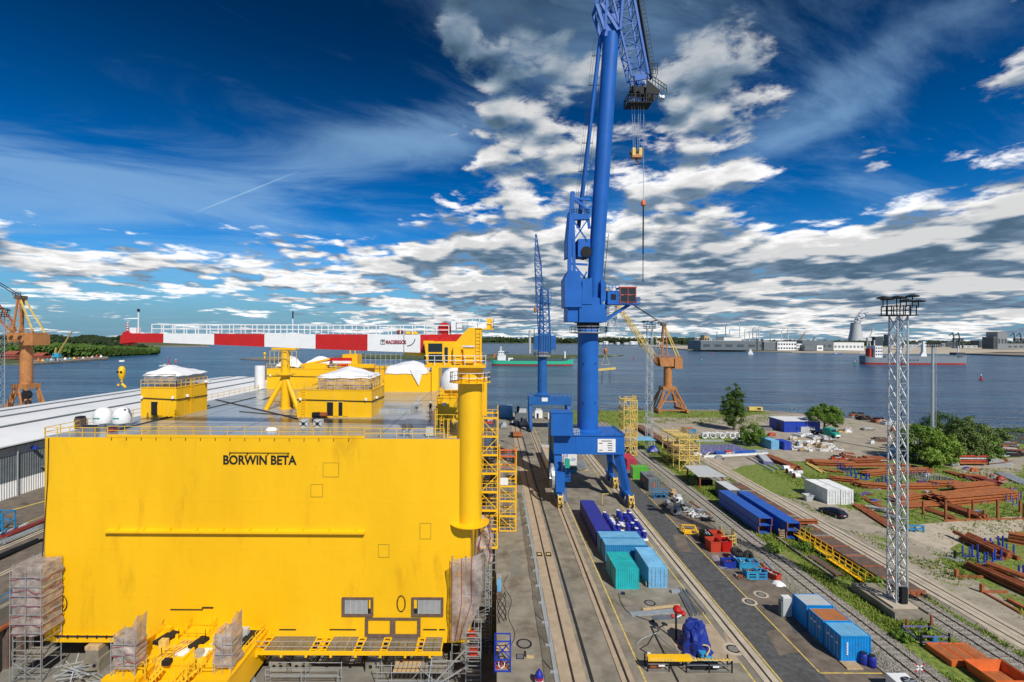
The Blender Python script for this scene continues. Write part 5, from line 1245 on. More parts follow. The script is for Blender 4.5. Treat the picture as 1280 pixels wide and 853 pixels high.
# ------------------------------------------------------------------ second blue crane at the end of the quay
Bf = 'blue_crane_far'; YD = 168.0; xm = XY(678, YD)
c2 = thing('harbour_crane', 'smaller blue harbour crane with steep lattice jib at the far quay end', 'crane', (0,0,0))
def q2(px, py, y=YD): return Vector((XY(px,y), y, ZY(px,py,y)))
zg1, zg0 = ZY(690,495,YD), ZY(690,505,YD)
MB().box(12.0,26.6,YD-3,YD+3,zg0,zg1).build('portal_beam',Bf,c2)
for x, xe in ((12.65,12.65),(25.6,26.05)):
    for y in (YD-4, YD+4): MB().bar((x,y*.5+YD*.5,zg0+.2),(xe,y,1.2),1.3,1.3,.8,.8).build('leg',Bf,c2)
for x in (12.65,26.05): 
    MB().box(x-.4,x+.4,YD-5.4,YD+5.4,.9,1.8).build('bogie',Bf,c2)
    for y in (YD-4.6,YD-3.2,YD+3.2,YD+4.6): MB().cyl((x-.15,y,.5),(x+.15,y,.5),.44,n=12).build('wheel','darksteel',c2)
mb = MB(); mb.rail([(12,YD-3,zg1),(26.6,YD-3,zg1)],1.2,1.5,.07); mb.build('portal_railing',Bf,c2); MB().box(16.4,18.4,YD-3.08,YD-3.0,zg1-1.6,zg1-.3).build('sign_plate','white',c2)
zp = ZY(678,440,YD); MB().cyl((xm,YD,zg1),(xm,YD,zp+.3),1.62,1.6,24).build('pillar',Bf,c2,True)
MB().lathe(xm,YD,[(2.8,zg1),(2.8,zg1+.3),(1.7,zg1+1.2)],20).build('pillar_foot',Bf,c2)
mb = MB(); mb.lathe(xm,YD,[(1.7,zp-1.6),(2.9,zp-1.5),(2.9,zp-1.3),(1.7,zp-1.0)],20); mb.rail([(xm+2.9*math.cos(i*.5236),YD+2.9*math.sin(i*.5236),zp-1.3) for i in range(13)],1.2,1.5,.07); mb.build('ring_platform','lightgrey',c2)
z5, z6 = zp, ZY(678,420,YD)
MB().box(q2(673.5,0).x,q2(688,0).x,YD-2.6,YD+2.6,z5,z6+.6).build('slew_house',Bf,c2); MB().box(q2(667.5,0).x,q2(673.4,0).x,YD-2,YD+2,z5+.8,z6).build('house_wing',Bf,c2); MB().box(q2(688.1,0).x,q2(694,0).x,YD-2,YD+2,z5+.8,z6).build('counterweight',Bf,c2)
mb = MB()
for i in range(5): mb.box(q2(675+i*3,0).x,q2(675.5+i*3,0).x,YD-2.68,YD-2.6,z5+.2,z6)
mb.build('louvre','darksteel',c2)
MB().lattice(q2(681,418),q2(680,362),3.6,2.6,7,.28,.16).build('tower',Bf,c2); mb = MB(); mb.box(q2(674,0).x,q2(688,0).x,YD-2,YD+2,ZY(680,380,YD),ZY(680,379,YD)); mb.rail([(q2(674,0).x,YD-2,ZY(680,379,YD)),(q2(688,0).x,YD-2,ZY(680,379,YD))],3.6,1.2,.08,3); mb.build('tower_platform',Bf,c2)
MB().lattice(q2(676.5,418,YD-1.5),q2(672,330,YD-3),1.9,2.1,12,.26,.13).build('jib',Bf,c2); MB().lattice(q2(672,330,YD-3),q2(669.2,293,YD-4),2.1,.35,6,.22,.11).build('jib_head',Bf,c2)
MB().cyl(q2(680,362),q2(671,305,YD-3.5),.09,n=5).build('luffing_rope','darksteel',c2); MB().cyl(q2(668.6,300,YD-4),q2(669,385,YD-4),.06,n=5).build('hoist_rope','darksteel',c2)
hk = q2(669,388,YD-4); MB().lathe(hk.x,hk.y,[(.1,hk.z+1.2),(.5,hk.z+.8),(.5,hk.z-.3),(.15,hk.z-1.0)],10).build('hook_block','orange_crane',c2,True)
mb = MB(); mb.cyl(q2(662.3,442),q2(662.3,413),.45,n=8); mb.build('exhaust_post','lightgrey',c2); MB().cyl(q2(667.7,430),q2(667.7,411),.12,n=6).build('mast','red',c2)
mb = MB(); mb.rail([q2(685,418),q2(691,418)],1.2,.8,.06); mb.build('house_railing',Bf,c2)

# ------------------------------------------------------------------ orange luffing crane on the far shore of the yard
def portal_crane(label, YO, pxm, rows, boom_to, name='portal_crane', mirror=1, cab=True, boomm='yellow_pale', base_z=0.0):
    t = thing(name, label, 'crane', (0,0,0)); O = 'orange_crane'
    def q(px, py, dy=0.0): y = YO+dy; return Vector((XY(px,y), y, ZY(px,py,y)))
    ybase, ylegtop, ycol, yturn, ytop, hw, pw, tw = rows   # pixel rows; half width of feet in px, pillar half width px, turntable half width px
    zb_ = base_z
    xc = XY(pxm, YO); hx_ = hw*YO/F; zl = ZY(pxm, ylegtop, YO)
    for s in (-1,1):
        for d in (-1,1):
            MB().bar((xc+s*hx_,YO+d*hx_,zb_+1.2),(xc+s*hx_*.38,YO+d*hx_*.38,zl),.75).build('leg',O,t); MB().bar((xc+s*hx_,YO+d*hx_*.2,zb_+1.2),(xc+s*hx_*.4,YO+d*hx_*.38,zl),.5).build('leg_strut',O,t)
        MB().bar((xc+s*hx_,YO-hx_*1.25,zb_+1.0),(xc+s*hx_,YO+hx_*1.25,zb_+1.0),1.1,1.2).build('sill_beam',O,t)
        for d in (-1.1,-.7,.7,1.1): MB().cyl((xc+s*hx_-.2,YO+d*hx_,zb_+.45),(xc+s*hx_+.2,YO+d*hx_,zb_+.45),.42,n=10).build('wheel','darksteel',t)
    mb = MB()
    for s in (-1,1): 
        mb.bar((xc+s*hx_*.98,YO-hx_,zb_+1.4),(xc-s*0,YO-hx_*.5,zl-.5),.5); mb.bar((xc+s*hx_,YO-hx_,zb_+1.3),(xc,YO-hx_,zb_+1.3),.5)
    mb.bar((xc-hx_*.7,YO-hx_*.7,(zb_+zl)*.48),(xc+hx_*.7,YO-hx_*.7,(zb_+zl)*.48),.5); mb.build('brace',O,t)
    MB().box(xc-hx_*.5,xc+hx_*.5,YO-hx_*.5,YO+hx_*.5,zl-.4,zl+1.0).build('portal_head',O,t)
    zc = ZY(pxm, ycol, YO); r = pw*YO/F
    MB().cyl((xc,YO,zl+1.0),(xc,YO,zc),r*1.02,r,20).build('pillar',O,t,True)
    zt2 = ZY(pxm, yturn, YO); tw_ = tw*YO/F
    MB().ext([(xc-tw_*.85,YO-2.4,zc),(xc+tw_,YO-2.4,zc),(xc+tw_*1.05,YO-2.4,zt2),(xc-tw_,YO-2.4,zt2)],(0,4.8,0)).build('turntable',O,t)
    MB().box(xc+tw_*.45,xc+tw_*1.18,YO-2.9,YO+2.9,zc-.9,zt2-.2).build('machine_house',O,t)
    mb = MB(); mb.rail([(xc-tw_,YO-2.5,zt2),(xc+tw_*1.1,YO-2.5,zt2)],1.1,1.4,.07); mb.build('railing',O,t)
    zT = ZY(pxm, ytop, YO); ax = xc+mirror*-tw_*.45
    MB().bar((ax-1.0,YO-1.6,zt2),(ax,YO-.8,zT),.45).build('tower_leg',O,t); MB().bar((ax-1.0,YO+1.6,zt2),(ax,YO+.8,zT),.45).build('tower_leg',O,t); MB().bar((ax+1.6,YO-1.6,zt2),(ax+.5,YO-.8,zT),.4).build('tower_leg',O,t)
    for k in range(1,6): z = zt2+(zT-zt2)*k/6; MB().bar((ax-1.0+k*.16,YO-1.6+k*.13,z),(ax+1.5-k*.18,YO-1.6+k*.13,z),.2).build('tower_rung',O,t)
    MB().box(ax-1.0,ax+1.0,YO-1.2,YO+1.2,zT-.6,zT+.5).build('tower_head','brown',t); MB().rail([(ax-1.2,YO-1.3,zT+.5),(ax+1.2,YO-1.3,zT+.5)],1.1,.8,.07).build('head_railing','brown',t)
    for d in (-1.2,1.2): MB().bar((ax+.4,YO+d*.6,zT-.3),(xc+tw_*1.0,YO+d*1.6,zt2),.4).build('backstay','yellow_pale',t)
    (bx0,by0,bx1,by1,bdy) = boom_to
    A_, B_ = q(bx0,by0), q(bx1,by1,bdy)
    MB().lattice(A_, A_.lerp(B_,.12), .8, 2.2, 2, .26, .14).build('jib_foot',O,t)
    n = max(8, int((B_-A_).length/2.6)); MB().lattice(A_.lerp(B_,.12), B_, 2.2, 1.0, n, .24, .13, cross=False).build('jib',boomm,t)
    for d in (-.8,.8): MB().cyl((ax,YO+d,zT+.2), B_+Vector((0,d*.4,.6)), .12, n=5).build('stay_rope','darksteel',t)
    return t, B_
oc, btip = portal_crane('orange luffing harbour crane with long yellow lattice jib on the grassy quay', 213, 835, (516,486,458,447,406,17,5.0,13), (824,457,757,361,-12))
yh = btip.y; x = btip.x
MB().cyl((x,yh,btip.z),(x,yh,ZY(760,438,yh)),.07,n=5).build('hoist_rope','darksteel',oc)
zz = ZY(760,440,yh); hb = MB().lathe(x,yh,[(.2,zz+1.6),(.85,zz+.9),(.85,zz-.4),(.2,zz-1.2)],10).build('hook_block','orange_crane',oc,True)
mb = MB(); 
for s in (-1,1): mb.bar((x,yh,zz-1.0),(x+s*1.8,yh,ZY(760,456,yh)),.18)
mb.bar((x-1.8,yh,ZY(760,456,yh)),(x+1.8,yh,ZY(760,456,yh)),.18); mb.build('sling','timber',hb)
MB().bar((x-4.2,yh,ZY(760,462,yh)-.3),(x+4.2,yh,ZY(760,460,yh)-.2),.8,.9).build('spreader_beam','yellow_pale',hb)
mb = MB()
for s in (-1.6,-1.1,1.6,2.1): mb.cyl((x+s,yh,ZY(760,462,yh)),(x+s,yh,ZY(760,480,yh)),.06,n=4)
mb.build('chain','darksteel',hb)
lc, btip2 = portal_crane('orange luffing harbour crane behind the white-roofed hall at the left', 150, 33, (548,484,428,416,372,19,6.4,16), (18,415,-45,330,-6), boomm='rust_orange')
x, yh = XY(38,146), 146; MB().cyl((x,yh-1.5,ZY(38,493,146)),(x,yh-.5,ZY(38,493,146)),1.3,n=18).build('cable_reel','black',lc,True)

# ------------------------------------------------------------------ light masts
def light_mast(label, x, y, ztop, w0, w1, n, zb=0.0, detail=True):
    t = thing('light_mast', label, 'mast', (x, y, zb)); H = ztop-zb
    MB().lattice((0,0,0),(0,0,H),w0,w1,n,.14,.065,(1,0,0),cross=detail).build('lattice','galv',t)
    if detail: MB().ladder((w0*.2,0,0),(w1*.2,0,H),.4,(1,0,0),.02,.5).build('ladder','darksteel',t)
    MB().box(-w1*1.2,w1*1.2,-w1*1.0,w1*1.0,H,H+.12).build('platform','darksteel',t)
    MB().rail([(-w1*.95,-w1*.95,H+.1),(w1*.95,-w1*.95,H+.1),(w1*.95,w1*.95,H+.1),(-w1*.95,w1*.95,H+.1),(-w1*.95,-w1*.95,H+.1)],1.1,.8,.04).build('railing','darksteel',t)
    for i, (ox, oy, oz) in enumerate(((-1.9,-.6,1.9),(-.9,-.8,2.1),(.2,-.9,1.7),(1.3,-.5,2.3),(2.3,-.2,1.7),(-1.2,.9,2.2),(1.0,.9,2.2))):
        l = MB(); l.lathe(ox*w1*.8,oy*w1*.8,[(.15,H+oz+.25),(.62,H+oz+.1),(.70,H+oz),(.60,H+oz-.06)],10); lo = l.build('floodlight','darksteel',t)
        MB().bar((ox*w1*.8,oy*w1*.8,H+1.0),(ox*w1*.8,oy*w1*.8,H+oz+.1),.08).build('bracket','darksteel',lo)
    return t
mx, my = G(1126, 762)
light_mast('tall grey lattice floodlight mast on a concrete base beside the railway', 48.3, 57.4, 34.9, 1.32, 1.2, 17, .95)
light_mast('distant grey lattice floodlight mast in front of the orange crane', XY(812,141), 141, 35.0, 1.7, 1.4, 20, 0, False)
light_mast('grey lattice floodlight mast cut off at the left picture edge', XY(-1,139), 139, 37.5, 1.7, 1.5, 20, 0, False)
t = thing('mast_foundation','long concrete foundation block under the nearest floodlight mast','foundation',(47.9,57.8,0))
MB().ext([(-2.1,-3.1,0),(2.1,-3.1,0),(2.1,3.6,0),(-2.1,3.6,0)],(0,0,.72)).build('block','concrete',t)
mb = MB(); mb.box(-2.1,-1.75,-3.1,3.6,.72,.95); mb.box(1.75,2.1,-3.1,3.6,.72,.95); mb.box(-1.74,1.74,3.3,3.6,.72,.95); mb.build('kerb','concrete',t); MB().box(-1.3,1.9-.3,-1.9,1.3,.725,.94).build('plinth','slab_pale',t)
MB().box(.15,.85,-1.4,-.9,1.0,2.9).build('switch_box','darksteel',t)
px, py = XY(1166,130), 130
t = thing('pole_light','slim grey pole light rising behind the green trees','mast',(px,py,0)); MB().cyl((0,0,0),(0,0,30.5),.42,.30,12).build('pole','galv',t,True); MB().ladder((.9,0,4),(.75,0,30),.4,(0,1,0)).build('ladder','galv',t); MB().box(-1.6,1.6,-.5,.5,30.2,30.35).build('platform','darksteel',t); MB().rail([(-1.8,-.5,30.3),(1.8,-.5,30.3)],1.0,.6,.05).build('railing','darksteel',t)
for i in range(7): MB().cbox(-1.8+i*.6,0,31.0,.35,.35,.3).build('floodlight','darksteel',t)

# ------------------------------------------------------------------ containers
def corr_wall(mb, p0, p1, z0, z1, nrm, pitch=.28, depth=.045):
    p0, p1, nrm = Vector((*p0,0)), Vector((*p1,0)), Vector((*nrm,0)); L = (p1-p0).length; n = max(3, int(L/pitch)); d = (p1-p0)/n
    pts_ = []
    for i in range(n):
        a = p0+d*i
        pts_ += [a, a+d*.32, a+d*.5-nrm*depth, a+d*.82-nrm*depth]
    pts_.append(p1)
    o = len(mb.v)
    for q in pts_: mb.v.append((q.x,q.y,z0)); mb.v.append((q.x,q.y,z1))
    for i in range(len(pts_)-1): mb.f.append((o+2*i, o+2*i+2, o+2*i+3, o+2*i+1))
def corr_roof(mb, x0, x1, y0, y1, z, pitch=.34, depth=.03):
    n = max(3, int((y1-y0)/pitch)); d = (y1-y0)/n; o = len(mb.v); ys = []
    for i in range(n): a = y0+d*i; ys += [(a,z),(a+d*.35,z),(a+d*.5,z-depth),(a+d*.85,z-depth)]
    ys.append((y1,z))
    for (y,zz) in ys: mb.v.append((x0,y,zz)); mb.v.append((x1,y,zz))
    for i in range(len(ys)-1): mb.f.append((o+2*i,o+2*i+1,o+2*i+3,o+2*i+2))
def container(label, x, y, rz, m, L=6.06, W=2.44, H=2.59, roofm=None, doors=True, z=0.0, group=None, name='shipping_container', door_m=None):
    """long axis along local Y, door end at -Y; x, y = centre of the base"""
    t = thing(name, label, 'container', (x,y,z+.004), rz, group); w_, l_ = W/2, L/2; c = .09
    mb = MB(); corr_wall(mb,(w_-.03,-l_+c),(w_-.03,l_-c),.14,H-.1,(1,0)); corr_wall(mb,(-w_+.03,l_-c),(-w_+.03,-l_+c),.14,H-.1,(-1,0)); corr_wall(mb,(w_-c,l_-.03),(-w_+c,l_-.03),.14,H-.1,(0,1))
    if not doors: corr_wall(mb,(-w_+c,-l_+.03),(w_-c,-l_+.03),.14,H-.1,(0,-1))
    mb.build('wall',m,t)
    r = MB(); corr_roof(r,-w_+c,w_-c,-l_+c,l_-c,H-.02); r.build('roof',roofm or m,t)
    f = MB()
    for sx in (-1,1):
        for sy in (-1,1): f.box(sx*w_-(c if sx>0 else 0),sx*w_+(c if sx<0 else 0),sy*l_-(c if sy>0 else 0),sy*l_+(c if sy<0 else 0),0,H)
        f.box(sx*(w_-.045)-.045,sx*(w_-.045)+.045,-l_+c,l_-c,.0,.16); f.box(sx*(w_-.045)-.045,sx*(w_-.045)+.045,-l_+c,l_-c,H-.11,H-.003)
    for sy in (-1,1): f.box(-w_+c,w_-c,sy*(l_-.045)-.045,sy*(l_-.045)+.045,0,.16); f.box(-w_+c,w_-c,sy*(l_-.045)-.045,sy*(l_-.045)+.045,H-.12,H-.003)
    f.box(-w_+c,w_-c,-l_+c,l_-c,.10,.14); f.build('frame',m,t)
    if doors:
        for s in (-1,1):
            x0_, x1_ = (-w_+c+.01,-.01) if s < 0 else (.01,w_-c-.01)
            d = MB(); d.box(x0_,x1_,-l_+.01,-l_+.06,.17,H-.13)
            for k in range(4): zz = .45+k*(H-.9)/3.4; d.box(x0_+.08,x1_-.08,-l_-.012,-l_+.011,zz,zz+.30)
            do = d.build('door',door_m or m,t)
            for q in (.3,.72): 
                xx = x0_+(x1_-x0_)*q; MB().cyl((xx,-l_-.05,.2),(xx,-l_-.05,H-.16),.025,n=6).build('lock_bar','galv',do)
    return t
def row_label(base, which): return base % which
Q = math.pi/2
# teal pair of ten-foot containers, doors to the left
container('teal short container in front of the mid-blue pair, nearest one', 17.15, 62.55, -Q, 'c_teal', 2.99)
container('teal short container directly behind the nearest teal one', 17.1, 65.1, -Q, 'c_teal', 2.99)
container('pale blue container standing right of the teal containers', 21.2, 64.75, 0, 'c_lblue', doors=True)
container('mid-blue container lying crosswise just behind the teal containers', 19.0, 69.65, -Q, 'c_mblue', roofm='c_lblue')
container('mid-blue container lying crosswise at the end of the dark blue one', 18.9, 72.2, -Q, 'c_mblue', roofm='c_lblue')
container('very long dark blue container reaching back towards the gantry', 16.95, 80.6, 0, 'c_dblue', 13.6)
# ten-foot containers at the right edge of the asphalt
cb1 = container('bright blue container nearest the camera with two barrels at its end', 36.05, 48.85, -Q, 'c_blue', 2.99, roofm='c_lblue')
cb2 = container('bright blue container with rusty orange roof, middle of the row', 36.05, 51.45, -Q, 'c_blue', 2.99, roofm='roof_rust')
cb3 = container('bright blue container with open door and worn grey roof', 36.2, 54.35, -Q, 'c_blue', 2.99, roofm='lightgrey', doors=False)
o = MB().box(0,.05,0,1.15,.2,2.4).build('open_door','c_blue',cb3); o.location=(-1.2,-1.56,0); o.rotation_euler=(0,0,-.9)
for cb in (cb1, cb2):
    for (u, zz, wd) in ((-.75,1.7,.3),(-.2,1.7,.3),(.5,1.55,.35)): MB().box(u,u+wd,-1.53,-1.512,zz,zz+.16).build('marking','white',cb)
lt = MB()
for k in range(8): lt.box(1.222,1.235,-.95,-.80,.75+k*.16,.75+k*.16+.11)
lt.build('marking_column','white',cb1)
t = thing('tall_cabinet','pale green open cabinet leaning at the far end of the blue containers','cabinet',(33.9,55.6,0)); MB().box(-.45,.45,-.3,.3,.1,2.3).build('body','c_white',t); MB().box(-.5,.5,-.34,-.3,.2,2.2).build('door','lightgrey',t); MB().box(-.7,-.5,-.3,.3,0,1.8).build('side_leaf','c_grey',t)
# containers right of the gantry
container('grey container with orange mark on its doors beside the asphalt road', 33.7, 103.6, 0, 'c_grey', doors=True, roofm='c_grey')
container('bright green container between the red and grey ones', 33.6, 110.8, -Q, 'c_green', 3.6, door_m='c_white')
container('red container at the back of the row right of the gantry', 33.7, 120.2, 0, 'c_red')
gc = [o for o in C.objects if o.get('label','').startswith('grey container with orange')][0]
MB().box(-.25,.02,-3.14,-3.10,.8,2.0).build('orange_mark','orange',gc); MB().box(-1.24,-1.225,-.6,1.4,1.3,1.9).build('orange_mark','orange',gc); MB().box(-.7,.5,-1.5,.6,2.575,2.63).build('roof_stain','brown',gc)
# stacks under and behind the gantry
t = thing('site_cabin','white cabin with blue oval logo on a grey and teal base, under the gantry','cabin',(18.1,115.5,0))
MB().box(-1.7,1.7,-1.2,1.2,0,.8).build('base','c_turq',t); MB().box(-1.68,1.68,-1.18,1.18,.8,1.8).build('lower_wall','c_grey',t); MB().box(-1.7,1.7,-1.2,1.2,1.8,4.1).build('upper_wall','c_white',t); MB().box(-1.75,1.75,-1.25,1.25,4.1,4.2).build('roof','white',t)
mb = MB()
for i in range(12): mb.bar((.8+.6*math.cos(R(30*i)),-1.22,3.2+.3*math.sin(R(30*i))),(.8+.6*math.cos(R(30*i+30)),-1.22,3.2+.3*math.sin(R(30*i+30))),.08,.05)
mb.bar((.45,-1.22,3.05),(1.15,-1.22,3.35),.08); mb.build('logo','shed_blue',t)
t = thing('open_top_container','long grey open-top container with brown load behind the left gantry leg','container',(14.6,122,0))
mb = MB(); mb.box(-1.7,-1.55,-10,10,.4,2.8); mb.box(1.55,1.7,-10,10,.4,2.8); mb.box(-1.55,1.55,-10,-9.85,.4,2.8); mb.box(-1.55,1.55,9.85,10,.4,2.8); mb.box(-1.55,1.55,-9.85,9.85,.4,.6); mb.build('wall','lightgrey',t); MB().grid(lambda u,v:(-1.5+3*u,-9.8+19.6*v,2.2+.25*math.sin(v*40)*math.sin(u*6)),8,40).build('load','slab',t)
mb = MB(); mb.rail([(-1.7,-10.05,2.8),(1.7,-10.05,2.8)],.5,.8,.03); 
for s in (-1,1): mb.box(s*1.2-.3,s*1.2+.3,-9,9,0,.4)
mb.build('skid','darksteel',t)
for (px,py,h,w_,lab) in ((673.5,523,3.8,3.0,'white cabin under the second crane, left one'),(690,524,3.2,3.2,'white cabin under the second crane, right one')):
    x,y = G(px,py); t = thing('site_cabin',lab,'cabin',(x,y,0)); MB().cbox(0,0,.2,w_,3,h-.9).build('wall','white',t); MB().cbox(0,.3,h-.7,w_*.7,2,.7).build('roof_box','lightgrey',t); MB().cbox(-w_*.15,-1.53,.3,.8,.05,1.9).build('door','darksteel',t); MB().cbox(0,0,0,w_*.9,2.8,.2).build('base','darksteel',t)
mb = MB(); t = thing('pipe_rack','tilted rack of grey tubes beside the white cabin under the gantry','rack',(21.6,119,0))
for i in range(7): MB().bar((i*.35-1,-3,.3+i*.1),(i*.35-1,3.4,.4+i*.1),.2).build('tube','galv',t)
mb.box(-1.2,1.4,-2.5,-2.3,0,.3); mb.box(-1.2,1.4,2.4,2.6,0,.35); mb.build('bearer','timber',t)
# ------------------------------------------------------------------ quay fence: every panel, foot and post a part
fe = thing('site_fence', 'long mesh site fence on concrete feet along the quay edge', 'fence', (5.85, 0, 0))
pm = MB(); 
for i in range(24): pm.bar((0,-1.94+i*3.88/23,.15),(0,-1.94+i*3.88/23,2.0),.014)
for i in range(9): pm.bar((0,-1.94,.15+i*1.85/8),(0,1.94,.15+i*1.85/8),.014)
for s in (-1,1): pm.bar((0,s*1.95,.05),(0,s*1.95,2.05),.05)
for z in (.15,2.02): pm.bar((0,-1.95,z),(0,1.95,z),.045)
pm = pm.mesh('panel'); pm.materials.append(M['galv'])
ftm = MB().ext([(-.42,-.12,0),(.42,-.12,0),(.36,-.12,.16),(-.36,-.12,.16)],(0,.24,0)).mesh('foot'); ftm.materials.append(M['lightgrey'])
y = 42.0; i = 0
while y < 96:
    put('panel', pm, fe, (random.uniform(-.05,.05), y+2, 0), (0,0,random.uniform(-.015,.015))); put('foot', ftm, fe, (0, y, .004)); y += 4.0
# quay edge coping in lengths, service pits
for (px,py,lab) in ((664.5,820,'low wooden box beside the manhole on the quay edge'),):
    x,y = G(px,py); t = thing('wooden_box',lab,'box',(x,y,.004)); MB().cbox(0,0,0,.75,.75,.35).build('box','timber',t); MB().cbox(0,0,.35,.8,.8,.05).build('lid','plank_grey',t)
x,y = G(652,821); t = thing('drain_grate','square dark drain grate beside the wooden box','grate',(x,y,.008)); MB().cbox(0,0,0,.8,.8,.015).build('frame','darksteel',t); MB().cbox(0,0,.015,.6,.6,.008).build('grid','steel',t)
for k,(px,py) in enumerate(((675.5,693.5),(687.0,693.5))):
    x,y = G(px,py); t = thing('rail_pit','square service pit with yellow lid, %s of the dock rail'%('left','right')[k],'pit',(x,y,.052)); MB().cbox(0,0,0,.8,1.3,.012).build('frame','darksteel',t); MB().cbox(0,.05,.012,.5,.5,.01).build('lid','yellow_pale',t)
x,y = G(676,855); t = thing('gas_cylinder','blue upright cylinder with white and red marks by the quay fence','cylinder',(x,y,.004))
MB().lathe(0,0,[(.34,0),(.40,.1),(.40,.8),(.30,1.05),(.14,1.2),(.1,1.35)],14).build('body','drum_blue',t,True); MB().lathe(0,0,[(.405,.5),(.405,.68)],14).build('red_band','red',t); MB().lathe(0,0,[(.407,.32),(.407,.44)],14).build('white_band','white',t)
x,y = G(624,845); t = thing('tool_cage','blue steel cage with coiled red and white hoses at the dock edge','cage',(.95,46.6,.004))
mb = MB()
for sx in (-.75,.75):
    for sy in (-.6,.6): mb.bar((sx,sy,0),(sx,sy,3.0),.1)
for z in (.1,1.2,2.95):
    mb.bar((-.75,-.6,z),(.75,-.6,z),.1); mb.bar((-.75,.6,z),(.75,.6,z),.1); mb.bar((-.75,-.6,z),(-.75,.6,z),.1); mb.bar((.75,-.6,z),(.75,.6,z),.1)
mb.bar((-.75,-.6,1.3),(.75,-.6,2.9),.08); mb.bar((.75,-.6,1.3),(-.75,-.6,2.9),.08); mb.build('frame','shed_blue',t)
MB().box(-.7,.7,-.55,.55,.02,.06).build('floor','plank_grey',t)
for k,(x_,m) in enumerate(((-.4,'red'),(-.1,'white'),(.2,'orange'),(.45,'black'))):
    mb = MB(); mb.tube([(x_+.30*math.cos(i*.7),-.3+.2*k*.3,.55+.42*math.sin(i*.7)) for i in range(10)],.05,6); mb.build('hose',m,t)
MB().box(-.6,.6,-.5,.5,1.95,2.0).build('shelf','timber',t)
for k,(px,py,s) in enumerate(((636,760,1.0),(628,742,.8))):
    pass
t = thing('control_cabinet','blue-grey cabinet with trailing cables beside the hull scaffold','cabinet',(.75,60.6,.004)); MB().cbox(0,0,0,.5,1.0,1.9).build('body','c_lblue',t); MB().cbox(0,0,1.9,.6,1.1,.1).build('lid','galv',t); MB().cbox(.0,-1.6,0,.6,.6,.7).build('motor','brown',t)
mb = MB()
for k in range(5): mb.tube([(.3+.5*math.sin(i*.6+k),-.5-i*.8+k*.2,.04+.02*k) for i in range(9)],.035,5)
mb.build('cable','rubber',t)
mb = MB(); t = thing('quay_cable','thin black cable snaking along the quay edge','cable',(0,0,.03)); mb.tube([(1.9+.35*math.sin(i*.9)+.2*math.sin(i*.37),50+i*1.0,0) for i in range(16)],.035,5); mb.build('cable','rubber',t)
# trolley on the dock rail, shed with blue sheet, machinery at the far end of the quay
x,y = G(647.5,546); t = thing('rail_trolley','rust-brown flat trolley on the dock rail near the far end','trolley',(x,y,0)); MB().cbox(0,0,.6,3.0,5.0,.6).build('deck','rust_orange',t); MB().cbox(-1.9,-.5,.1,1.0,2.2,1.3).build('drive_box','darksteel',t)
for sx in (-.8,.8):
    for sy in (-1.8,1.8): MB().cyl((sx-.12,sy,.42),(sx+.12,sy,.42),.36,n=12).build('wheel','darksteel',t)
t = thing('sheeted_shed','small shed covered with pale blue sheeting at the quay end','shed',(4.6,196,0)); MB().ext([(-3,-2.5,0),(3,-2.5,0),(2.6,-2.5,4.6),(-2.6,-2.5,4.6)],(0,5,0)).build('sheeting','c_lblue',t); mb=MB(); mb.bar((-3.05,-2.6,.1),(-2.65,-2.6,4.7),.2); mb.bar((3.05,-2.6,.1),(2.65,-2.6,4.7),.2); mb.build('frame','galv',t)
for k,(px,py,sx,sy,h,m,lab) in enumerate(((652,524,5,4,4.2,'c_grey','grey-green engine block on the quay beside the second crane'),(655,532,3,3,2.4,'steel','grey generator set in front of the engine block'),(612,530,3,3,1.6,'skip_red','red toolbox trolley at the dock end'),(630,533,2.2,9,1.0,'galv','long grey gangway section lying on the quay edge'),(641,531,1.6,4,1.2,'darksteel','dark cable drum frame near the gangway section'))):
    x,y = G(px,py); t = thing('quay_machine',lab,'machine',(x,y,0)); MB().cbox(0,0,.2,sx,sy,h*.6).build('body',m,t); MB().cbox(sx*.1,0,.2+h*.6,sx*.6,sy*.7,h*.3).build('upper_part','lightgrey',t); MB().cbox(-sx*.25,-.2,.2+h*.6,sx*.2,sy*.2,h*.55).build('stack','darksteel',t); MB().cbox(0,0,0,sx*.9,sy*.9,.2).build('skid','black',t)
mb = MB(); t = thing('quay_handrail','grey handrail along the far dock edge','railing',(.9,88,.004)); mb.rail([(0,0,0),(0,110,0)],1.1,2.4,.035); mb.build('rail','galv',t)

# ------------------------------------------------------------------ goods on the storage apron
def barrel_row(x0, y0, nx, ny, dx, dy, lab, grp):
    base = thing('drum_pallet','white pallet frame carrying rows of blue drums, %s'%lab,'pallet',(x0,y0,.004))
    mb = MB(); mb.box(-.5,(nx-1)*dx+.5,-.5,(ny-1)*dy+.5,.12,.25)
    for i in range(ny+1): mb.box(-.45,(nx-1)*dx+.45,-.5+i*dy-.06,-.5+i*dy+.06,0,.12)
    mb.build('deck','white',base)
    bm_ = MB().lathe(0,0,[(.30,0),(.33,.05),(.33,.55),(.36,.58),(.33,.61),(.33,1.05),(.30,1.1)],12).mesh('drum'); bm_.materials.append(M['drum_blue'])
    cm_ = MB().lathe(0,0,[(.31,1.1),(.31,1.14),(.1,1.15)],12).mesh('lid'); cm_.materials.append(M['white'])
    for i in range(nx):
        for j in range(ny):
            if random.random() < .12: continue
            d = put('drum',bm_,None,(x0+i*dx+random.uniform(-.08,.08),y0+j*dy+random.uniform(-.08,.08),.26),(0,0,random.random()*6)); tag(d,'blue drum standing on the white pallet %s'%lab,'drum',grp)
            if random.random() < .3: put('lid',cm_,d,(0,0,0))
barrel_row(19.7,75.6,2,9,.95,1.15,'beside the dark blue container','drums beside the long container')
barrel_row(22.3,76.6,3,9,.9,1.15,'near the right crane rail','drums near the right crane rail')
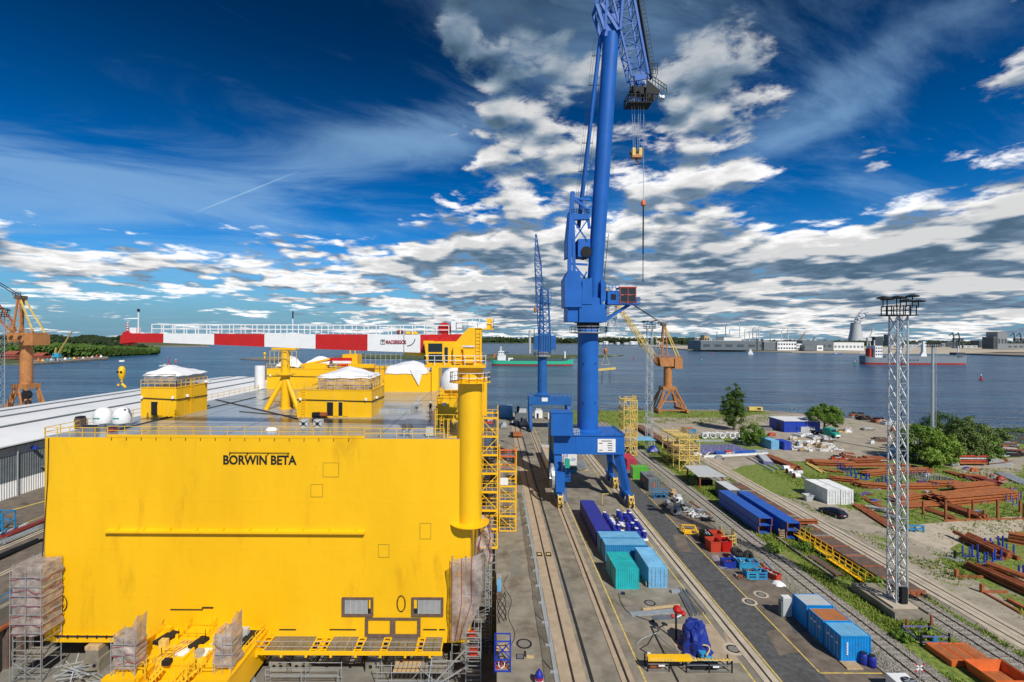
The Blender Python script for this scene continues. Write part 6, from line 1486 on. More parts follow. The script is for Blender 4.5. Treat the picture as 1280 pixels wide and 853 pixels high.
t = thing('sheet_stack','stack of corrugated white sheets behind the mid-blue containers','sheets',(20.7,74.3,.004))
for k in range(3):
    r_ = MB(); 
    corr_roof(r_,-2.2,2.2,-.45,.45,.06,.2,.05); o=r_.build('sheet','white',t); o.location=(0,0,.3+k*.12)
MB().box(-2.2,2.2,-.4,.4,0,.25).build('bearer','timber',t)
x,y = G(754,632); t = thing('yellow_hoop','thin yellow goalpost barrier behind the dark blue container','barrier',(x,y,.004)); MB().tube([(0,0,0),(0,0,2.2),(1.2,0,2.2)],.07,8).build('pipe','yellow_pale',t); MB().cbox(0,0,0,.4,.4,.04).build('foot','darksteel',t)
# tarpaulined machine
x,y = G(870,808); t = thing('covered_machine','machine hidden under a crumpled dark blue tarpaulin with guy ropes','machine',(x,y,.004))
rt = random.Random(11); J_ = {}
def tarp(u, v):
    i, j = round(u*20) % 20, round(v*9)
    if (i,j) not in J_: J_[(i,j)] = (rt.uniform(-.22,.22), rt.uniform(-.16,.16))
    jr, jz = J_[(i,j)]; a = i/20*2*math.pi
    prof = [(1.75,0),(1.66,.5),(1.60,1.0),(1.45,1.5),(1.30,1.9),(1.32,2.4),(1.18,2.8),(.95,3.1),(.5,3.25),(.0,3.2)]
    r, z = prof[j]; sq = 1/max(abs(math.cos(a+.4)),abs(math.sin(a+.4))); r *= .8+.2*sq
    fold = .16*(1 if i % 2 else -1)*(1-v) if j < 5 else 0
    r = max(0, r+(jr+fold)*(0 if j == 9 else 1)); fr_ = .7 if j < 5 and math.sin(a) < 0 else 0
    return (r*math.cos(a), r*math.sin(a)-fr_, max(0, z+(jz if 0 < j < 9 else 0)))
MB().grid(tarp,20,9).build('tarpaulin','tarp_blue',t); t.scale = (.80,.80,.80)
mb = MB()
for a in (.6,1.9,3.3,4.6,5.5): mb.bar((1.3*math.cos(a),1.3*math.sin(a)-.3,1.7),(1.9*math.cos(a),2.0*math.sin(a)-.3,.03),.02)
mb.build('rope','white',t)
x2,y2 = x-1.55,y+1.0
t = thing('warning_beacon_post','dark post with red ball lamps beside the blue tarpaulin','post',(x2,y2,.004)); MB().cyl((0,0,0),(0,0,2.9),.12,.10,8).build('post','darksteel',t)
for (dx,dy,z,r) in ((0.1,0,3.25,.45),(.95,.6,2.5,.3),(-.4,-.1,2.6,.2)): MB().lathe(dx,dy,[(.03,z-r),(r*.7,z-r*.7),(r,z),(r*.7,z+r*.7),(.03,z+r)],12).build('lamp','red',t,True)
MB().bar((0,0,2.4),(.9,.55,2.4),.1).build('arm','white',t)
x,y = G(884,826); t = thing('suction_pump','bright blue pump with looped yellow hose before the tarpaulin','pump',(x,y,.004))
MB().ext([(-.6,-1.0,.0),(.5,-1.0,.0),(.5,-1.0,.65),(-.6,-1.0,.65)],(0,.7,0)).build('tank','c_turq',t); MB().bar((-.1,-.3,.4),(-.4,1.3,.7),.7,.5).build('trough','c_mblue',t)
mb = MB(); mb.tube([(-.1+.55*math.sin(i*.42),-.2+.09*i,.55+.75*math.sin(i*.26)) for i in range(13)],.07,7); mb.build('hose','yellow_pale',t)
# black frames with yellow beams
def black_frame(label, px0, px1, py, h, bays):
    x0, y = G(px0, py); x1 = XY(px1, y); t = thing('lifting_gear_rack',label,'frame',((x0+x1)/2,y,.004)); w_ = (x1-x0)/2
    for k in range(bays+1):
        x = -w_+2*w_*k/bays
        MB().bar((x,0,0),(x,0,h),.12).build('upright','black',t); MB().bar((x,.9,0),(x,.9,h),.12).build('upright','black',t); MB().bar((x,0,h*.9),(x,.9,.1),.08).build('brace','black',t)
    for z in (.12,h*.62): MB().bar((-w_,0,z),(w_,0,z),.08).build('rail','steel',t); MB().bar((-w_,.9,z),(w_,.9,z),.08).build('rail','steel',t)
    MB().cbox(-w_*.1,.45,.2,w_*1.2,.5,.4).build('gear','rust' if bays == 1 else 'darksteel',t)
    MB().cbox(w_*.3,-.02,h*.42,.6,.04,.22).build('label_plate','white',t)
    return t, w_
black_frame('black steel frame with rusty gear under the yellow lifting beam', 811.5,838.5,839.5,1.15,1)
f2, w_ = black_frame('long black steel frame with two bays right of the yellow beam', 860,917,841,1.15,2)
x0,y = G(812,826,1.2); x1 = XY(866,y); t = thing('lifting_beam','yellow lifting beam lying across the black frame','beam',((x0+x1)/2,y+.2,1.17)); MB().box(-(x1-x0)/2,(x1-x0)/2,-.28,.28,0,.36).build('beam','yellow',t)
for k in range(9): MB().box(-(x1-x0)/2+.15+k*.28,-(x1-x0)/2+.32+k*.28,-.30,-.28,.05,.3).build('slot','yellow_pale',t)
t = thing('lifting_chain_bar','thin yellow toothed bar along the top of the long black frame','beam',(f2.location.x,f2.location.y+.05,1.16)); MB().box(-w_,w_,-.08,.08,0,.1).build('bar','yellow_pale',t)
for k in range(13): MB().box(-w_+.1+k*2*w_/13,-w_+.22+k*2*w_/13,-.08,.08,.1,.2).build('tooth','yellow_pale',t)
# hoses
for k,(pp,lab,m) in enumerate(([[(798,806),(803,800),(812,796),(822,792),(832,802),(846,812),(856,818)],'grey air hose looping beside the blue tarpaulin','galv'],[[(823,786),(826,789),(820,791),(817,797),(812,806),(802,812),(813,818)],'tangled black hose with white coupling on the apron','rubber'],[[(775,742),(777,752),(784,764),(800,772),(815,777),(818,777)],'thin black cable curving in front of the containers','rubber'])):
    t = thing('hose',lab,'hose',(0,0,.05)); MB().tube([(*G(*q),0) for q in pp],.05 if k<2 else .035,6).build('hose',m,t); x,y = G(*pp[-1]); MB().cbox(x,y,-.03,.3,.2,.14).build('coupling','white' if k==1 else 'darksteel',t)
# timber and metal profiles
def beam_item(label, a, b, w_, h, m, name='beam', cat='beam', z=0.0, group=None):
    p, q = G(*a), G(*b); mid = ((p[0]+q[0])/2,(p[1]+q[1])/2,z+.004+h/2); t = thing(name,label,cat,mid,0,group); d = Vector((q[0]-p[0],q[1]-p[1],0))/2
    MB().bar(-d,d,w_,h).build('body',m,t); return t
t = beam_item('pale timber beam on the apron left of the red lamps',(805,763),(851,757.5),.22,.2,'timber','timber_beam')
beam_item('broad grey aluminium plank lying left of the tarpaulin',(790,768.5),(850,764),.75,.08,'galv','metal_plank','plank'); beam_item('shorter grey aluminium plank nearest the tarpaulin',(818,773.5),(850,771.5),.85,.07,'steel','metal_plank','plank')
t = thing('pipe_bundle','bundle of long grey pipes lying beside the right crane rail','pipes',(0,0,0)); 
for k in range(7):
    p,q = G(849+k*2.0,738+k*.3), G(866+k*3.0,772-k*.6); MB().cyl((*p,.12+.16*(k%2)),(*q,.12+.16*(k%2)),.11,n=8).build('pipe','steel',t)
p = G(847,741); MB().cbox(p[0],p[1],0,1.3,.5,.35).build('bearer','galv',t)
x,y = G(780.5,743); t = thing('junction_box','small black junction box with cable in front of the teal container','box',(x,y,.004)); MB().cbox(0,0,0,.4,.3,.25).build('box','darksteel',t); MB().cbox(0,0,.25,.3,.2,.05).build('lid','blue_stand',t)
x,y = G(811,733); t = thing('cable_drum','small dark cable drum between teal and pale blue containers','drum',(x,y,.3)); MB().cyl((-.2,0,0),(.2,0,0),.22,n=12).build('core','darksteel',t); 
for s in (-.22,.22): MB().cyl((s-.03,0,0),(s+.03,0,0),.3,n=14).build('flange','timber',t)
t = thing('patch_slab','square pale repaired concrete slab under the blue tarpaulin','slab',(20.6,50.2,.0)); MB().cbox(1.2,.5,.0,5.6,6.5,.012).build('slab','slab',t)
t = thing('service_duct','dark service duct cover running across the apron','duct',(0,0,.008)); a,b_ = G(815,783),G(850,853); MB().bar((*a,0),(*b_,0),.22,.02).build('cover','darksteel',t)

for k_,(pp,m_) in enumerate((([(842,668),(856,668),(866,690),(850,690)],'asphalt_brown'),([(960,790),(985,785),(1005,815),(975,820)],'asphalt_brown'),([(780,760),(800,758),(806,776),(784,778)],'concrete_dark'),([(905,790),(918,786),(935,815),(918,820)],'slab'),([(700,720),(712,718),(722,760),(708,762)],'concrete_dark'),([(640,690),(650,688),(656,720),(640,722)],'concrete_dark'),([(980,757),(1000,757),(1018,790),(995,792)],'asphalt'))): blob('paving_patch',pts(*pp),m_,.0055+k_*.0003,.12)
# ------------------------------------------------------------------ goods along the asphalt shoulder
t = thing('yellow_rack','low yellow steel rack lying beside the asphalt','rack',(0,0,0)); x,y = G(857,669); x1,y1 = x+2.2,y+2.6
mb = MB()
for a,b_ in (((0,0,.3),(2.0,-.4,.3)),((0,0,.9),(.3,2.0,.9)),((2.0,-.4,.3),(2.4,1.8,.9)),((.3,2,.9),(2.4,1.8,.9)),((0,0,.05),(0,0,.95)),((2.0,-.4,.05),(2.0,-.4,.9)),((.3,2,.05),(.3,2,.9)),((2.4,1.8,.05),(2.4,1.8,.9)),((.1,.9,.5),(2.2,.7,.5))): mb.bar(a,b_,.14)
mb.box(-.2,1.3,.2,.8,.3,.36); mb.build('frame','yellow',t); t.location=(x,y,.004)
def skip(label,x,y,L,W,H,m,rz=0.0,load=None,name='waste_skip',cat='skip',taper=.1):
    t = thing(name,label,cat,(x,y,.004),rz); w_,l_ = W/2,L/2; mb = MB(); i=.06; k_=1-taper
    def rg(z,s,ins): return [(-w_*s+ins,-l_*s+ins,z),(w_*s-ins,-l_*s+ins,z),(w_*s-ins,l_*s-ins,z),(-w_*s+ins,l_*s-ins,z)]
    v = rg(0,k_,0)+rg(H,1,0)+rg(H,1,i)+rg(.1,k_,i); mb.add(v,[(3,2,1,0)]+[(a,(a+1)%4,4+(a+1)%4,4+a) for a in range(4)]+[(4+a,4+(a+1)%4,8+(a+1)%4,8+a) for a in range(4)]+[(8+a,8+(a+1)%4,12+(a+1)%4,12+a) for a in range(4)]+[(12,13,14,15)])
    mb.build('body',m,t); rb = MB()
    for s in (-1,1): rb.box(s*(w_+.02)-.03,s*(w_+.02)+.03,-l_,l_,H-.1,H+.03); rb.box(-w_,w_,s*(l_+.02)-.03,s*(l_+.02)+.03,H-.1,H+.03)
    rb.build('rim',m,t)
    if load:
        for k in range(7): a=random.random()*3; MB().bar((random.uniform(-.3,.3)*W,random.uniform(-.35,.35)*L,H*.5),(random.uniform(-.3,.3)*W,random.uniform(-.35,.35)*L,H*random.uniform(.7,1.05)),.14).build('scrap',random.choice(load),t)
    return t
x,y = G(896,691); skip('rusty red open skip beside the road, left of the pair',x,y+.9,1.9,1.65,1.6,'skip_red',.05,('rust','darksteel'))
x,y = G(910,690.5); skip('bright red open skip, right of the pair',x,y+.8,1.8,1.45,1.6,'red',.0,('rust','darksteel'))
x,y = G(898,679); skip('rusty red skip half hidden behind the pair of red skips',x,y+.6,1.6,1.6,1.5,'skip_red',0,None)
x,y = G(885,679); skip('dark grey skip with oddments behind the red skips',x,y+.4,2.2,1.3,1.6,'darksteel',0,('lightgrey','steel'))
def guard(label,px,py,L,rz):
    x,y = G(px,py); t=thing('guard_rail',label,'railing',(x,y,.004),rz); mb=MB(); mb.rail([(-L/2,0,0),(L/2,0,0)],1.6,.7,.045,3); mb.build('rail','yellow_pale',t)
guard('pale yellow guard rail section behind the red skips, front one',912,683,2.6,.2); guard('pale yellow guard rail section behind the red skips, rear one',918,677,3.0,1.3); guard('pale yellow guard rail section at the left of the group',904,674,2.4,1.4)
t = thing('steel_sheet','bright grey steel sheets lying flat by the yellow line','sheets',(0,0,.004)); 
for k in range(3):
    p,q = G(892+k*2,695.5),G(904+k*2,711); MB().bar((*p,.04+.05*k),(*q,.04+.05*k),.55,.04).build('sheet','galv',t)
for (px,py,m,lab,L,W,H) in ((914,711,'bin_blue','dark blue open bin filled with scrap, nearest the steel sheets',1.2,1.7,.95),(924,707,'bin_blue','dark blue bin holding a white bundle',1.2,1.0,.9),(933,712,'bin_cyan','cyan bin behind the two cyan crates',1.3,1.6,1.0),(942.5,725,'bin_cyan','cyan stillage with slotted front, left of the two',1.2,1.55,1.1),(954.5,725,'c_mblue','mid-blue stillage with slotted front, right of the two',1.1,1.35,1.0),(944,709,'c_mblue','mid-blue flat bin with brown parts at the back',1.2,1.4,.6)):
    x,y=G(px,py); s=skip(lab,x,y+L/2,L,W,H,m,random.uniform(-.05,.05),('rust','darksteel','lightgrey'),'parts_bin','bin',.0)
    if 'slotted' in lab:
        for z in (.28,.62): MB().box(-W*.3,W*.3,-L/2-.012,-L/2+.0,z,z+.16).build('slot','black',s)
x,y=G(926,701); t=thing('tyre_stack','stack of two black tyres beside the blue bins','tyres',(x,y,.004))
def torus(R0,r0,n=18,k=8):
    mb=MB(); mb.grid(lambda u,v:((R0+r0*math.cos(v*6.2832))*math.cos(u*6.2832),(R0+r0*math.cos(v*6.2832))*math.sin(u*6.2832),r0*1.1+r0*1.1*math.sin(v*6.2832)),n,k); return mb
for k,(z,rx,dx) in enumerate(((.0,0,0),(.75,.2,-.3))): o=torus(.62,.32).build('tyre','tyre',t,True); o.location=(dx,-dx,z); o.rotation_euler=(rx,.1*k,0)
o=torus(.62,.32).build('tyre','tyre',t,True); o.location=(1.0,.1,.55); o.rotation_euler=(1.3,.3,.4)
x,y=G(928,722); t=thing('scrap_pallet','dark pallet heaped with brown scrap in front of the bins','pallet',(x,y,.004)); MB().cbox(0,0,0,1.5,1.5,.14).build('pallet','brown',t)
for k in range(10): a=random.random()*3; MB().bar((random.uniform(-.6,.6),random.uniform(-.6,.6),.2),(random.uniform(-.6,.6),random.uniform(-.6,.6),.3),.14).build('scrap',random.choice(('rust','brown','lightgrey')),t)
for k,(a,b_,m,lab) in enumerate((((953,705),(972,726),'rust','rusty channel lying behind the blue stillages'),((958,703),(978,724),'galv','grey rail lying along the track edge by the bins'),((931,697),(950,708),'plank_grey','weathered plank leaning towards the track'),((864,628),(889,645),'rust','rusty beam lying along the track edge near the grey clutter'))): beam_item(lab,a,b_,.28,.2,m,'steel_bar','bar')
x,y=G(965,722); skip('rust-red trough with orange parts at the end of the bins',x,y,2.2,1.0,.8,'skip_red',.5,('orange','rust','lightgrey'),'parts_trough','trough',.0)
x,y=G(975,731); t=thing('rag_sack','crumpled white sack at the edge of the asphalt','sack',(x,y,.0)); MB().grid(lambda u,v:(-.7+1.4*u+.1*math.sin(v*7),-.6+1.3*v,.02+.45*math.sin(math.pi*u)**.6*math.sin(math.pi*v)**.6+.06*math.sin(u*11+v*6)),10,10).build('cloth','white_tarp',t,True)
# grey clutter between grey container and the yellow rack
t=thing('tube_stillage','blue tubular frame stillage in front of the grey container','frame',(0,0,.004)); x,y=G(826,622.5); t.location=(x,y,.004); mb=MB()
for sx in (-1.4,0,1.4):
    for sy in (-.6,.9): mb.bar((sx,sy,0),(sx,sy,1.7),.1)
for z in (.15,.8,1.65): mb.bar((-1.4,-.6,z),(1.4,-.6,z),.09); mb.bar((-1.4,.9,z),(1.4,.9,z),.09); mb.bar((-1.4,-.6,z),(-1.4,.9,z),.09); mb.bar((1.4,-.6,z),(1.4,.9,z),.09)
mb.bar((-1.4,-.6,.1),(0,-.6,1.6),.07); mb.bar((1.4,-.6,.1),(0,-.6,1.6),.07); mb.build('frame','c_mblue',t); MB().cbox(0,.1,.2,1.8,.8,.5).build('gear','darksteel',t)
def machine(label,px,py,sx,sy,h,m,m2='lightgrey',rz=0.0,name='machine_part',cat='machine'):
    x,y=G(px,py); t=thing(name,label,cat,(x,y,.004),rz); MB().cbox(0,0,0,sx,sy,.15).build('skid','darksteel',t); MB().cbox(0,0,.15,sx*.9,sy*.9,h*.55).build('body',m,t); MB().cbox(sx*.1,sy*.05,.15+h*.55,sx*.55,sy*.6,h*.3).build('top_box',m2,t); MB().cyl((-sx*.3,-sy*.46,h*.4),(-sx*.3,-sy*.5,h*.4),h*.2,n=12).build('dial','black',t); MB().bar((-sx*.4,-sy*.3,h*.5),(-sx*.4,-sy*.3,h),.07).build('pipe','galv',t); return t
machine('grey winch with square plate front among the clutter by the track',846,643,1.6,1.4,2.0,'lightgrey','steel',.1); machine('pale wooden machine crate near the blue tube frame',842,620.5,1.3,1.2,1.5,'timber','timber'); machine('white pump unit beside the wooden crate',848,628,1.5,1.3,1.6,'white','lightgrey',.2); machine('grey gear frame at the roadside near the blue tube frame',835,633,1.3,1.1,1.2,'steel','galv',.3); machine('dark motor unit beside the grey winch',853,637,1.1,1.3,1.8,'darksteel','galv',-.2)
for k,(px,py) in enumerate(((862,640),(868,645),(874,640),(878,648),(884,652),(858,633))):
    junk_tubes('metal_scrap_heap',('heap of pale metal brackets by the track, nearest the winch','loose pale brackets behind the winch','white metal offcuts along the track edge','heap of grey offcuts left of the yellow rack','dark rails with grey offcuts above the yellow rack','small heap of grey offcuts right of the white pump')[k],*G(px,py),.004,9,1.7,1.5,('lightgrey','white','galv','lightgrey','darksteel','steel')[k],None,.07,.7)
# two blue barrels and pallet at the near blue container
x,y=G(1072,836); t=thing('wooden_pallet','pale wooden pallet in front of the nearest blue container','pallet',(x-.2,y+.4,.004))
for i in range(7): MB().box(-.75+i*.22,-.57+i*.22,-.55,.55,.10,.14).build('plank','timber',t)
for yy in (-.5,0,.5): MB().box(-.75,.8,yy-.06,yy+.06,0,.10).build('bearer','timber',t)
for k,(dx,dy) in enumerate(((1.75,.55),(1.25,.95))):
    t=thing('blue_barrel',('blue plastic barrel by the blue container, front one','blue plastic barrel by the blue container, rear one')[k],'barrel',(x+dx,y+dy-.3,.004)); MB().lathe(0,0,[(.28,0),(.34,.08),(.37,.35),(.37,.75),(.33,1.0),(.25,1.1)],14).build('body','drum_blue' if k==0 else 'bin_blue',t,True); MB().lathe(0,0,[(.27,1.1),(.27,1.16),(.05,1.18)],14).build('lid','black',t)
x,y=G(1041,853)
t=thing('white_trailer','small white box unit with round black fan cut by the lower picture edge','trailer',(37.0,43.0,.0)); MB().box(-.9,.9,-1.6,1.1,.35,1.45).build('body','white',t); MB().lathe(.3,-.1,[(.62,1.45),(.62,1.53),(.45,1.55)],20).build('fan_ring','black',t)
for i in range(6): MB().bar((.3,-.1,1.56),(.3+.5*math.cos(R(60*i)),-.1+.5*math.sin(R(60*i)),1.56),.10,.03).build('fan_blade','galv',t)
for s in (-.8,.8):
    for yy in (-1.0,.6): MB().cyl((s-.08,yy,.28),(s+.08,yy,.28),.28,n=14).build('wheel','tyre',t)
# level crossing sign
x,y=G(1150,858); t=thing('crossing_sign','red and white railway crossing sign seen from behind','sign',(39.5,44.4,.004)); MB().cyl((0,0,0),(0,0,1.6),.05,n=8).build('post','galv',t)
for s in (-1,1):
    b_=MB().bar((-.42*s,0,1.35),(.42*s,0,2.1),.03,.13).build('arm','white',t)
    for e in (-1,1): MB().bar((.26*e*s,-.01,1.725+.24*e),(.42*e*s,-.01,1.725+.375*e),.04,.135).build('red_tip','red',b_)
# ------------------------------------------------------------------ flat wagons on the second track
def wagon(label, y0, y1, stakes=False):
    t = thing('flat_wagon', label, 'wagon', (51.6, y0, 0)); L = y1-y0
    f = MB(); f.box(-1.35,-1.2,0,L,.75,1.15); f.box(1.2,1.35,0,L,.75,1.15); f.box(-1.2,1.2,0,.2,.7,1.15); f.box(-1.2,1.2,L-.2,L,.7,1.15); f.box(-.25,.25,.2,L-.2,.6,1.0); f.build('frame','rust',t)
    n = int(L/.62); me = MB().box(-1.42,1.42,-.29,.29,0,.07).mesh('plank'); me.materials.append(M['brown']); me2 = MB().box(-1.42,1.42,-.29,.29,0,.075).mesh('plank'); me2.materials.append(M['plank_grey'])
    for i in range(n): put('plank', me2 if i % 11 == 4 else me, t, (random.uniform(-.03,.03), (i+.5)*L/n, 1.16+random.uniform(0,.012)))
    for i in range(0, n, 5): MB().box(-1.45,1.45,(i+.1)*L/n,(i+.1)*L/n+.16,1.24,1.34).build('cross_rib','rust',t)
    for yy in (2.2, L-2.2):
        b = MB().box(-1.0,1.0,yy-1.3,yy+1.3,.45,.62).build('bogie','darksteel',t)
        for q in (-.9,.9):
            for s in (-.75,.75): MB().cyl((s-.06,yy+q,.46+.19),(s+.06,yy+q,.46+.19),.44,n=14).build('wheel','darksteel',b)
    for s in (-.85,.85):
        MB().cyl((s,-.55,.95),(s,0,.95),.10,n=8).build('buffer','darksteel',t); MB().cyl((s,-.6,.95),(s,-.55,.95),.24,n=12).build('buffer_head','darksteel',t)
    for s in (-1,-.35,.35,1): MB().box(s-.12,s+.12,-.06,0,.5,1.2).build('end_stake','rust',t)
    return t
wagon('brown flat wagon with plank deck nearest the floodlight mast', 58.8, 79.6); wagon('brown flat wagon with plank deck next to the blue box girders', 81.0, 103.0)
wagon('distant brown flat wagon beside the far floodlight mast', 128, 150); wagon('brown flat wagon furthest away towards the orange crane', 151.5, 172)
t = thing('steel_girder','rusty girder lying across the gap between two wagons','beam',(52.2,80.3,1.3)); MB().box(-2.6,2.0,-.35,.35,0,.12).build('flange','rust',t); MB().box(-2.6,2.0,-.05,.05,.12,.5).build('web','rust',t); MB().box(-2.6,2.0,-.35,.35,.5,.6).build('flange','rust_orange',t)
# blue box girders, two rows of two
def box_girder(label, x, y0, y1, z, W=2.1, H=1.28, m='pontoon'):
    t = thing('box_girder',label,'girder',(x,y0,z+.004)); L=y1-y0; w_=W/2; th=.10
    mb=MB(); mb.box(-w_,w_,0,L,H-th,H); mb.build('top_plate',m,t); MB().box(-w_,w_,0,L,0,th).build('bottom_plate',m,t)
    MB().box(-w_,-w_+th,.0,L,th,H-th).build('side_plate',m,t); MB().box(w_-th,w_,.0,L,th,H-th).build('side_plate',m,t)
    for yy in (1.4,5,9): MB().box(-w_+th,w_-th,yy,yy+.06,th,H-th).build('diaphragm','rust',t)
    for yy in (3.4,6.8,10.2): MB().box(-w_+.0,w_,yy,yy+.05,H+.001,H+.012).build('weld_bead',m,t)
    MB().box(-w_-.02,-w_+.12,-.03,.0,0,H).build('end_edge','rust',t); MB().box(w_-.12,w_+.02,-.03,.0,0,H).build('end_edge','rust',t)
    return t
for (x,a,b,lab) in ((44.55,78.6,93,'left'),(47.9,76.6,92.5,'right')):
    box_girder('long blue hollow box girder, lower one of the %s stack'%lab,x,a+.2,b-.3,.15); box_girder('long blue hollow box girder, upper one of the %s stack'%lab,x+.05,a,b,1.50)
    for yy in (2,8,13): 
        t=thing('timber_bearer','timber bearer under the %s blue girder stack, %s'%(lab,{2:'near one',8:'middle one',13:'far one'}[yy]),'bearer',(x,a+yy,.0)); MB().box(-1.2,1.2,-.12,.12,0,.15).build('block','timber',t)
x,y=46.3,77.0; t=thing('wooden_chair_frame','pale broken pallet leaning between the two blue girders','pallet',(x,y,.0))
for k in range(5): MB().bar((-.4,-.1,.3+k*.28),(.4,.0,.32+k*.28),.12,.08).build('slat','timber',t)
for s in (-.4,.4): MB().bar((s,-.05,0),(s,.2,1.6),.1).build('post','timber',t)
# canopy and grey container
t=thing('canopy','flat grey roof on steel posts beside the railway','canopy',(46.2,102,0)); MB().ext([(-2.8,0,2.75),(3.2,0,2.75),(2.6,8,2.95),(-2.6,8,2.95)],(0,0,.14)).build('roof','c_lblue' if False else 'lightgrey',t)
for (sx,sy) in ((-2.2,.4),(2.6,.4),(-2.2,7),(2.2,7)): MB().cbox(sx,sy,0,.25,.25,2.78).build('post','rust',t)
MB().cbox(.5,4,.0,2.6,1.6,1.2).build('stored_tank','darksteel',t)
container('worn grey container at the end of the blue girders', 47.2, 96.6, 0, 'c_grey', doors=True, roofm='lightgrey')
# yellow gangway lying beside the wagons
gw=thing('gangway','bright yellow gangway with handrails lying beside the wagons, lower half','gangway',(48.7,62.2,.3)); MB().box(-.45,.45,0,7.2,0,.12).build('deck','yellow',gw); 
for s in (-.5,.5): MB().rail([(s,0,.1),(s,7.2,.1)],1.1,1.2,.035).build('handrail','yellow_rail',gw)
for k in range(9): MB().box(-.44,.44,.3+k*.8,.36+k*.8,.12,.16).build('tread_bar','yellow_rail',gw)
gw=thing('gangway','bright yellow gangway with handrails lying beside the wagons, upper half','gangway',(48.9,69.9,.55)); MB().box(-.45,.45,0,7.4,0,.12).build('deck','yellow',gw)
for s in (-.5,.5): MB().rail([(s,0,.1),(s,7.4,.1)],1.1,1.2,.035).build('handrail','yellow_rail',gw)
for y in (63,68,71,76): 
    t=thing('trestle','grey trestle carrying the yellow gangway, %s'%{63:'nearest',68:'second',71:'third',76:'farthest'}[y],'trestle',(48.8,y,0)); zt_=.28 if y<70 else .53
    MB().box(-.5,.5,-.08,.08,zt_-.12,zt_).build('bar','galv',t); 
    for s in (-.42,.42): MB().cbox(s,0,0,.09,.2,zt_-.12).build('leg','galv',t)
t=thing('steel_walkway','narrow rusty walkway plate left of the yellow gangway','walkway',(46.8,64.8,.25))
for k in range(14): MB().box(-.55,.55,k*.42,k*.42+.36,0,.06).build('plate','brown',t)
MB().box(-.5,-.4,0,5.8,-.24,0).build('bearer','rust',t); MB().box(.4,.5,0,5.8,-.24,0).build('bearer','rust',t)
t=thing('pipe_line','long pale concrete trough line running between the tracks','trough',(45.6,64,0)); MB().box(-.18,.18,0,13.2,.12,.34).build('trough','concrete',t)
for y in (1,5,9,12.6): MB().cbox(0,y,0,.5,.3,.12).build('foot','concrete',t)
# frames, orange slabs and hopper at the lower right
x,y=G(1172,800); t=thing('tube_barrier','low purple-grey tubular frame on the grass before the mast base','frame',(46.4,51.3,.004)); mb=MB()
for a,b_ in (((-1.4,-.9,.9),(1.5,-.9,.9)),((-1.4,-.9,.3),(1.5,-.9,.3)),((-1.9,.9,.9),(1.0,.9,.9)),((-1.9,.9,.3),(1.0,.9,.3)),((-1.9,.9,.9),(-1.4,-.9,.3)),((1.0,.9,.9),(1.5,-.9,.9)),((.0,.9,.3),(0,.9,.9)),((1.0,.9,.2),(1.0,.9,1.0)),((0,-.9,.0),(0,-.9,.9))): mb.bar(a,b_,.10)
mb.build('frame','purple',t)
for (sx,sy) in ((-1.4,-.9),(1.5,-.9),(-1.9,.9),(1.0,.9)): MB().cbox(sx,sy,0,.14,.14,1.25).build('post','darksteel',t)
MB().box(-.2,.25,-.96,-.91,.35,.9).build('blue_panel','c_mblue',t)
for (px,py) in ((1135,787),(1166,782)):
    x,y=G(px,py); t=thing('marker_post','rusty marker post at the %s corner of the mast base'%('left' if px<1150 else 'right'),'post',(x,y,0)); MB().cbox(0,0,0,.16,.16,1.1).build('post','rust',t); MB().cbox(0,0,1.1,.22,.22,.06).build('cap','rust',t)
x0,y0=G(1187,834); 
for k in range(3):
    t=thing('orange_slab','orange steel slab at the lower right, %s of three'%('left','middle','right')[k],'slab',(45.6+k*1.42,48.3,.05)); MB().ext([(-.66,-1.3,0),(.66,-1.3,0),(.66,1.6,0),(-.66,1.6,0)],(0,0,.55)).build('body','orange',t); MB().box(-.5,.5,-1.0,1.3,.55,.57).build('worn_top','rust_orange',t)
    for yy in (-.6,.9): MB().box(-.6,.6,yy-.1,yy+.1,-.05,0).build('bearer','timber',t)
t=skip('large orange steel hopper with rusty inside at the lower right corner',47.6,45.2,2.9,3.6,1.0,'orange',0,None,'steel_hopper','hopper',.12); MB().box(-1.45,1.45,-1.1,1.1,.12,.14).build('rust_floor','rust_orange',t)

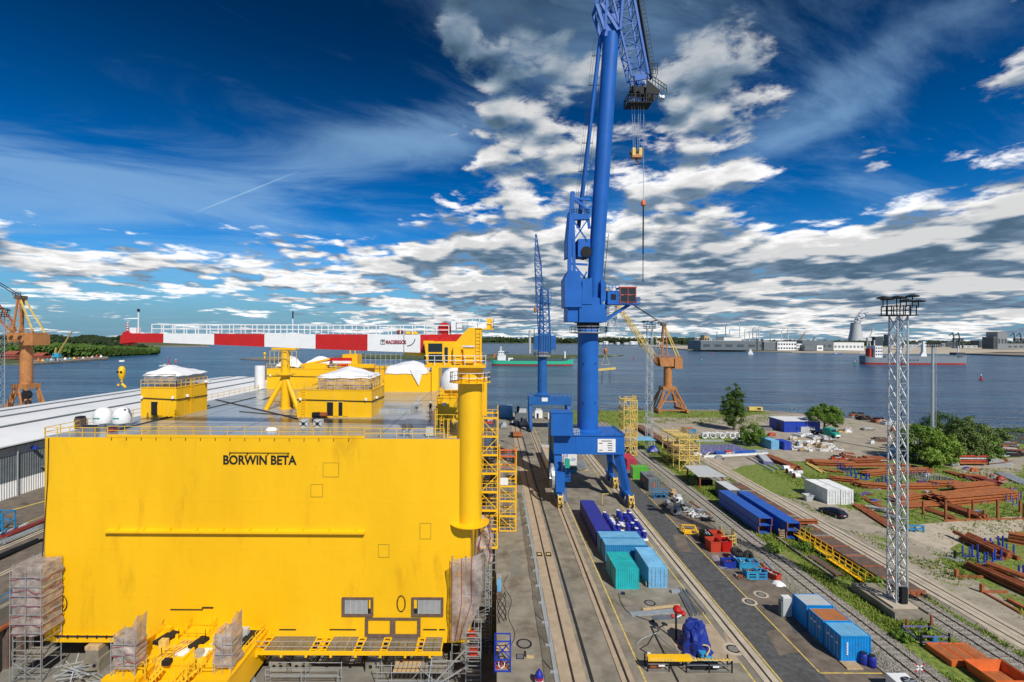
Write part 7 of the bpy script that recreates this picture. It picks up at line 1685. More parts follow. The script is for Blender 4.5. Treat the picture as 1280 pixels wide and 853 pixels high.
# ------------------------------------------------------------------ white sheds, car, small skip
container('white storage container with closed doors, left one of the pair',66.15,96.8,0,'c_white',6.9,2.45,2.9,roofm='c_white'); container('white storage container with closed doors, right one of the pair',68.7,96.7,0,'c_white',6.9,2.45,2.9,roofm='c_white')
x,y=G(1013,627); skip('small pale grey tapered skip beside the white containers',x,y+.5,1.4,1.6,1.2,'lightgrey',0,None,taper=.35)
def car(label,x,y,rz,m):
    t=thing('parked_car',label,'car',(x,y,.03),rz)     # local: length along Y, rear at -Y
    def loft(secs,mat_,name,par):
        mb=MB(); n=len(secs[0][1]); vs=[]; fs=[]
        for yy,pr in secs: vs+=[(px_,yy,pz) for px_,pz in pr]
        for k in range(len(secs)-1):
            for i in range(n): fs.append((k*n+i,k*n+(i+1)%n,(k+1)*n+(i+1)%n,(k+1)*n+i))
        fs+=[tuple(range(n-1,-1,-1)),tuple(range((len(secs)-1)*n,len(secs)*n))]; mb.add(vs,fs); return mb.build(name,mat_,par,True)
    def pr(w_,z0,z1): return [(-w_*.93,z0),(w_*.93,z0),(w_,z0+.18),(w_,z1-.12),(w_*.95,z1),(-w_*.95,z1),(-w_,z1-.12),(-w_,z0+.18)]
    b=loft([(-2.35,pr(.74,.42,.82)),(-2.28,pr(.84,.28,.98)),(-1.6,pr(.90,.24,1.00)),(.6,pr(.91,.24,.94)),(1.5,pr(.89,.24,.86)),(2.15,pr(.82,.26,.72)),(2.36,pr(.66,.36,.60))],'car_paint','body',t)
    def gp(w0,w1,z0,z1): return [(-w0,z0),(w0,z0),(w1,z1),(-w1,z1)]
    g=loft([(-2.2,gp(.78,.70,.93,.98)),(-1.65,gp(.80,.62,.93,1.38)),(-.9,gp(.81,.62,.93,1.45)),(.2,gp(.81,.62,.92,1.44)),(1.15,gp(.78,.70,.88,.93))],'glass','window_band',t)
    loft([(-1.66,gp(.62,.58,1.375,1.41)),(-.9,gp(.64,.58,1.43,1.47)),(.15,gp(.63,.58,1.42,1.46)),(.3,gp(.6,.56,1.38,1.41))],'car_paint','roof',t)
    for s in (-1,1):
        for yy in (-1.42,1.38):
            w_=MB().cyl((s*.78,yy,.32),(s*.93,yy,.32),.33,n=18).build('wheel','tyre',t); MB().cyl((s*.90,yy,.32),(s*.94,yy,.32),.21,n=12).build('rim','galv',w_)
        MB().cbox(s*.66,-2.30,.70,.36,.10,.17).build('tail_light','red',t); MB().cbox(s*.62,2.28,.52,.3,.1,.12).build('headlight','white',t); MB().bar((s*.92,.75,.98),(s*1.06,.72,1.0),.10,.12).build('mirror','car_paint',t)
    MB().cbox(0,-2.34,.60,.52,.04,.12).build('number_plate','white',t); MB().cbox(0,-2.33,.32,1.3,.06,.16).build('bumper','black',t)
    return t
mat('car_paint',(.010,.014,.030),.22,.1,var=.02)
car('black estate car parked on the dirt beside the white containers',61.9,87.6,R(14),'car_paint')

# ------------------------------------------------------------------ yellow scaffold towers on the far quay
def scaff(label,x0,x1,y0,y1,H,n,nx,ny,m='yellow_pale',dense=True):
    t=thing('steel_scaffold',label,'scaffold',(x0,y0,.004)); X,Y=x1-x0,y1-y0
    for i in range(nx+1):
        for j in range(ny+1):
            if 0<i<nx and 0<j<ny: continue
            MB().bar((X*i/nx,Y*j/ny,0),(X*i/nx,Y*j/ny,H+random.uniform(.2,1.2)),.20).build('post',m,t)
    for k in range(n+1):
        z=H*k/n+.1; mb=MB()
        for j in (0,ny): mb.bar((0,Y*j/ny,z),(X,Y*j/ny,z),.16,.22)
        for i in (0,nx): mb.bar((X*i/nx,0,z),(X*i/nx,Y,z),.16,.22)
        for j in range(ny*2): mb.bar((0,Y*(j+.5)/ny/2,z),(X,Y*(j+.5)/ny/2,z),.10)
        fl=mb.build('level_frame',m,t)
        if k: MB().rail([(0,0,z),(X,0,z),(X,Y,z)],1.1,X/nx/2,.05).build('railing',m,fl); MB().box(.3,X-.3,Y*.3,Y*.6,z+.11,z+.16).build('grating','yellow_pale',fl)
        if k<n:
            b=MB()
            for i in range(nx):
                s=(i+k)%2; b.bar((X*(i+s)/nx,-.04,z),(X*(i+1-s)/nx,-.04,z+H/n),.12)
            b.bar((X+.04,0,z),(X+.04,Y,z+H/n),.12); b.build('brace',m,t)
    return t
scaff('tall narrow yellow scaffold tower beside the railway behind the gantry',35.6,39.2,131.5,136,15.0,6,2,2); scaff('big square yellow scaffold cage between the two tracks',45.0,49.9,116.5,128,7.6,3,2,3)
x,y=G(817,565); t=thing('blue_tarp_heap','blue tarpaulin heap at the foot of the far mast','tarpaulin',(x,y,0)); MB().grid(lambda u,v:(-1.8+3.6*u,-1.4+2.8*v,.02+1.7*math.sin(math.pi*u)**.7*math.sin(math.pi*v)**.7+.2*math.sin(u*9+v*6)),12,12).build('tarpaulin','tarp_blue',t,True)
t=thing('far_canopy','pale blue lean-to roof behind the tall yellow scaffold','canopy',(XY(802,138),138,0)); MB().box(-2.2,3.5,-2,3,3.2,3.35).build('roof','c_lblue',t)
for s in (-2,3.2): MB().cbox(s,-1.8,0,.2,.2,3.2).build('post','galv',t)

# ------------------------------------------------------------------ steel stock in the yard
def pile(label, group, a, b, nacross, nlayers, w_, h, m, z=0.0, name='steel_beam', cat='beam', jit=.25, ibeam=True):
    """a pile of parallel bars from pixel a to pixel b; every bar is a thing of its own"""
    p,q=Vector(G(*a)),Vector(G(*b)); d=(q-p); L=d.length; rz=math.atan2(d.y,d.x); c=(p+q)/2
    if ibeam: mb=MB(); mb.box(-L/2,L/2,-w_/2,w_/2,0,h*.14); mb.box(-L/2,L/2,-w_*.07,w_*.07,h*.14,h*.86); mb.box(-L/2,L/2,-w_/2,w_/2,h*.86,h*.995)
    else: mb=MB().cyl((-L/2,0,h/2),(L/2,0,h/2),h/2*.98,n=10)
    me=mb.mesh('beam'); me.materials.append(M[m]); n=Vector((-math.sin(rz),math.cos(rz)))
    for k in range(nlayers):
        for i in range(nacross-(k if nacross>3 else 0)):
            off=(i-(nacross-1)/2)*w_*1.28+random.uniform(-.06,.06)*w_; ax=random.uniform(-jit,jit)*3
            o=put(name,me,None,(c.x+n.x*off+math.cos(rz)*ax,c.y+n.y*off+math.sin(rz)*ax,z+.02+k*h*1.03),(0,0,rz+random.uniform(-.008,.008))); tag(o,label,cat,group)
def stands(label, group, pts_, m='blue_stand', h=1.3, name='stake_stand'):
    bm_=MB(); bm_.box(-.5,.5,-.09,.09,.0,.16); bm_.box(-.5,-.34,-.08,.08,.16,h); bm_.box(.34,.5,-.08,.08,.16,h); me=bm_.mesh('stand'); me.materials.append(M[m])
    for (px,py) in pts_:
        x,y=G(px,py); o=put(name,me,None,(x,y,.04),(0,0,random.uniform(-.3,.3)),(1,1,random.uniform(.85,1.2))); tag(o,label,'stand',group)
RO='rust_orange'
pile('orange-rusty steel beam in the long pile behind the wooden-looking posts','big beam pile',(1168,628),(1255,620),6,3,.75,.55,RO); pile('orange-rusty steel beam on top of the back of the big pile','top of big beam pile',(1190,618),(1240,613),3,1,.7,.5,RO,1.2)
pile('dark rusty pipe in the slanting bundle beneath the big beam pile','slanting pipes by the posts',(1183,634),(1230,650),5,2,.45,.45,'rust',ibeam=False); pile('dark rusty pipe in the left slanting bundle near the mast','slanting pipes near the mast',(1154,636),(1196,650),4,1,.4,.4,'rust',ibeam=False)
pile('orange-rusty beam in the middle row of the yard, left pile','middle row left',(1072,608),(1112,611),4,2,.6,.5,RO); pile('orange-rusty beam in the middle row, next to the mast','middle row at mast',(1118,612),(1168,611),3,2,.6,.5,RO); pile('orange-rusty beam in the middle row, right of the mast','middle row right',(1168,608),(1206,608),3,2,.55,.5,RO)
pile('long orange-rusty beam in the back pile of the yard','back pile',(1014,580),(1066,582),5,2,.7,.5,RO); pile('long single orange-rusty beam lying across the blue stands','beam across stands',(1058,588),(1140,588),2,1,.6,.5,RO,.9); pile('orange-rusty short beam between stands and mast','short beams at stands',(1082,595),(1112,592),3,2,.6,.5,RO); pile('orange-rusty beam behind the mast','beams behind mast',(1114,592),(1160,590),4,2,.6,.5,RO); pile('orange-rusty flat beam at the front left of the back pile','front left flats',(1030,588),(1052,592),2,1,.8,.4,RO)
pile('orange-rusty beam low on the grass right behind the mast','low beams behind mast',(1118,628),(1150,622),3,2,.6,.45,RO); pile('rusty beam in the front row half hidden by the mast','front row hidden',(1125,634),(1178,631),3,1,.8,.4,RO)
pile('dark brown rail in the bundle beside the purple trough','brown rails',(962,573),(998,588),5,2,.5,.45,'rust'); pile('dark rusty pipe in the thick bundle on the grass island','island pipes',(1209,675),(1262,700),4,2,.62,.62,'rust',ibeam=False)
pile('long rusty pipe in the bundle right of the concrete road','roadside pipes',(1222,712),(1310,752),4,2,.55,.55,'rust',ibeam=False); pile('orange-rusty pipe lying on top of the roadside bundle','top roadside pipes',(1232,716),(1290,738),2,1,.5,.5,RO,1.2,ibeam=False); pile('orange-rusty beam bundle at the right picture edge','right edge beams',(1268,678),(1300,684),3,3,.5,.5,RO)
pile('thin rusty rail lying in the grass right of the white containers','thin rails',(1075,620),(1120,645),3,1,.3,.25,'rust'); pile('yellow-brown rail in the grass near the striped rails','yellow rails',(1010,580),(1030,592),3,1,.35,.3,'yellow_pale'); pile('dark rusty rail slanting across the far grass','far slanting rails',(1182,590),(1222,602),3,1,.5,.4,'rust'); pile('dark plum rail with white end stack on the far grass','plum rails',(1222,600),(1250,608),3,2,.5,.4,'ship_red')
stands('blue steel stake stand among the rusty beams in the yard','blue stands in the middle of the yard',[(1050,587),(1056,591),(1062,595),(1068,598),(1074,599),(1080,600),(1086,600),(1064,590),(1072,593),(1054,585),(1046,583),(1106,603),(1112,606),(1098,605)])
stands('blue steel stake stand right of the mast among the beams','blue stands right of the mast',[(1142,596),(1150,598),(1158,600),(1166,602),(1174,603),(1182,604),(1146,592),(1156,594),(1190,610),(1170,612),(1196,627),(1204,629),(1172,628),(1262,628),(1270,632),(1276,624)],'purple')
stands('blue stake stand on the grass island by the pipe bundle','blue stands on the island',[(1209,697),(1220,697),(1228,704),(1239,703),(1249,701),(1236,686),(1247,690),(1252,685),(1264,694),(1278,722)],'blue_stand',1.6)
# upright posts with chain of bearer beams
for k,(px,py,h) in enumerate(((1155,643,2.4),(1183,651,3.6),(1212,648,1.8),(1217,640,2.2),(1231,649,1.6),(1248,650,3.6),(1276,641,2.2),(1281,649,2.8))):
    x,y=G(px,py); t=thing('rusty_post','rusty upright post of the beam rack, %s from the left'%('first','second','third','fourth','fifth','sixth','seventh','eighth')[k],'post',(x,y,0)); MB().cbox(0,0,0,.28,.28,h).build('post','rust',t); MB().cbox(0,0,0,.7,.5,.08).build('base_plate','rust',t)
beam_item('long dark red ground beam at the foot of the rusty posts',(1180,652),(1284,649),.3,.25,'rust','ground_beam')
for (a,b_,lab) in (((1197,722),(1231,722),'rusty steel angle frame on the dirt, upper one'),((1229,741),(1262,742),'rusty steel angle frame on the dirt, lower one')):
    x,y=G(*a); x1,y1=G(*b_); t=thing('steel_angle',lab,'angle',(x,y,.004)); MB().cbox(0,0,0,.35,.35,1.1).build('upright','rust_orange',t); MB().box(.18,x1-x,-.14,.14,0,.24).build('foot','rust',t)
beam_item('long rusty rail along the edge of the dirt lane',(1232,742),(1278,768),.28,.22,'rust','ground_rail'); beam_item('short orange-rusty beam in the shade of the pipes',(1262,752),(1285,764),.45,.4,RO,'steel_beam')
x,y=G(1195,699); t=thing('bollard_stand','grey mooring bollard on a square base before the grass island','bollard',(x,y,.004)); MB().cbox(0,0,0,1.7,1.7,.12).build('base','galv',t); MB().cyl((0,0,.12),(0,0,1.2),.16,n=10).build('post','darksteel',t); MB().box(-.5,.5,-.1,.1,.8,.95).build('cross_bar','darksteel',t)
t=thing('blue_barrier','bright blue tubular barrier behind the mast','barrier',(XY(1145,80),80,.004)); MB().rail([(-1.4,0,0),(1.4,0,0)],1.1,1.2,.10).build('rail','c_mblue',t)
junk_tubes('rack_frame_heap','grey rack frames and tubes in the grass right of the white containers',*G(1100,640),.004,12,3.2,.7,'lightgrey',None,.07,1.0,-.6); junk_tubes('rack_frame_heap','second heap of grey rack frames nearer the mast',*G(1118,650),.004,10,3.0,.7,'galv',None,.07,.9,-.6)
for k,(px,py) in enumerate(((983,588),(988,592),(993,595),(997,598),(990,588),(1000,594))):
    x,y=G(px,py); t=thing('white_bobbin',('white steel drum on its side among pipes, first from the left','white steel drum on its side among pipes, second','white steel drum on its side among pipes, third','white steel drum on its side among pipes, rightmost','rusty-faced steel drum at the back of the group','grey-faced steel drum at the right of the group')[k],'drum',(x,y,.6)); MB().cyl((-.6,0,0),(.6,0,0),.55,n=14).build('shell',('white','white','lightgrey','white','rust','lightgrey')[k],t,True); MB().cyl((-.68,0,0),(-.6,0,0),.62,n=14).build('flange',('white','rust','white','rust_orange','white','white')[k],t)
x,y=G(957,577); t=thing('purple_trough','long dark purple trough lying on the grass','trough',(x,y,.004),R(-18)); MB().box(-1.1,1.1,-4,4,0,.9).build('body','purple',t); MB().box(-.9,.9,-3.8,3.8,.9,.94).build('top','lightgrey',t)
for (a,b_,lab) in (((935,573),(968,590),'grey double pipe line on the grass, left one'),((940,571),(974,588),'grey double pipe line on the grass, right one'),((972,582),(1010,600),'pale pipe leading to the white drums')):
    beam_item(lab,a,b_,.35,.3,'galv','pipe','pipe')
# ------------------------------------------------------------------ yard beyond: blue hut, truck, containers, oddments
x,y=G(1012,541); t=thing('blue_hut','flat-roofed blue workshop hut with pale roof near the round tree','building',(x-2.0,y,0)); 
MB().box(-6.6,5.8,0,9,0,3.9).build('wall','shed_blue',t); MB().box(-6.9,6.1,-.3,9.3,3.9,4.1).build('roof','roofwhite',t); MB().box(-6.62,-6.58,2.4,4.6,.1,2.8).build('door','black',t); MB().box(-5.2,-3.4,-.04,.0,.1,2.6).build('door','blue_stand',t); MB().box(-1.0,3.8,-.3,-.02,.3,2.0).build('white_panel','lightgrey',t); MB().box(-2.6,-2.0,-.04,0,.9,1.9).build('window','glass',t)
x,y=G(1039.5,547); t=thing('truck','turquoise-green lorry cab parked under the round tree','truck',(x,y,.0),R(15))
MB().ext([(-1.2,-2.4,.6),(-1.2,2.0,.6),(-1.2,2.0,3.0),(-1.2,-.6,3.0),(-1.2,-1.0,1.9),(-1.2,-2.4,1.7)],(2.4,0,0)).build('cab','truck_green',t); MB().ext([(-1.05,-.72,2.75),(1.05,-.72,2.75),(1.05,-1.02,1.95),(-1.05,-1.02,1.95)],(0,-.03,.01)).build('windscreen','glass',t); MB().cbox(0,-2.45,.7,1.8,.1,.6).build('grille','white',t)
MB().box(-1.1,1.1,2.05,7,.8,1.1).build('chassis','darksteel',t)
for s in (-1.05,1.05):
    for yy in (-1.5,4.2,5.8): MB().cyl((s-.15,yy,.5),(s+.15,yy,.5),.5,n=14).build('wheel','tyre',t)
x,y=G(968,562); container('pale turquoise container beside the leafy bush',x,y+2.9,R(6),'c_lblue',door_m='c_lblue'); x,y=G(982,563); container('small royal blue container right of the pale turquoise one',x+.6,y+2,R(6),'shed_blue',4.0,2.4,2.4); x,y=G(863,546); container('small blue container with rusty roof on the far grass',x,y+1.2,0,'c_mblue',4.2,3.2,2.6,roofm='rust_orange',doors=False)
x,y=G(944,514.5); t=thing('yellow_machine','pale yellow flat machine at the water edge by the tall tree','machine',(x,y,0)); MB().box(-3,3,-1,1,.5,2.0).build('body','yellow_pale',t); MB().box(-2.4,2.4,-.8,.8,0,.5).build('skid','darksteel',t); MB().box(.5,2.2,-1.03,-1,.9,1.7).build('window','glass',t)
x,y=G(1167,570); t=thing('tanker_cab','white and blue rounded tank behind the mast and the bushes','tank',(x-5,y,0)); MB().cyl((-4,0,2.2),(4,0,2.2),1.9,n=18).build('shell','white',t,True); MB().box(-4,4,-1.2,1.2,0,.6).build('cradle','shed_blue',t); MB().box(-6.4,-4.1,-1.2,1.2,.3,2.4).build('cab','c_turq',t)
x,y=G(1212,581); t=thing('slatted_trailer','low rusty trailer with pale red slatted sides in front of the trees','trailer',(x,y,0)); MB().box(-3.6,3.6,-1.2,1.2,.5,.9).build('bed','rust_orange',t)
for z in (1.3,1.9,2.5): MB().box(-3.6,3.6,-1.25,-1.18,z-.18,z+.18).build('slat','skip_red' if z!=1.9 else 'lightgrey',t)
for s in (-3.6,-1.2,1.2,3.6): MB().box(s-.08,s+.08,-1.18,-1.05,.9,2.7).build('post','rust',t)
for s in (-2.4,2.4): MB().cyl((s,-1.1,.45),(s,-.8,.45),.42,n=12).build('wheel','tyre',t)
# concrete rings in two rows, each one countable
for k in range(11):
    px=881+k*5.4+(2 if k>4 else 0); x,y=G(px,548-(k%2)*.6)
    o=MB(); o.grid(lambda u,v:(.95*math.cos(u*6.2832)*(1 if v<.5 else .75),-.7+(1.4 if .25<=v<.5 or v>=.75 else 0) if False else (-.7 if v in (0,1) else .7 if True else 0),.95+.95*math.sin(u*6.2832)*(1 if v<.5 else .75)),16,3)
    t=thing('concrete_ring','white concrete pipe ring in the row on the grass, %s from the left'%('first','second','third','fourth','fifth','sixth','seventh','eighth','ninth','tenth','eleventh')[k],'ring',(x,y,.0),R(random.uniform(-25,25)))
    rg=MB(); n=16; vs=[]; fs=[]
    for (r,yy) in ((.95,-.6),(.95,.6),(.70,.6),(.70,-.6)):
        for i in range(n): a=2*math.pi*i/n; vs.append((r*math.cos(a),yy,.95+r*math.sin(a)))
    for q in range(4):
        for i in range(n): fs.append((q*n+i,q*n+(i+1)%n,((q+1)%4)*n+(i+1)%n,((q+1)%4)*n+i))
    rg.add(vs,fs).build('ring','white',t); MB().box(-.5,.5,-.5,.5,0,.06).build('bearer','timber',t)
# oddments: small named items across the yard
odd=[(845,558,'low red machine on the far concrete pad','skip_red',2.4,1.4),(862,558,'grey slab crate left of the purple deck','lightgrey',3,.9),(1030,560,'cream hut-like crate on the sandy lane','timber',3.0,1.6),(1010,556,'cream concrete block near the pale container','white',3.2,1.2),(1000,563,'long cream block row behind the pale container','c_white',4.5,1.0),(1022,548,'grey trailer bed in front of the blue hut','lightgrey',6,1.0),(1004,545,'long white boat-like tank before the blue hut','white',6,1.1),(1034,556,'dark shelter box in the middle of the sandy lane','brown',3,2.2),(1048,563,'pale slab leaning on the sandy lane','white',2.5,.8),(1052,541,'yellow and white crate beside the lorry','yellow_pale',2.0,1.0),(1060,541,'white sack heap right of the lorry','white',2.4,1.6),(1080,525,'dark stack at the shore, near one','darksteel',5,1.6),(1072,520,'dark stack at the shore, far one','brown',5,1.5),(1098,528,'reddish stack at the shore','rust',5,1.8),(1112,531,'grey stack at the shore next to the reddish one','lightgrey',5,1.4),(1125,540,'dark pallet heap by the lane','darksteel',4,1.2),(1085,538,'grey beam crate by the lane','concrete',4,.9),(1090,555,'white van-like box on the lane','white',2,1.2),(1100,552,'dark timber stack on the lane','brown',4,1.3),(965,545,'red and grey scrap trailer left of the blue hut','skip_red',2.4,1.0),(958,538,'grey girder stack left of the blue hut','steel',4,1.0),(1232,577,'dark logs at the right edge of the trees','brown',4,1.1),(1246,580,'white wrapped bale right of the trees','white',2.6,1.5),(1262,570,'long dark stack on the beach lane','darksteel',6,1.5),(1255,560,'brown stack near the far right shore','brown',6,1.6),(1270,553,'dark shed roof at the right edge of the picture','far_dark',10,3.2),(1060,572,'rusty scrap heap behind the back beam pile','rust',3.4,1.3),(1048,575,'reddish scrap heap left of the rusty one','skip_red',3.0,1.2),(1110,573,'blue car-like machine behind the beams','c_mblue',3.6,1.2),(1092,577,'long rusty box with purple beam on it','rust',6,1.3),(1130,586,'pale cabinet by the bushes','timber',1.6,1.0),(1192,582,'grey mesh crate in front of the bushes','galv',2.6,1.2),(1218,590,'orange cube at the end of the rails','orange',1.4,1.0),(1252,601,'pink crate at the end of the plum rails','skip_red',1.6,1.0),(950,566,'grey long box beside the leafy bush','galv',4,.8)]
for (px,py,lab,m,s,h) in odd:
    x,y=G(px,py); t=thing('stored_goods',lab,'goods',(x,y,.004),R(random.uniform(-25,25))); r_=random.random()
    MB().box(-s/2,s/2,-s*.22,s*.22,.12,h*.7).build('lower_part',m,t); MB().box(-s*.35,s*.42,-s*.18,s*.15,h*.7,h).build('upper_part',random.choice((m,'lightgrey','darksteel',m)),t)
    for q in (-.35,.35): MB().box(s*q-.12,s*q+.12,-s*.24,s*.24,0,.12).build('bearer','timber',t)
    for q in range(3): MB().bar((random.uniform(-.5,.5)*s,-s*.26,h*random.uniform(.2,.8)),(random.uniform(-.5,.5)*s,-s*.22,h*random.uniform(.4,1.25)),.10).build('strut',random.choice(('rust','galv','white')),t)
x,y=G(905,566); t=thing('purple_deck','large flat purple steel deck section lying near the leafy bush','deck',(x,y+2,.3),R(8)); MB().box(-8,7,-3.5,4.5,0,.5).build('plate','purple',t); MB().box(-4,8,-4.2,-3.6,0,.6).build('blue_beam','pontoon',t)
for k in range(6): MB().rail([(-7+k*2.3,-3,.5),(-7+k*2.3,3.5,.5)],.9,1.6,.05).build('rib_rail','galv',t)
for s in (-7,0,6): MB().box(s-.2,s+.2,-3.4,4.4,-.3,0).build('bearer','timber',t)
for k,(a,b_) in enumerate((((865,568),(925,564)),((880,572),(960,568)),((905,575),(965,570)),((870,552),(905,552)))): beam_item(('grey concrete girder in front of the purple deck','long pale girder nearest the sandy lane','thin pale girder beside the pale container','grey girder below the concrete rings')[k],a,b_,.6,.5,('lightgrey','c_white','concrete','galv')[k],'concrete_girder','girder')
for (px,py,lab) in ((1010,541,'lamp post by the blue hut'),(990,530,'thin pole behind the blue hut')):
    x,y=G(px,py); t=thing('thin_pole',lab,'pole',(x,y,0)); MB().cyl((0,0,0),(0,0,6),.08,n=6).build('pole','galv',t); MB().cbox(0,-.3,5.9,.2,.6,.12).build('lamp','galv',t)

def scatter(label,group,box,n,mats,s0,s1,h0,h1,name='stored_goods',seedv=1,keep=None):
    rnd=random.Random(seedv)
    for _ in range(n):
        px,py=rnd.uniform(box[0],box[1]),rnd.uniform(box[2],box[3])
        if keep and not keep(px,py): continue
        x,y=G(px,py); s,h=rnd.uniform(s0,s1),rnd.uniform(h0,h1); m=rnd.choice(mats); t=thing(name,label,'goods',(x,y,.03),rnd.uniform(-.6,.6),group)
        MB().box(-s/2,s/2,-s*.2,s*.2,0,h*.6).build('lower_part',m,t); MB().box(-s*.4,s*rnd.uniform(.1,.45),-s*.16,s*.12,h*.6,h).build('upper_part',rnd.choice(mats),t); MB().bar((-s*.45,-s*.22,h*.3),(s*rnd.uniform(.2,.6),-s*.2,h*rnd.uniform(.6,1.3)),.13).build('bar',rnd.choice(mats),t)
scatter('pale concrete or wooden block among the oddments on the sandy lane before the blue hut','oddments on the sandy lane',(985,1042,549,566),26,('white','timber','lightgrey','c_white','concrete'),1.0,2.6,.5,1.4,seedv=2)
scatter('dark stacked steel parts in the long row along the far yard shore','steel parts along the far shore',(1056,1135,516,545),34,('darksteel','brown','lightgrey','rust','concrete_dark','galv'),2.0,5.0,.8,2.0,seedv=3,keep=lambda a,b:abs(b-(516+(a-1056)*.33))<5)
scatter('brown and grey goods stacked beyond the trees at the right edge','goods beyond the trees',(1236,1285,556,584),18,('brown','darksteel','lightgrey','rust','galv'),1.5,4.5,.6,1.6,seedv=4)
scatter('grey and rusty oddment between the purple deck and the far grass','oddments by the purple deck',(840,955,549,575),26,('lightgrey','steel','white','skip_red','purple','galv'),1.0,3.0,.4,1.1,seedv=5,keep=lambda a,b:not(875<a<935 and 556<b<568))
scatter('small steel offcut lying in the grass of the steel yard','offcuts in the yard grass',(1040,1278,575,640),30,('rust','rust_orange','purple','galv','blue_stand'),.8,2.4,.25,.8,seedv=6,keep=lambda a,b:b>572+abs(a-1100)*.05)
pile('rusty beam in the low pile at the foot of the white containers','low pile by white containers',(1072,632),(1118,662),4,1,.4,.35,'rust'); pile('orange-rusty beam in the short pile behind the second row','short pile second row',(1040,600),(1070,603),4,2,.55,.45,RO); pile('orange-rusty beam in the far right pile','far right pile',(1205,598),(1232,600),3,2,.5,.45,RO); pile('grey rail in the striped bundle at the right edge of the grass','striped rails',(1252,592),(1284,606),6,1,.4,.3,'galv'); pile('rusty beam in the pile behind the stands','pile behind stands',(1062,579),(1106,577),4,2,.6,.5,'rust')
# ------------------------------------------------------------------ trees and bushes
def tree(label, x, y, H, clumps, trunk_r, lm, n, ls, name='tree', seedv=1, grp=None):
    """clumps: (dx, dy, z, rx, rz) ellipsoids in metres; leaves are small quads spread through them in puffs"""
    rnd=random.Random(seedv); t=thing(name,label,'tree' if name!='bush' else 'bush',(x,y,0),0,grp)
    tk=MB(); zt_=H*.55; tk.cyl((0,0,-.1),(0,0,zt_),trunk_r,trunk_r*.45,10)
    for (dx,dy,z,rx,rz_) in clumps: tk.cyl((0,0,min(z*.55,zt_*.9)),(dx*.8,dy*.8,z),trunk_r*.45,trunk_r*.12,6)
    tk.build('trunk','bark',t)
    mb=MB(); V=mb.v; Fc=mb.f
    vol=[rx*rx*rz_ for (_,_,_,rx,rz_) in clumps]; tot=sum(vol)
    for (dx,dy,z,rx,rz_),v in zip(clumps,vol):
        npuff=max(6,int(26*(v/tot)**.6*len(clumps)**.5)); per=max(10,int(1.7*n*v/tot/npuff))
        for _ in range(npuff):
            while True:
                a=Vector((rnd.uniform(-1,1),rnd.uniform(-1,1),rnd.uniform(-1,1)))
                if .25<a.length<1: break
            a=a.normalized()*(a.length**.45); c=Vector((dx+a.x*rx,dy+a.y*rx,z+a.z*rz_)); pr=rx*rnd.uniform(.18,.36)
            for _ in range(per):
                o=Vector((rnd.gauss(0,.55),rnd.gauss(0,.55),rnd.gauss(0,.42)))*pr; p=c+o; s=ls*rnd.uniform(.6,1.3)
                nn=(o+Vector((rnd.uniform(-.6,.6)*pr,rnd.uniform(-.6,.6)*pr,rnd.uniform(.1,.9)*pr))).normalized() if pr else Vector((0,0,1))
                u=nn.orthogonal().normalized(); w_=nn.cross(u); an=rnd.random()*6.28; u2=u*math.cos(an)+w_*math.sin(an); w2=nn.cross(u2)
                k=len(V); V.extend([tuple(p-u2*s),tuple(p+w2*s*.55),tuple(p+u2*s),tuple(p-w2*s*.55)]); Fc.append((k,k+1,k+2,k+3))
    mb.build('crown',lm,t); return t
x,y=G(918,538); tree('tall dark poplar-like tree on the far grass',x,y,16.5,[(0,0,4.5,3.2,3),(-.6,0,8,3.6,3),(.8,.5,11,2.9,2.8),(-2.6,0,11.5,1.9,2.0),(.2,0,14.2,2.2,2.2),(1.6,0,8.5,2.4,2.8),(-3.6,.4,6.5,1.6,1.6)],.45,'leaf_dark',9000,.24,seedv=3)
x,y=G(941,557); tree('round leafy bush beside the pale turquoise container',x,y,7.2,[(0,0,3.6,3.3,3.0),(1.6,0,2.6,2.4,2.2),(-1.8,.3,2.7,2.2,2.2)],.25,'leaf_mid',5200,.20,'bush',5)
x,y=G(1031,541); tree('round green tree beside the blue hut and lorry',x,y,9.8,[(0,0,6.4,4.4,2.9),(3.6,.3,5.0,2.8,2.3),(-3.6,0,6.0,2.6,2.2),(.6,0,8.2,3.0,1.6),(5.0,.5,3.6,1.8,1.8)],.4,'leaf_mid',9000,.24,seedv=8)
gx_=[(1150,577,9.5,'leaf_mid','large green tree at the left of the grove beside the mast',[(0,0,6,4.5,3.6),(-2.5,0,5,3.0,3.0),(2.4,.5,7.2,3.2,2.4),(0,-1,2.4,3.8,2.2)],7000,21),
     (1178,583,9.0,'leaf_light','light green tree in the middle front of the grove',[(0,0,4.6,3.9,3.8),(2.4,0,3.8,2.6,2.8),(-1.8,0,6.6,2.6,2.2)],5500,22),
     (1180,568,12.0,'leaf_dark','dark green tree at the back of the grove behind the pole light',[(0,0,7.6,4.6,3.6),(4,0,7.0,3.2,3.0),(-4.5,0,7.4,3.4,3.0),(0,-1,3.4,4.6,3.0)],7500,23),
     (1213,578,12.0,'leaf_grey','tall grey-green tree at the right top of the grove',[(0,0,8.4,3.4,3.4),(2.2,0,6.4,3.4,3.4),(-1.6,.3,5.4,3.2,3.2),(.4,0,10.6,2.0,1.6),(0,-.6,2.4,3.4,2.2)],8000,24),
     (1232,578,8.4,'leaf_mid','green tree at the right end of the grove',[(0,0,4.6,3.0,3.2),(1.4,0,3.0,2.6,2.4),(-1.2,0,6.0,2.2,2.0)],4200,25),
     (1163,588,5.6,'leaf_light','bright green bush in front of the grove near the mast',[(0,0,2.8,2.3,2.3),(.6,0,4.0,1.7,1.5)],3600,26)]
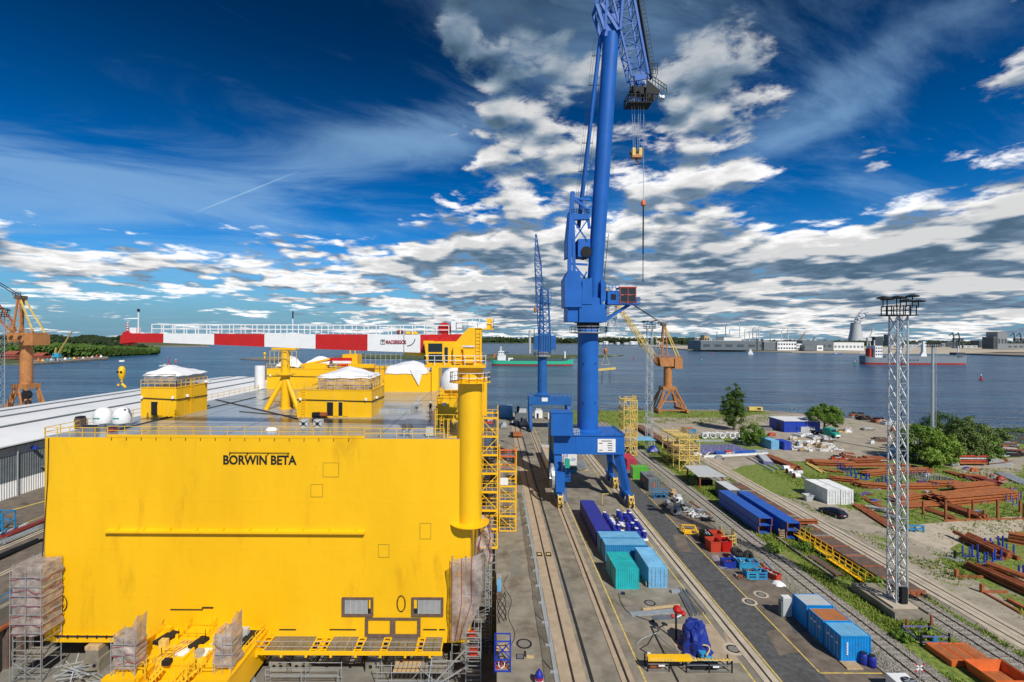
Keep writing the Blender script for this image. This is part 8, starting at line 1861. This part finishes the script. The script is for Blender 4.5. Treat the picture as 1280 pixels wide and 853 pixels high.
for (px,py,H,lm,lab,cl,n,sv) in gx_:
    x,y=G(px,py); tree(lab,x,y,H,cl,.32,lm,n,.22,'bush' if 'bush' in lab else 'tree',sv)
for k,(px,py) in enumerate(((1250,552),(1268,552),(1285,552))):
    x,y=G(px,py); tree(('low dark shoreline bush, left of three at the right edge','low dark shoreline bush, middle of three at the right edge','low dark shoreline bush, cut by the right edge')[k],x,y,4,[(0,0,2.2,3.4,1.8),(2.6,0,1.8,2.4,1.5)],.2,'leaf_grey',1600,.30,'bush',40+k)
for k,(px,py,h) in enumerate(((1004,688,1.6),(968,690,1.3),(1066,625,1.6),(1094,735,1.4),(1080,722,1.3),(1012,672,1.5),(1130,800,1.0),(1158,800,1.0))):
    x,y=G(px,py); tree(('low bush at the end of the blue girders','low bush beside the railway below the blue girders','small bush at the corner of the white containers','bushy weeds left of the mast base','bushy weeds at the foot of the yellow gangway','leafy weeds behind the blue girder ends','weeds in front of the mast base, left','weeds in front of the mast base, right')[k],x,y,h,[(0,0,h*.45,h*.8,h*.5),(h*.7,.2,h*.35,h*.6,h*.4)],.06,'leaf_light' if k%2 else 'leaf_mid',700,.13,'bush',60+k)
# ------------------------------------------------------------------ left quay: hall, rails, small gear
hx0,hx1,hy0,hy1,hz0,hz1=-136.0,-95.5,30,216,10.6,14.3
t=thing('dock_hall','long hall with gently curved white roof along the left dock quay','building',(0,0,0))
rf=MB(); n=16
def roofp(i): u=i/n; return (hx1+.8+(hx0-.8-hx1-.8)*u, hz0+(hz1-hz0)*math.sin(math.pi*u)**.75)
nb=31; rm=[]
me=MB(); 
for k in range(nb):       # roof bays with a raised joint between
    y0,y1=hy0+(hy1-hy0)*k/nb,hy0+(hy1-hy0)*(k+1)/nb-.03; b=MB()
    pr_=[(roofp(i)[0],y0,roofp(i)[1]) for i in range(n+1)]+[(roofp(i)[0],y0,roofp(i)[1]-.35) for i in range(n,-1,-1)]
    b.ext(pr_,(0,y1-y0,0)); b.build('roof_panel','roofwhite',t)
for u in (3.0,5.6,8.0):    # grey ridge strips
    a=roofp(u); s=MB(); s.box(a[0]-.55,a[0]+.55,hy0,hy1,a[1]-.05,a[1]+.14); s.build('roof_strip','hallgrey',t)
w_=MB(); corr_wall(w_,(hx1,hy0),(hx1,hy1),0,3.2,(1,0),.5,.09); w_.build('lower_wall','white',t)
w_=MB(); corr_wall(w_,(hx1+.03,hy0),(hx1+.03,hy1),3.2,8.3,(1,0),.5,.09); w_.build('upper_wall','hallgrey',t)
w_=MB(); corr_wall(w_,(hx1,hy0),(hx1,hy1),8.3,10.2,(1,0),.5,.09); w_.build('light_band','lightgrey',t)
MB().box(hx1+.05,hx1+.9,hy0,hy1,10.1,10.35).build('gutter','darksteel',t)
MB().box(hx0,hx1-.12,hy1-.3,hy1,0,hz0).build('gable','hallgrey',t)
for yy in range(60,216,12): 
    MB().cyl((hx1+.3,yy,0),(hx1+.3,yy,10.1),.14,n=8).build('downpipe','galv',t); o=MB().box(hx1,hx1+1.2,yy+3,yy+3.4,8.6,9.2).build('floodlight','blue_stand',t)
MB().ext([(hx1,101,4.4),(hx1+4.2,101,3.6),(hx1+4.2,101,3.75),(hx1,101,4.6)],(0,6,0)).build('door_canopy','c_grey',t)
t=thing('hall_annex','flat white annex roof behind the left deck house','building',(-94,150,0)); MB().box(0,22,0,66,0,10.4).build('wall','hallgrey',t); MB().box(-.3,22.3,-.3,66.3,10.4,10.8).build('roof','roofwhite',t)
strip('west_quay_pavement',-95.4,-58.0,30,225,'asphalt_brown')
for xx in (-74.0,-66.0): crane_rail('west_crane_rail',xx,.5,40,200,8.0,'slab_pale')
structure('west_dock_coping',MB().box(DX0-1.2,DX0+.02,30,133,-.02,.14),'concrete')
t=thing('dock_railing','blue and grey dock railing along the left dock edge','railing',(DX0-.6,50,.14)); MB().rail([(0,0,0),(0,75,0)],1.1,2.0,.05).build('rail','c_mblue',t)
line(-80,40,-80,110,.2); line(-88.5,88,-86,96,.5,.012,'yellow_line')
def west(label,px,py,dims,m,name='west_goods',rz=0.0,legs=False):
    x,y=G(px,py); t=thing(name,label,'goods',(x,y,.004),rz); sx,sy,h=dims; MB().cbox(0,0,.1,sx,sy,h*.7).build('body',m,t); MB().cbox(0,.1,.1+h*.7,sx*.7,sy*.8,h*.25).build('top','lightgrey',t); MB().cbox(0,0,0,sx*.9,sy*.6,.1).build('bearer','timber',t); return t
for k,(px,py) in enumerate(((28,672),(20,690),(8,668),(38,660))): junk_tubes('steel_profile_heap',('bundle of grey profiles on the left quay, nearest the wrapped tower','bundle of dark profiles at the left dock edge','bundle of pale profiles at the left picture edge','reddish profiles beside the platform on the left quay')[k],*G(px,py),.004,9,7.5,.07,('galv','darksteel','lightgrey','ship_red')[k],None,.12,.5,Q-.02)
t=thing('blue_frame_cart','blue steel cart frame at the left picture edge','cart',(*G(3,668),.004)); mb=MB()
for sx in (-1.2,1.2):
    for sy in (-1,1): mb.bar((sx,sy,.3),(sx,sy,3.6),.18)
for z in (.4,2,3.5): mb.bar((-1.2,-1,z),(1.2,-1,z),.15); mb.bar((-1.2,1,z),(1.2,1,z),.15); mb.bar((1.2,-1,z),(1.2,1,z),.15); mb.bar((-1.2,-1,z),(-1.2,1,z),.15)
mb.build('frame','c_mblue',t)
for sx in (-1.2,1.2):
    for sy in (-1,1): MB().cyl((sx-.1,sy,.3),(sx+.1,sy,.3),.3,n=10).build('wheel','darksteel',t)
for k,x in enumerate((-57.3,)):
    t=thing('dock_wall_fender','dark timber fender piles along the left dock wall','fender',(DX0,50,0))
    for i in range(9): MB().box(.04,.5,i*1.6,i*1.6+.5,DZ+.01,-2.2).build('pile','brown',t)
    MB().box(.04,.6,-.3,13.6,-2.2,-1.9).build('waler','rust',t)

# ------------------------------------------------------------------ far shores
def GW(px,py): return G(px,py,WZ)
def bank(name,pts_,z,m,depth=3.0): 
    return structure(name,MB().ext([(x,y,WZ-depth) for x,y in pts_],(0,0,depth+z)),m)
ground_mat('far_bank',.10,(.03,.06,.012),(.09,.11,.03),(.34,.31,.22),(.25,.22,.16),.01)
bank('left_bank',[GW(-60,458),GW(30,456),GW(90,451.5),GW(135,447.5),GW(137,446),GW(165,443.5),GW(184,440.5),GW(170,437),(-1500,1800),(-4000,1800),(-4000,560)],1.6,'far_bank')
bank('left_far_shore',[(-5000,2500),GW(150,433.5),GW(260,432.6),GW(262,431.4),(-1000,3300),(-5000,4200)],3,'far_bank')
bank('far_shore',[(-5000,3350),(-600,3300),(450,3250),(1300,2700),(1450,2350),(9000,2350),(9000,9000),(-5000,9000)],4,'far_bank')
bank('right_far_shore',[GW(860,438.2),GW(990,441.2),GW(1075,442.5),(1700,1320),(6000,1400),(6000,2300),(700,2300)],3,'slab_pale')
bank('right_pier',[GW(1205,443.5),GW(1290,446.5),(3000,1000),(3000,1330),(1400,1330)],3,'concrete')
# low islets and breakwaters
bank('breakwater',[GW(300,449.6),GW(345,452),GW(352,450.5),GW(345,446.5)],1.2,'concrete_dark'); bank('grass_islet',[GW(418,446.5),GW(470,449),GW(600,450.5),GW(745,447.2),GW(780,444.8),GW(600,444.0),GW(450,443.4)],1.5,'far_bank')
bank('pier_strip',[GW(140,433.5),GW(262,433.8),GW(262,433.0),GW(140,432.6)],2.2,'concrete')
t=thing('beacon','yellow round-headed beacon on the breakwater','beacon',(*GW(331,449),-.8)); MB().lathe(0,0,[(1.2,0),(.8,3),(.8,5),(2.0,6.2),(2.0,8.0),(.6,9.4)],12).build('tower','yellow',t,True); MB().lathe(0,0,[(2.2,5.0),(2.2,5.3)],12).build('gallery','yellow_pale',t)
# woods: a mass nobody could count
def wood(name,label,pts_,n,h,zb,depth,ls,lm='leaf_far'):
    mb=MB(); rnd=random.Random(len(pts_)*17+n); V=mb.v; Fc=mb.f
    segs=list(zip(pts_,pts_[1:])); Ls=[math.dist(a,b) for a,b in segs]; tot=sum(Ls)
    for _ in range(n):
        r_=rnd.random()*tot; k=0
        while r_>Ls[k]: r_-=Ls[k]; k+=1
        a,b=segs[k]; f=r_/Ls[k]; x=a[0]+(b[0]-a[0])*f; y=a[1]+(b[1]-a[1])*f+rnd.uniform(0,depth); hh=h*(.65+.35*math.sin(x*.021+y*.013)+.25*rnd.random())
        z=zb+hh*rnd.random()**.6; s=ls*rnd.uniform(.5,1.3); an=rnd.uniform(-1,1); tl=rnd.uniform(-.2,.9); nn=Vector((math.sin(an)*.6,-1,tl)).normalized(); u=nn.orthogonal().normalized(); w_=nn.cross(u); j=len(V)
        p=Vector((x,y,z)); V.extend([tuple(p-u*s),tuple(p+w_*s*.8),tuple(p+u*s*.9),tuple(p-w_*s*.7)]); Fc.append((j,j+1,j+2,j+3))
    return tag(mb.build(name,lm),label,'wood',kind='stuff')
wood('wood','dense dark wood on the left bank',[(-880,640),(-700,690),(-640,760),(-640,800),(-760,980)],11000,17,-.4,110,3.2,'leaf_dark')
wood('wood','dark wood along the left bank behind the brick houses',[(-1500,760),(-1000,760),(-700,800)],7000,24,-.4,200,5,'leaf_far')
wood('wood','far wooded shore line on the horizon at left and centre',[(-5000,3700),(-2600,3500),(-800,3380),(400,3330),(1300,2900)],26000,30,3,260,11,'leaf_far')
wood('wood','far wooded shore line behind the industrial halls',[(1300,2900),(3000,2750),(6000,2700)],12000,20,3,260,11,'leaf_far')
# distant box buildings with windows
def block(label,px0,px1,py0,py1,y,D,m,roofm='far_grey',rows=0,cols=0,name='building',wm='glass',z0=2.5,roofh=.0,cat='building'):
    x0,x1=XY(px0,y),XY(px1,y); z1=ZY((px0+px1)/2,py0,y); zz0=min(z0,ZY((px0+px1)/2,py1,y)) if z0 is None else z0
    t=thing(name,label,cat,((x0+x1)/2,y,zz0)); W=(x1-x0)/2; H=z1-zz0
    MB().box(-W,W,0,D,0,H).build('wall',m,t)
    if roofh: MB().ext([(-W*1.03,-D*.03,H),(W*1.03,-D*.03,H),(W*1.03,D/2,H+roofh),(-W*1.03,D/2,H+roofh)],(0,.2,.15)).build('roof',roofm,t); MB().ext([(-W,D,H),(W,D,H),(W,D/2,H+roofh),(-W,D/2,H+roofh)],(0,.2,.15)).build('roof',roofm,t)
    else: MB().box(-W-.4,W+.4,-.4,D+.4,H,H+max(.5,H*.05)).build('roof',roofm,t)
    for r in range(rows):
        for c in range(cols):
            ww=2*W/cols; cx_=-W+ww*(c+.5); zz=H*(r+.55)/(rows+.15); MB().box(cx_-ww*.3,cx_+ww*.3,-.15,-.02,zz-H/(rows+1)*.28,zz+H/(rows+1)*.28).build('window',wm,t)
    return t
block('long dark grey shipyard hall with pale roof edge on the far shore',876,961,426.5,438,1330,90,'hallgrey','lightgrey',1,6,wm='far_dark'); block('dark hall section with two vent stacks next to the white office',955,972,428,438,1325,60,'hallgrey','lightgrey'); block('white office block with window rows on the far shore',972,995.5,427.5,438.5,1320,50,'white','lightgrey',2,7); block('narrow white tower block right of the office',996,1002,430,438.8,1318,30,'white','lightgrey',2,2)
block('dark grey hall right of the white office on the far shore',1003,1041,426.5,438.5,1340,90,'hallgrey','far_grey',1,5,wm='far_dark'); block('small dark hall with white door in front of the grey hall',1006,1021,432,439.5,1300,40,'hallgrey','far_grey'); block('small white gabled shed beside the small dark hall',1021.2,1029,432,440,1298,35,'white','lightgrey',1,1,wm='far_dark'); block('very long pale warehouse below the cooling tower',1042,1080,428.5,439.5,1350,80,'c_white','lightgrey',1,8,wm='far_grey')
block('pale factory block with tall stacks above the long hall',905,927,422,430,1600,60,'c_white','far_grey',1,6); block('beige silo block left of the long hall',880.5,887,420,436,1500,30,'timber','far_grey',2,2); block('low beige silo block at the left end of the far shore',869,880,424.5,436,1520,40,'far_grey','far_grey',1,3)
for k in range(2): 
    x=XY(947+k*6.5,1328); t=thing('vent_stack','dark vent stack on the long shipyard hall, %s'%('left','right')[k],'stack',(x,1329,3)); MB().box(-2,2,0,3,0,30).build('shaft','far_dark',t); MB().box(-2.4,2.4,-.4,3.4,30,31).build('cap','far_dark',t)
# harbour silhouettes at the right
for (a,b,c,d,y,m,lab) in ((1094,1104,421.5,431,2600,'far_dark','dark boiler house beside the cooling tower'),(1112,1122,419,431,2600,'far_grey','grey silo house with sloping conveyor far right of the cooling tower'),(1148,1182,429,433,2200,'far_grey','low pale warehouse behind the grey ship'),(1183,1196,428,434,2200,'far_dark','dark warehouse behind the ship bow'),(1224,1242,426,434,2100,'far_dark','long dark warehouse near the right pier'),(1247,1259,416,436,1700,'far_grey','tall grey silo tower on the right pier'),(1242,1247,422,436,1702,'far_dark','dark lower silo left of the tall grey one'),(1259,1280,430,437,1700,'far_grey','pale low shed right of the tall silo'),(1130,1146,431,435,2000,'lightgrey','pale low shed behind the ship'),(1200,1222,432,435,1900,'lightgrey','long white shed on the right far shore')):
    block(lab,a,b,c,d,y,40,m,'far_grey',1 if b-a>8 else 2,3,wm='far_dark')
# white houses and tanks along the centre shore
cl=[(745,'left'),(752,''),(766,''),(775,''),(788,''),(797,''),(712,''),(724,'')]
names=['first','second','third','fourth','fifth','sixth','seventh','eighth']
for k,(px,wd,py0,m) in enumerate(((752,6,428.5,'white'),(764,5,429,'lightgrey'),(773,4,428,'white'),(784,7,428.5,'c_white'),(795,5,427,'white'),(805,8,429.5,'lightgrey'),(826,7,428,'white'),(845,10,430.5,'lightgrey'))):
    block('small pale building on the far shore behind the crane, %s from the left'%names[k],px-wd/2,px+wd/2,py0,433,2450+k*10,30,m,'brick' if k%3==1 else 'far_grey',1,3,z0=3.5,wm='far_dark')
for k,px in enumerate((757,790)):
    t=thing('storage_tank','white storage tank on the far shore, %s of two'%('left','right')[k],'tank',(XY(px,2420),2420,3.5)); MB().lathe(0,0,[(14,0),(14,13),(9,16),(1,17)],20).build('shell','white',t,True); MB().lathe(0,0,[(14.3,12.4),(14.3,13.0)],20).build('rim','lightgrey',t)
# brick houses and quay goods at the left bank
for k,(a,b,c,y,lab) in enumerate(((3,19,447-4,640,'red brick house with tiled roof at the left edge of the far quay'),(20,27,447,655,'white gabled house beside the brick house'),(39,53,445,660,'red roofed brick house behind the orange crane pillar'))):
    t=block(lab,a,b,c,452,y,14,'brick' if k!=1 else 'white','brick',1,5 if k!=1 else 2,z0=1.0,roofh=4,name='house')
bank('left_quay',[GW(38,457.2),GW(136,449.8),GW(134,447.5),GW(36,452)],2.2,'concrete',2)
for k in range(15):
    px=48+k*5.6; y0=GW(px,455-k*.42)[1]+6; m=['orange','yellow','c_mblue','white','skip_red','orange','white','c_turq','yellow','red','white','orange','lightgrey','skip_red','white'][k]
    t=thing('quay_buoy','%s buoy or float stored on the far left quay, %s in the row'%({'orange':'orange','yellow':'yellow','c_mblue':'blue','white':'white','skip_red':'rust-red','c_turq':'turquoise','red':'red','lightgrey':'grey'}[m],['first','second','third','fourth','fifth','sixth','seventh','eighth','ninth','tenth','eleventh','twelfth','thirteenth','fourteenth','fifteenth'][k]),'buoy',(XY(px,y0),y0,.2)); h=random.uniform(1.6,3.2)
    MB().lathe(0,0,[(1.2,0),(1.7,.6),(1.6,h*.6),(.7,h),(.3,h*1.25)],10).build('float',m,t,True); MB().cbox(0,0,h*1.2,.5,.5,.8).build('top_mark','white' if m!='white' else 'red',t)
y=610; t=thing('small_harbour_crane','turquoise portal crane with yellow lattice jib on the far left quay','crane',(XY(71,y),y,.2))
for sx in (-4,4):
    for sy in (-3,3): MB().bar((sx,sy,0),(sx*.8,sy*.6,5.5),1.0).build('leg','c_turq',t)
MB().box(-4.6,4.6,-3,3,5.2,6.4).build('portal','c_turq',t); MB().box(-3.2,3.6,-2.4,2.4,6.6,10).build('house','c_turq',t); MB().box(-2.6,-.8,-2.5,-2.4,7.8,9.2).build('window','glass',t)
MB().lattice((2.5,0,9.5),(22,-3,38),1.8,.7,12,.3,.18).build('jib','yellow_pale',t); MB().lattice((-2,0,9.8),(-1,0,17.5),1.4,.8,4,.25,.15).build('tower','yellow_pale',t); MB().cyl((-1,0,17.4),(20,-3,36),.15,n=5).build('stay','darksteel',t)
# cooling tower and steam
y=3050; x=XY(1069.5,y); t=thing('cooling_tower','pale grey cooling tower with steam on the right horizon','tower',(x,y,3)); prof=[]
for i in range(13): u=i/12; prof.append((27+22*(1-u)**1.7+3*max(0,u-.8)*5*.2,0+138*u))
MB().lathe(0,0,prof[:-1]+[prof[-1]],28).build('shell','lightgrey',t,True); MB().lathe(0,0,[(28.2,136),(28.2,139)],28).build('rim','far_grey',t)
def steam():
    m=bpy.data.materials.new('steam'); m.use_nodes=True; T=NT(m.node_tree); b=T.n['Principled BSDF']; b.inputs['Base Color'].default_value=(.55,.58,.62,1); b.inputs['Roughness'].default_value=1
    M['steam']=m
    mb=MB(); rnd=random.Random(4)
    for k in range(60):
        u=k/59; cx_,cz=x+u*58+rnd.uniform(-12,12)*(.5+u),140+u*74+rnd.uniform(-9,9); r=(11+6*math.sin(u*3.1))*rnd.uniform(.4,1.1)
        def f(a,b_):
            th,ph=a*6.2832,(b_-.5)*math.pi; q=r*(1+.16*math.sin(th*4+k)+.14*math.sin(ph*6+k*2+th*2)); return (cx_+q*math.cos(ph)*math.cos(th),y+q*math.cos(ph)*math.sin(th),cz+q*math.sin(ph)*.8)
        mb.grid(f,10,7)
    tag(mb.build('steam','steam',None,True),'white steam plume drifting right from the cooling tower','steam',kind='stuff')
steam()
# far cranes, masts
def far_crane(label,px,y,h,reach,m='far_grey',kind=0):
    t=thing('far_crane',label,'crane',(XY(px,y),y,3)); r=y/F*.42
    if kind==0: MB().bar((0,0,0),(0,0,h),r*2).build('mast',m,t); MB().bar((-reach*.3,0,h),(reach,0,h*1.12),r*1.6).build('jib',m,t)
    elif kind==1: MB().bar((-6,0,0),(-2,0,h*.5),r*2.2).build('leg',m,t); MB().bar((6,0,0),(2,0,h*.5),r*2.2).build('leg',m,t); MB().bar((0,0,h*.45),(reach,0,h),r*2).build('jib',m,t); MB().box(-6,6,-4,4,h*.4,h*.55).build('house',m,t)
    else: MB().bar((-7,0,0),(-5,0,h*.55),r*2.4).build('leg',m,t); MB().bar((7,0,0),(5,0,h*.55),r*2.4).build('leg',m,t); MB().box(-7,7,-4,4,h*.5,h*.66).build('house',m,t); MB().bar((-4,0,h*.6),(-9,0,h),r*2.2).build('jib',m,t); MB().bar((-9,0,h),(-reach,0,h*.8),r*1.8).build('nose',m,t)
    return t
ordw=['first','second','third','fourth','fifth','sixth','seventh','eighth','ninth','tenth','eleventh','twelfth']
for k,(px,py,rc) in enumerate(((907,408,4),(924.5,409,-3),(937,417,10),(941,412,8),(946,413,-12),(949,413,12),(963,417,-14),(977,414,10),(985,412,3),(896,417,3),(912,414,2),(931,414,5))):
    y=1650+k*8; far_crane('thin pale crane mast behind the shipyard halls, %s of the dozen'%ordw[k],px,y,ZY(px,py,y)-3,rc,'lightgrey' if k%3 else 'far_grey')
for k,(px,py,rc,m,lab) in enumerate(((998,416,20,'rust_orange','orange slewing crane above the narrow white tower block'),(1086,410,14,'lightgrey','pale slanting crane right of the cooling tower'),(1012,422,16,'far_dark','dark low crane behind the grey hall'),(822,418,-10,'timber','sandy harbour crane behind the orange luffing crane'))): y=1450; far_crane(lab,px,y,ZY(px,py,y)-3,rc,m,1)
for k,(px,lab) in enumerate(((1194,'dark double-lever crane right of the ship, left one'),(1201,'dark double-lever crane right of the ship, right one'),(1270,'dark double-lever crane near the right picture edge'),(1278,'dark double-lever crane cut by the right picture edge'))): y=1750; far_crane(lab,px,y,58,22,'far_dark',2)
for k,(px,lab) in enumerate(((870,'thin white lattice pylon left of the silos'),(662.5-400,''),)):
    if lab: y=1600; t=thing('pylon',lab,'pylon',(XY(px,y),y,3)); MB().bar((-9,0,0),(-1,0,52),1.2).build('leg','lightgrey',t); MB().bar((9,0,0),(1,0,52),1.2).build('leg','lightgrey',t); MB().bar((-6,0,26),(6,0,26),1.0).build('tie','lightgrey',t)
# ------------------------------------------------------------------ ships and boats
def loft_hull(secs,m,name,par):
    mb=MB(); n=len(secs[0]); vs=[p for s in secs for p in s]; fs=[]
    for k in range(len(secs)-1):
        for i in range(n-1): fs.append((k*n+i,k*n+i+1,(k+1)*n+i+1,(k+1)*n+i))
        fs.append((k*n+n-1,k*n,(k+1)*n,(k+1)*n+n-1))
    fs+=[tuple(range(n-1,-1,-1)),tuple(range((len(secs)-1)*n,len(secs)*n))]; mb.add(vs,fs); return mb.build(name,m,par,True)
def ship(label,px0,px1,py,L,Bm,Hd,m,mred,yaw=0.0,bridge_first=True,extra=None):
    y=GW((px0+px1)/2,py)[1]; x0,x1=XY(px0,y),XY(px1,y); t=thing('cargo_ship',label,'ship',((x0+x1)/2,y,WZ),yaw); l=(x1-x0)/2; b=Bm/2
    us=[(-1,.55,.25),(-.96,.85,.1),(-.85,1,0),(.55,1,0),(.75,.9,0),(.88,.55,.12),(.96,.2,.3),(1.0,.02,.42)]
    loft_hull([[(u*l,-b*w_*.9,-1),(u*l,b*w_*.9,-1),(u*l,b*w_,2.2),(u*l,-b*w_,2.2)] for u,w_,s in us[:-1]]+[[(.985*l,-b*.05,-1),(.985*l,b*.05,-1),(.985*l,b*.05,2.2),(.985*l,-b*.05,2.2)]],mred,'lower_hull',t)
    loft_hull([[(u*l,-b*w_,2.21),(u*l,b*w_,2.21),(u*l*1.004,b*w_,Hd*(1+s)),(u*l*1.004,-b*w_,Hd*(1+s))] for u,w_,s in us],m,'upper_hull',t)
    return t,l,b
t,l,b=ship('green and red coaster with white bridge at its left end',615,716.5,457.2,104,15,6.0,'ship_green','ship_red')
MB().box(-l*.86,-l*.66,-6,6,6.5,13).build('bridge_deck','white',t); br=MB().box(-l*.84,-l*.70,-6.4,6.4,13,18).build('bridge','white',t)
for k in range(5): MB().box(-l*.83+k*2.6,-l*.83+k*2.6+1.6,-6.5,-6.38,15.6,16.8).build('window','glass',br)
MB().box(-l*.80,-l*.76,-1.5,1.5,18,24).build('funnel_mast','lightgrey',t); MB().box(-l*.60,-l*.48,-4,4,6.1,9.5).build('deck_house','white',t); MB().box(-l*.55,l*.72,-6,6,6.05,8.0).build('hatch_coaming','far_dark',t); MB().bar((l*.80,0,8),(l*.80,0,18),1.6).build('foremast','white',t); MB().box(l*.74,l*.86,-3,3,7.0,9.5).build('forecastle','far_dark',t)
MB().bar((-l*.96,-4,10),(-l*.90,-4,15),1.6).build('lifeboat','orange',t)
t,l,b=ship('long grey cargo ship with red waterline and white bridge aft, at the right',1078,1208,455.5,150,20,9.5,'ship_grey','skip_red')
br=MB().box(-l*.84,-l*.70,-8,8,9.6,26).build('bridge','white',t)
for r in range(3):
    for k in range(3): MB().box(-l*.83+k*3.4,-l*.83+k*3.4+2.0,-8.15,-7.98,13+r*4.5,14.6+r*4.5).build('window','glass',br)
MB().box(-l*.90,-l*.85,-4,4,9.6,22).build('funnel','skip_red',t); MB().bar((-l*.77,0,26),(-l*.77,0,34),1.2).build('radar_mast','lightgrey',t); MB().box(-l*.64,l*.70,-9,9,9.55,11.2).build('hatch_cover','far_grey',t)
for u in (-.30,.16): MB().ext([(l*u-4.5,-2,11.2),(l*u+4.5,-2,11.2),(l*u+3,-2,18),(l*u+3,-2,32),(l*u-1,-2,33),(l*u-1,-2,18)],(0,4,0)).build('deck_crane','white',t); MB().bar((l*u+1,0,31),(l*u-l*.3,0,19),1.6).build('crane_jib','lightgrey',t)
MB().box(l*.74,l*.92,-5,5,13.2,17).build('forecastle','far_dark',t); MB().bar((l*.84,0,16),(l*.84,0,26),1.0).build('foremast','white',t)
for k in range(6): MB().box(-l*.42+k*5,-l*.42+k*5+3.2,-b-.06,-b+.2,5.2,7.0).build('hull_letter','far_dark',t)
def boat(label,px,py,L,m,sail=False,mast=True):
    x,y=GW(px,py); t=thing('sailing_boat' if sail else 'motor_boat',label,'boat',(x,y,WZ)); l=L/2
    loft_hull([[(u*l,-w_,0),(u*l,w_,0),(u*l*1.02,w_*1.2,h),(u*l*1.02,-w_*1.2,h)] for u,w_,h in ((-1,.9,1.2),(-.3,1.4,1.1),(.5,1.1,1.3),(1,.1,1.7))],m,'hull',t)
    if sail: MB().bar((0,0,1),(0,0,L*1.25),.25).build('mast','lightgrey',t); MB().ext([(-.3,0,2),(-l*.95,.2,2.2),(-.3,0,L*1.2)],(0,.12,0)).build('mainsail','white',t); MB().ext([(.3,0,2),(l*.95,.2,1.8),(.3,0,L*1.05)],(0,.12,0)).build('jib_sail','white',t)
    else: MB().box(-l*.4,l*.3,-.9,.9,1.1,2.6).build('cabin','white' if m!='white' else 'lightgrey',t); MB().box(l*.05,l*.32,-.92,-.88,1.6,2.3).build('window','glass',t)
    return t
boat('small white sailing boat on the water before the far hall',938.5,443.5,12,'white',True); boat('small dark motor boat with pale wake on the left water',193,442.5,22,'far_dark'); boat('blue and white tug moored before the pale warehouse',1046,442.8,24,'shed_blue'); boat('white motor boat behind the platform tarpaulin',208,458,15,'white')
def buoy(label,px,py,h,m,m2='white'):
    x,y=GW(px,py); t=thing('buoy',label,'buoy',(x,y,WZ-.3)); MB().lathe(0,0,[(1.3,0),(1.5,.7),(1.2,1.1),(.6,1.3),(.35,h)],10).build('float',m,t,True); MB().lathe(0,0,[(.5,h),(.5,h+.8),(.1,h+1.1)],8).build('top_mark',m2,t); return t
buoy('red channel buoy at the right water edge',1226.5,475,4,'red'); buoy('small red buoy near the hanging spreader beam',792.5,449.5,5,'red','red'); buoy('small red buoy far out before the hall',889.5,443.5,6,'red','red'); buoy('small green buoy before the long hall',877,454,5,'truck_green'); buoy('small green buoy before the ship',1069,456.5,5,'truck_green'); buoy('small orange buoy on the left water',220,453.5,4,'orange'); buoy('red topped buoy beside the white motor boat',211,455.5,7,'red','red')
